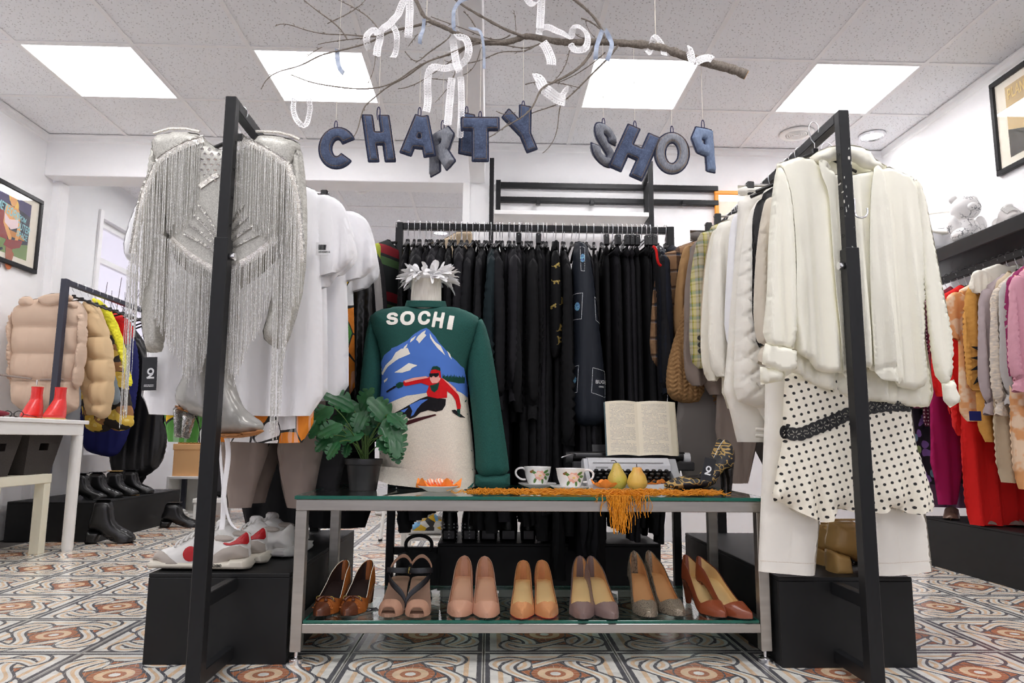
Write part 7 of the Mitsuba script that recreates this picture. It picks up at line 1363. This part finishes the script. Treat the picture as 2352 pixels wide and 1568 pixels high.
# ------------------------------------------------------------------ frame of shelving on the back wall, orange picture, sandals
fr = thing('wall_shelving', 'black steel shelving frame with a white shelf on the back wall behind the middle rack', 'shelving')
Yf, Yw = 4.30, YB-.02; X0, X1 = float(at(1129, 450, Y=Yf)[0]), float(at(1495, 450, Y=Yf)[0]); zt = at(1129, 364, Y=Yf)[2]
for x in (X0, X1): part(fr, 'post', bx(x-.014, x+.014, Yf-.014, Yf+.014, 0, zt, .002), 'm_black')
XE = float(at(1648, 435, Y=Yw)[0]); zb1, zb2 = at(1300, 428, Y=Yw)[2], at(1300, 461, Y=Yw)[2]
for z in (zb1, zb2): part(fr, 'wall_bar', bx(X0+.03, XE, Yw-.018, Yw+.018, z-.018, z+.018, .003), 'm_black')
Xm = X1+.02
for x in (X0+.045, Xm+.02): part(fr, 'short_post', bx(x-.016, x+.016, Yw-.055, Yw-.0185, zb2-.16, zb1+.018, .002), 'm_black')
part(fr, 'diagonal_arm', beam((X1, Yf+.016, zt-.05), (Xm, Yw-.06, zb1+.0), .026), 'm_black'); part(fr, 'lower_arm', beam((X1, Yf+.016, at(1495, 500, Y=Yf)[2]-.02), (Xm, Yw-.06, zb2-.20), .026), 'm_black')
zs = at(1300, 492, Y=Yf+.02)[2]
part(fr, 'shelf_board', bx(X0+.016, X1-.016, Yf-.01, Yw-.06, zs-.016, zs+.012, .002), 'm_white'); part(fr, 'shelf_bar', bx(X0+.05, Xm, Yw-.058, Yw-.03, zs+.05, zs+.06, .002), 'm_black')
for u in (1235, 1358, 1568): x, _, z = at(u, 468, Y=Yw); part(fr, 'bracket', bx(x-.014, x+.014, Yw-.05, Yw-.012, z-.018, z+.014, .003), 'm_black')
mat('m_orange', srgb(248, 150, 30), .4); mat('m_matboard', srgb(244, 238, 222), .8); mat('m_poster', srgb(150, 90, 70), .7)
def framed(name, label, M, w, h, bw, mf, pw, ph, art, d=.022):
    """A framed picture in the local xz plane, facing -y."""
    t = thing(name, label, 'picture'); W, H_ = w/2, h/2
    f = part(t, 'frame', tf(cat(bx(-W, W, -d, 0, H_-bw, H_, .003), bx(-W, W, -d, 0, -H_, -H_+bw, .003), bx(-W, -W+bw, -d, 0, -H_+bw, H_-bw, .003), bx(W-bw, W, -d, 0, -H_+bw, H_-bw, .003)), M), mf)
    part(t, 'mat_board', tf(bx(-W+bw, W-bw, -.008, -.002, -H_+bw, H_-bw, 0), M), 'm_matboard')
    for nm, g, m, o in art: part(t, nm, tf(extrude(g, .0004), M@mv(0, -.008-o, 0)@XZ), m)
    part(t, 'glazing', tf(bx(-W+bw, W-bw, -.0145, -.0135, -H_+bw, H_-bw, 0), M), 'm_pane')
    return t
po = at(1700, 500, Y=YB-.03)
framed('framed_picture', 'orange framed picture on the back wall, half hidden by the cream clothes', mv(po[0]+.06, YB-.012, po[2]-.02), .46, .42, .026, 'm_orange', .2, .2, [('print', sbox(-.09, -.13, .12, .10), 'c_ivory', .0006), ('print_motif', blob(-.02, -.01, .05, .07, 3, .2), 'm_poster', .0012)])
pk = thing('display_shelf', 'white shelf on the back wall carrying slingback sandals, right of the middle rack', 'shelf'); sx, sz = at(1580, 582, Y=4.45)[0], at(1580, 585, Y=4.45)[2]
part(pk, 'board', bx(sx-.10, sx+.32, 4.36, YB-.002, sz-.03, sz, .003), 'm_white'); part(pk, 'bracket', bx(sx-.05, sx-.03, 4.42, YB-.002, sz-.10, sz-.0305, .003), 'm_white')
for i, (x, m, l) in enumerate(((sx-.04, 'c_cream', 'cream slingback sandal on the white wall shelf, left of two'), (sx+.10, 'c_plum', 'purple and orange slingback sandal on the white wall shelf, right of two'))):
    t = thing('slingback_sandal', l, 'shoe'); M = mv(x, 4.48, sz+.0005)
    part(t, 'footbed', tf(thick(grid(lambda u, v: (-.10+.2*u, (v-.5)*.06, .008+.07*np.clip((u-.35)/.5, 0, 1)**1.3), 16, 4)[0], .007), M), 'm_orange' if i else m, 40)
    part(t, 'heel', tf(hull([[.07, -.02, .07], [.07, .02, .07], [.10, 0, .075], [.085, .006, 0], [.085, -.006, 0], [.093, 0, 0]]), M), m, 40)
    part(t, 'sling_strap', tf(tube(spline([[-.01, -.03, .03], [.05, -.03, .10], [.10, 0, .15], [.05, .03, .10], [-.01, .03, .03]], 24), .005, 6), M), m, True); part(t, 'toe_strap', tf(tube(spline([[-.06, -.032, .012], [-.05, 0, .045], [-.06, .032, .012]], 12), .010, 6), M), m, True)
# ------------------------------------------------------------------ pictures on the side walls (invented pulp style figures, the titles as printed)
for k, c in dict(a_night=(58, 52, 104), a_navy=(28, 40, 58), a_skin=(232, 176, 104), a_hair=(246, 206, 96), a_red=(150, 44, 36), a_green=(120, 150, 80), a_title=(150, 214, 220), a_bench=(206, 140, 44), a_pink=(240, 220, 220), a_sepia=(206, 180, 126), a_dark=(62, 62, 54), a_grey=(96, 108, 116), a_cream=(232, 206, 130), a_leg=(170, 92, 52)).items(): mat(k, srgb(*c), .7)
LWM = np.array([[0, -1, 0, 0], [1, 0, 0, 0], [0, 0, 1, 0], [0, 0, 0, 1.]]); RWM = np.array([[0, 1, 0, 0], [-1, 0, 0, 0], [0, 0, 1, 0], [0, 0, 0, 1.]])
c1, c2 = at(101, 462, X=XL+.02), at(101, 462, X=XL+.02)
pY1 = c1[1]; pzt, pzb = c1[2], at(84, 630, X=XL+.02)[2]; W = .56; Hh = pzt-pzb
M = mv(XL+.002, pY1-W/2, (pzt+pzb)/2)@LWM
def T_(s, h, x, y, a=0, k=.8): return affinity.translate(affinity.rotate(affinity.scale(text_poly(s, h), k, 1, origin=(0, 0)), a, origin=(0, 0)), x, y)
w_, h_ = .175, Hh*.37
art = [('print', sbox(-w_, -h_, w_, h_), 'a_navy', .0005), ('night_sky', Polygon([(-w_, h_), (w_, h_), (w_, h_*.55), (0, h_*.7), (-w_, h_*.6)]), 'a_night', .0010), ('meadow', Polygon([(-w_, -h_), (w_, -h_), (w_, -h_*.45), (.05, -h_*.6), (-w_, -h_*.35)]), 'a_green', .0010),
       ('bench', Polygon([(-.10, -h_*.42), (.14, -h_*.36), (.13, -h_*.20), (-.08, -h_*.16), (-w_, h_*.22), (-w_, h_*.15), (-.12, 0)]), 'a_bench', .0016), ('cushion', Polygon([(-.13, -.10), (-.02, -.10), (-.03, .06), (-.10, .08), (-.14, .02)]), 'a_red', .0021),
       ('figure', unary_union([blob(0, .155, .030, .036), Polygon([(-.06, .12), (.05, .115), (.055, .02), (-.045, .02)]), LineString([(-.05, .10), (-.055, 0), (.0, -.08)]).buffer(.016), LineString([(.05, .10), (.075, 0), (.06, -.10)]).buffer(.015)]), 'a_skin', .0026), ('hair', unary_union([blob(-.005, .175, .042, .034, 5, .1), blob(.035, .12, .020, .045)]), 'a_hair', .0024),
       ('blouse', Polygon([(-.07, .06), (-.02, .03), (.06, .05), (.065, .0), (.0, -.03), (-.06, .0)]), 'a_pink', .0032), ('skirt', Polygon([(-.03, -.10), (.12, -.07), (.10, -.12), (.02, -.15), (-.05, -.14)]), 'a_red', .0032), ('stocking', unary_union([LineString([(0, -.13), (.015, -.25)]).buffer(.030), LineString([(.015, -.25), (.035, -h_*.97)]).buffer(.016)]), 'a_leg', .0030),
       ('bench_legs', unary_union([LineString([(-.07, -.17), (-.06, -h_*.9)]).buffer(.008), LineString([(-.12, -.08), (-.06, -.28)]).buffer(.007)]), 'a_navy', .0030)]
art += [('title', T_('METEORS', .052, -.150, h_-.105, -10, .62), 'a_title', .0030), ('title', T_('FROM', .032, .045, h_-.125, -8, .7), 'a_title', .0030), ('title', T_('OUTER', .044, .05, h_-.185, -6, .62), 'a_title', .0030), ('title', T_('SPACE', .036, .055, h_-.235, -6, .66), 'a_title', .0030)]
framed('framed_picture', 'black framed poster of a seated woman titled METEORS FROM OUTER SPACE, left wall', M, W, Hh, .028, 'm_black', .3, .5, art)
c1 = at(2290, 406, X=XR-.02); zt_ = at(2270, 205, X=XR-.02)[2]; Hh = zt_-c1[2]+.02; W = .60; M = mv(XR-.002, c1[1]-W/2+.0, c1[2]+Hh/2)@RWM
w_, h_ = .20, Hh*.37
art = [('print', sbox(-w_, -h_, w_, h_), 'a_sepia', .0005), ('dark_ground', Polygon([(-w_, -h_), (w_, -h_), (w_, -.02), (.08, -.05), (0, .0), (-.08, -.08), (-w_, -.04)]), 'a_dark', .0010), ('figure', unary_union([blob(-.02, .15, .026, .032), Polygon([(-.07, .11), (.05, .11), (.04, -.02), (-.05, -.02)]), LineString([(-.01, -.10), (.02, -h_*.8)]).buffer(.018), LineString([(-.035, -.10), (-.03, -h_*.75)]).buffer(.017)]), 'a_leg', .0020), ('hair', blob(-.02, .17, .040, .034, 6, .1), 'a_bench', .0024), ('dress', Polygon([(-.07, .10), (.06, .10), (.05, .02), (.07, -.12), (-.09, -.12), (-.06, .02)]), 'a_grey', .0028),
       ('title', T_('PLANET', .055, -w_+.015, h_-.075, 0, .62), 'a_cream', .0030), ('title', T_('WARS', .055, .035, h_-.075, 0, .62), 'a_cream', .0030)]
framed('framed_picture', 'black framed pulp poster of a standing figure titled PLANET on the right wall', M, W, Hh, .028, 'm_black', .3, .5, art)
# ------------------------------------------------------------------ left corner: white table, stool with boxes, red boots
wtb = thing('white_table', 'white table with round legs by the left wall carrying red boots and a teacup', 'table')
tx, tY = -2.33, 4.30; tz = at(206, 966, X=tx)[2]; tY = at(206, 966, X=tx)[1]
part(wtb, 'table_top', bx(-2.98, tx, 2.9, tY, tz-.022, tz, .003), 'm_whitepaint'); part(wtb, 'apron', cat(bx(tx-.03, tx-.012, 2.94, tY-.03, tz-.085, tz-.0225, .003), bx(-2.97, tx-.03, tY-.05, tY-.03, tz-.085, tz-.0225, .003)), 'm_whitepaint')
for x, y in ((tx-.035, tY-.05), (tx-.035, 2.96), (-2.94, tY-.05), (-2.94, 2.96)): part(wtb, 'leg', tf(lathe([(.0001, 0), (.026, 0), (.030, .02), (.030, tz-.0855), (.0001, tz-.0855)], 24), mv(x, y, 0)), 'm_whitepaint', 40)
so = thing('stool', 'cream square low side table under the white table, holding two dark storage boxes', 'side table'); mat('m_creampaint', srgb(232, 228, 206), .5)
ex, ey1 = -2.475, 4.13; ez = at(150, 1085, X=ex+.03)[2]; ey0 = 3.66
part(so, 'top', bx(-2.93, ex+.03, ey0, ey1, ez-.05, ez, .003), 'm_creampaint')
for x in (ex, -2.90): 
    for y in (ey0+.03, ey1-.03): part(so, 'leg', bx(x-.028, x+.028, y-.028, y+.028, 0, ez-.0505, .003), 'm_creampaint')
mat('m_boxgrey', proc(lambda p, n, uv: mix(srgb(56, 52, 50), srgb(74, 70, 67), noise(p.x*400, p.y*400, p.z*400))), .9)
def storage_box(x0, x1, y0, y1, z0, h, label):
    t = thing('storage_box', label, 'box'); f = .035
    def wall(a, b, c, d): return hull([a, b, c, d]+[[p[0]*.998+.002*(x0+x1)/2, p[1]*.998+.002*(y0+y1)/2, p[2]] for p in (a, b, c, d)])
    hole = sbox(-.04, h*.60, .04, h*.78); wy = (y1-y0)
    g = Polygon([(-wy/2+f, 0), (wy/2-f, 0), (wy/2, h), (-wy/2, h)]).difference(hole)
    side = extrude(g, .004)                 # the wall that faces the shop, with its hand hole
    V, F_ = side; k = V[:, 1]/h
    part(t, 'handle_wall', (np.stack([x1-f+f*k+V[:, 2], (y0+y1)/2+V[:, 0], z0+V[:, 1]], 1), F_), 'm_boxgrey')
    part(t, 'body', cat(wall([x0+f, y0+f, z0], [x1-f, y0+f, z0], [x1, y0, z0+h], [x0, y0, z0+h]), wall([x0+f, y1-f, z0], [x1-f, y1-f, z0], [x1, y1, z0+h], [x0, y1, z0+h]), wall([x0+f, y0+f, z0], [x0+f, y1-f, z0], [x0, y1, z0+h], [x0, y0, z0+h]), bx(x0+f, x1-f, y0+f, y1-f, z0, z0+.004, 0)), 'm_boxgrey')
    return t
storage_box(-2.88, -2.45, 3.90, 4.20, ez+.001, .215, 'dark grey fabric storage box with a hand hole on the low side table, farther one')
storage_box(-2.88, -2.45, 3.55, 3.84, ez+.001, .215, 'dark grey fabric storage box with a hand hole on the low side table, nearer one')
mat('m_redboot', srgb(206, 38, 36), .3, clearcoat=.3)
def red_boot(x, y, yaw, label):
    t = thing('red_boot', label, 'boot'); M = mv(x, y, tz+.0005)@rot('z', yaw)@sc(.74, .74, .80)
    def fn(a, b):
        w = np.interp(a, [0, .08, .35, .6, .75, 1], [.056, .060, .054, .040, .036, .038]); d = np.interp(a, [0, .08, .3, .6, 1], [.12, .125, .09, .05, .045]); oy = np.interp(a, [0, .08, .3, .6, 1], [-.06, -.06, -.03, 0, .0])
        return w*np.cos(b*6.2832), oy+d*np.sin(b*6.2832), .012+a*.215
    part(t, 'upper', tf(grid(fn, 26, 32)[0], M), 'm_redboot', True); part(t, 'sole', tf(tf(lathe([(.0001, 0), (.060, 0), (.062, .006), (.060, .0125), (.0001, .0125)], 30), sc(1, 2.05, 1)), M@mv(0, -.06, 0)), 'm_bootsole2', 40)
    part(t, 'top_band', tf(lathe([(.0385, .222), (.0405, .226), (.0385, .230), (.034, .222)], 24), M@mv(0, 0, 0)@sc(1, 1.18, 1)), 'm_redboot', True)
mat('m_bootsole2', srgb(190, 150, 90), .6)
red_boot(-2.555, 4.10, 10, 'red leather ankle boot on the white table, left of its pair'); red_boot(-2.437, 4.12, 6, 'red leather ankle boot on the white table, right of its pair')
s_ = single('velvet_cushion', sphere((-2.62, 3.72, tz+.024), (.14, .16, .023), 3), 'c_darkred', 'dark red velvet cushion under the teacup on the white table', 'cushion', True)
t = thing('teacup', 'small flower painted teacup on the dark red cushion, white table at left', 'teacup'); C = mv(-2.60, 3.74, tz+.046)@sc(.95)
part(t, 'bowl', tf(lathe(PROFC, 36), C), 'm_china', True); part(t, 'handle', tf(tube(spline([[.038, 0, .050], [.052, 0, .056], [.062, 0, .044], [.052, 0, .024], [.035, 0, .020]], 20), .0034, 8), C), 'm_china', True); rose_print(t, C@rot('z', -6))
single('sunglasses', cat(*[tube([[-2.52+dx+.024*math.cos(a), 3.86+.006*math.sin(a)*0, tz+.022+.018*math.sin(a)] for a in np.linspace(0, 6.3, 20)], .002, 6) for dx in (-.03, .03)], tube([[-2.526, 3.86, tz+.024], [-2.514, 3.86, tz+.024]], .002, 5), tube([[-2.574, 3.86, tz+.024], [-2.57, 3.98, tz+.012]], .0018, 5), tube([[-2.466, 3.86, tz+.024], [-2.47, 3.98, tz+.012]], .0018, 5)), 'm_black', 'thin wire glasses lying between the cushion and the red boots', 'glasses', True)
# boots on and beside the left plinth
for x, y, l in ((-2.62, 4.72, 'black ankle boot on the left plinth, first of the row'), (-2.60, 4.88, 'black ankle boot on the left plinth, second of the row'), (-2.58, 5.06, 'black ankle boot with pale sole on the left plinth, third of the row'), (-2.56, 5.24, 'black ankle boot on the left plinth, fourth of the row')): ankle_boot(mv(x+.04, y, .2405)@rot('z', 186)@sc(.95), l, 's_blackleather', 'm_bootsole2' if 'pale' in l else 's_blackleather')
for x, y, l in ((-2.30, 4.50, 'tall black boot on the floor beside the leg of the white table'), (-2.22, 5.30, 'black boot on the floor at the far end of the left plinth')): ankle_boot(mv(x, y, .0005)@rot('z', 190)@sc(1.1, 1.1, 1.5 if 'tall' in l else 1), l, 's_blackleather', 's_blackleather')
# ------------------------------------------------------------------ the back room: white cube shelf with cartons, bags, folding chair, crate shelf
cu = thing('cube_shelf', 'white cube shelf standing in the back room, seen left of the silver boot heel', 'shelf'); cx0, cy0 = float(at(376, 1190, Y=6.0)[0]), 6.0; ch = at(414, 1094, Y=6.0)[2]
for nm, b in (('side', (cx0, cx0+.02, cy0, cy0+.38, 0, ch)), ('side', (cx0+.36, cx0+.38, cy0, cy0+.38, 0, ch)), ('top', (cx0+.0205, cx0+.3595, cy0, cy0+.38, ch-.02, ch)), ('bottom', (cx0+.0205, cx0+.3595, cy0, cy0+.38, 0, .02)), ('back', (cx0+.0205, cx0+.3595, cy0+.36, cy0+.38, .0205, ch-.0205))): part(cu, nm, bx(*b, .002), 'm_whitepaint')
mat('m_carton', srgb(222, 172, 118), .8); mat('m_wicker', proc(lambda p, n, uv: mix(srgb(120, 88, 44), srgb(196, 156, 90), dr.select(dr.sin(p.x*190)*dr.sin(p.z*260) > 0, 1., 0.)*.8+.2*noise(p.x*80, p.y*80, p.z*80))), .8)
t = thing('carton', 'pale orange lidded carton on the white cube shelf', 'box'); part(t, 'box', bx(cx0+.02, cx0+.26, cy0+.05, cy0+.32, ch+.001, ch+.26, .003), 'm_carton'); part(t, 'lid', bx(cx0+.014, cx0+.266, cy0+.044, cy0+.326, ch+.215, ch+.265, .003), 'm_carton')
t = thing('wicker_basket', 'small wicker basket on top of the pale orange carton', 'basket'); part(t, 'body', tf(hull([[sx_*a, sy_*b, z] for z, a, b in ((0, .10, .10), (.11, .125, .12)) for sx_ in (-1, 1) for sy_ in (-1, 1)]), mv(cx0+.14, cy0+.18, ch+.266)), 'm_wicker'); part(t, 'rim', tf(bx(-.13, .13, -.125, .125, .108, .122, .005), mv(cx0+.14, cy0+.18, ch+.266)), 'm_wicker')
for x, y, l, m in ((cx0-.10, 5.86, 'white canvas shoe on the back room floor left of the cube shelf', 'c_shoewhite'), (cx0+.08, 5.9, 'white canvas shoe half inside the cube shelf', 'c_shoewhite')): sneaker(mv(x, y, .0005 if 'left' in l else .0205)@rot('z', 165), l)
def bag(x, y, w, h, m, label, d=.12, z=0):
    t = thing('shopping_bag', label, 'bag'); P = Puff(Polygon(chaikin([(-w/2, 0), (w/2, 0), (w*.54, h*.7), (w*.45, h), (-w*.45, h), (-w*.54, h*.7)], 1)), d, .08, fold=folds(.012, .1, h, 0, 3)); part(t, 'body', tf(P.mesh(.02), mv(x, y, z+.0005)), m, True)
    part(t, 'handle', tf(tube(spline([[-w*.25, 0, h*.97], [-w*.2, 0, h*1.25], [w*.2, 0, h*1.25], [w*.25, 0, h*.97]], 18), .007, 6), mv(x, y, z)), m, True); return t
bag(cx0+.62, 5.75, .40, .46, 'c_black', 'black bag on the back room floor behind the left rack post', z=.18)
bag(cx0+.60, 5.95, .34, .42, 'c_white', 'white and red bag piled behind the black bag in the back room', z=.52)
t = thing('storage_bench', 'low white bench in the back room carrying bags behind the left rack post', 'bench'); part(t, 'seat', bx(cx0+.40, cx0+.86, 5.55, 6.3, .15, .18, .003), 'm_whitepaint')
for x in (cx0+.42, cx0+.84):
    for y in (5.58, 6.27): part(t, 'leg', bx(x-.015, x+.015, y-.015, y+.015, 0, .1495, .002), 'm_whitepaint')
# white crate shelf with shoes seen under the table, and a folding rack leg
cs = thing('shoe_rack', 'white stepped shoe rack in the background seen under the glass table', 'shoe rack'); sx0 = float(at(922, 1200, Y=4.1)[0]); sx1 = sx0+.75
for z in (.10, .34, .52): part(cs, 'shelf', bx(sx0+.03, sx1-.03, 4.08, 4.36, z-.018, z, .003), 'm_whitepaint')
for x in (sx0+.015, sx1-.015):
    for y in (4.09, 4.35): part(cs, 'post', bx(x-.014, x+.014, y-.014, y+.014, 0, .56, .003), 'm_whitepaint')
for z in (.30, .48): part(cs, 'front_rail', bx(sx0+.03, sx1-.03, 4.070, 4.079, z, z+.05, .002), 'm_whitepaint')
mat('s_multi', proc(lambda p, n, uv: dr.select(voronoi(p.x*26, p.z*34)[2] < .35, mi.Color3f(.75, .48, .03), dr.select(voronoi(p.x*26, p.z*34)[2] < .6, mi.Color3f(.18, .45, .75), dr.select(voronoi(p.x*26, p.z*34)[2] < .75, mi.Color3f(.03), mi.Color3f(.75, .75, .7))))), .5)
sneaker(mv(sx0+.16, 4.20, .1005), 'colourful blue and yellow sneaker on the bottom of the white shoe rack', 's_multi')
flat(sx0+.17, 4.20, .3405, 0, 's_blackleather', 'pointed black shoe on the middle shelf of the white shoe rack')
flat(sx0+.50, 4.20, .3405, 0, 's_blackleather', 'pointed black shoe hidden by the studded boots on the white shoe rack')
lg = thing('folding_stand', 'thin white folding stand leg on the floor of the back room under the table', 'stand'); p0, p1 = at(873, 1243, Z=0), at(898, 1165, Y=4.7)
part(lg, 'leg', tube([p0+[0, 0, .012], [p1[0], p0[1]+.12, .62]], .011, 10), 'm_whitepaint', True); part(lg, 'leg', tube([p0+[.18, .3, .012], [p1[0], p0[1]+.14, .62]], .011, 10), 'm_whitepaint', True); part(lg, 'rubber_tip', tube([p0+[0, 0, .0005], p0+[.0006, .003, .016]], .013, 10), 'm_blackplastic', True)
for u, l in ((870, 'left'), (905, 'right')):
    q = at(u, 1182, Z=0); sneaker(mv(q[0], q[1]+.1, .0005)@rot('z', 100), f'white sneaker far away on the back room floor under the table, {l} one')
# black velvet bag and shoe behind the table at left
bag(float(at(960, 1330, Y=2.93)[0])+.0, 2.93, .17, .20, 'c_black', 'black velvet bag on the floor left of the middle plinth', .05)
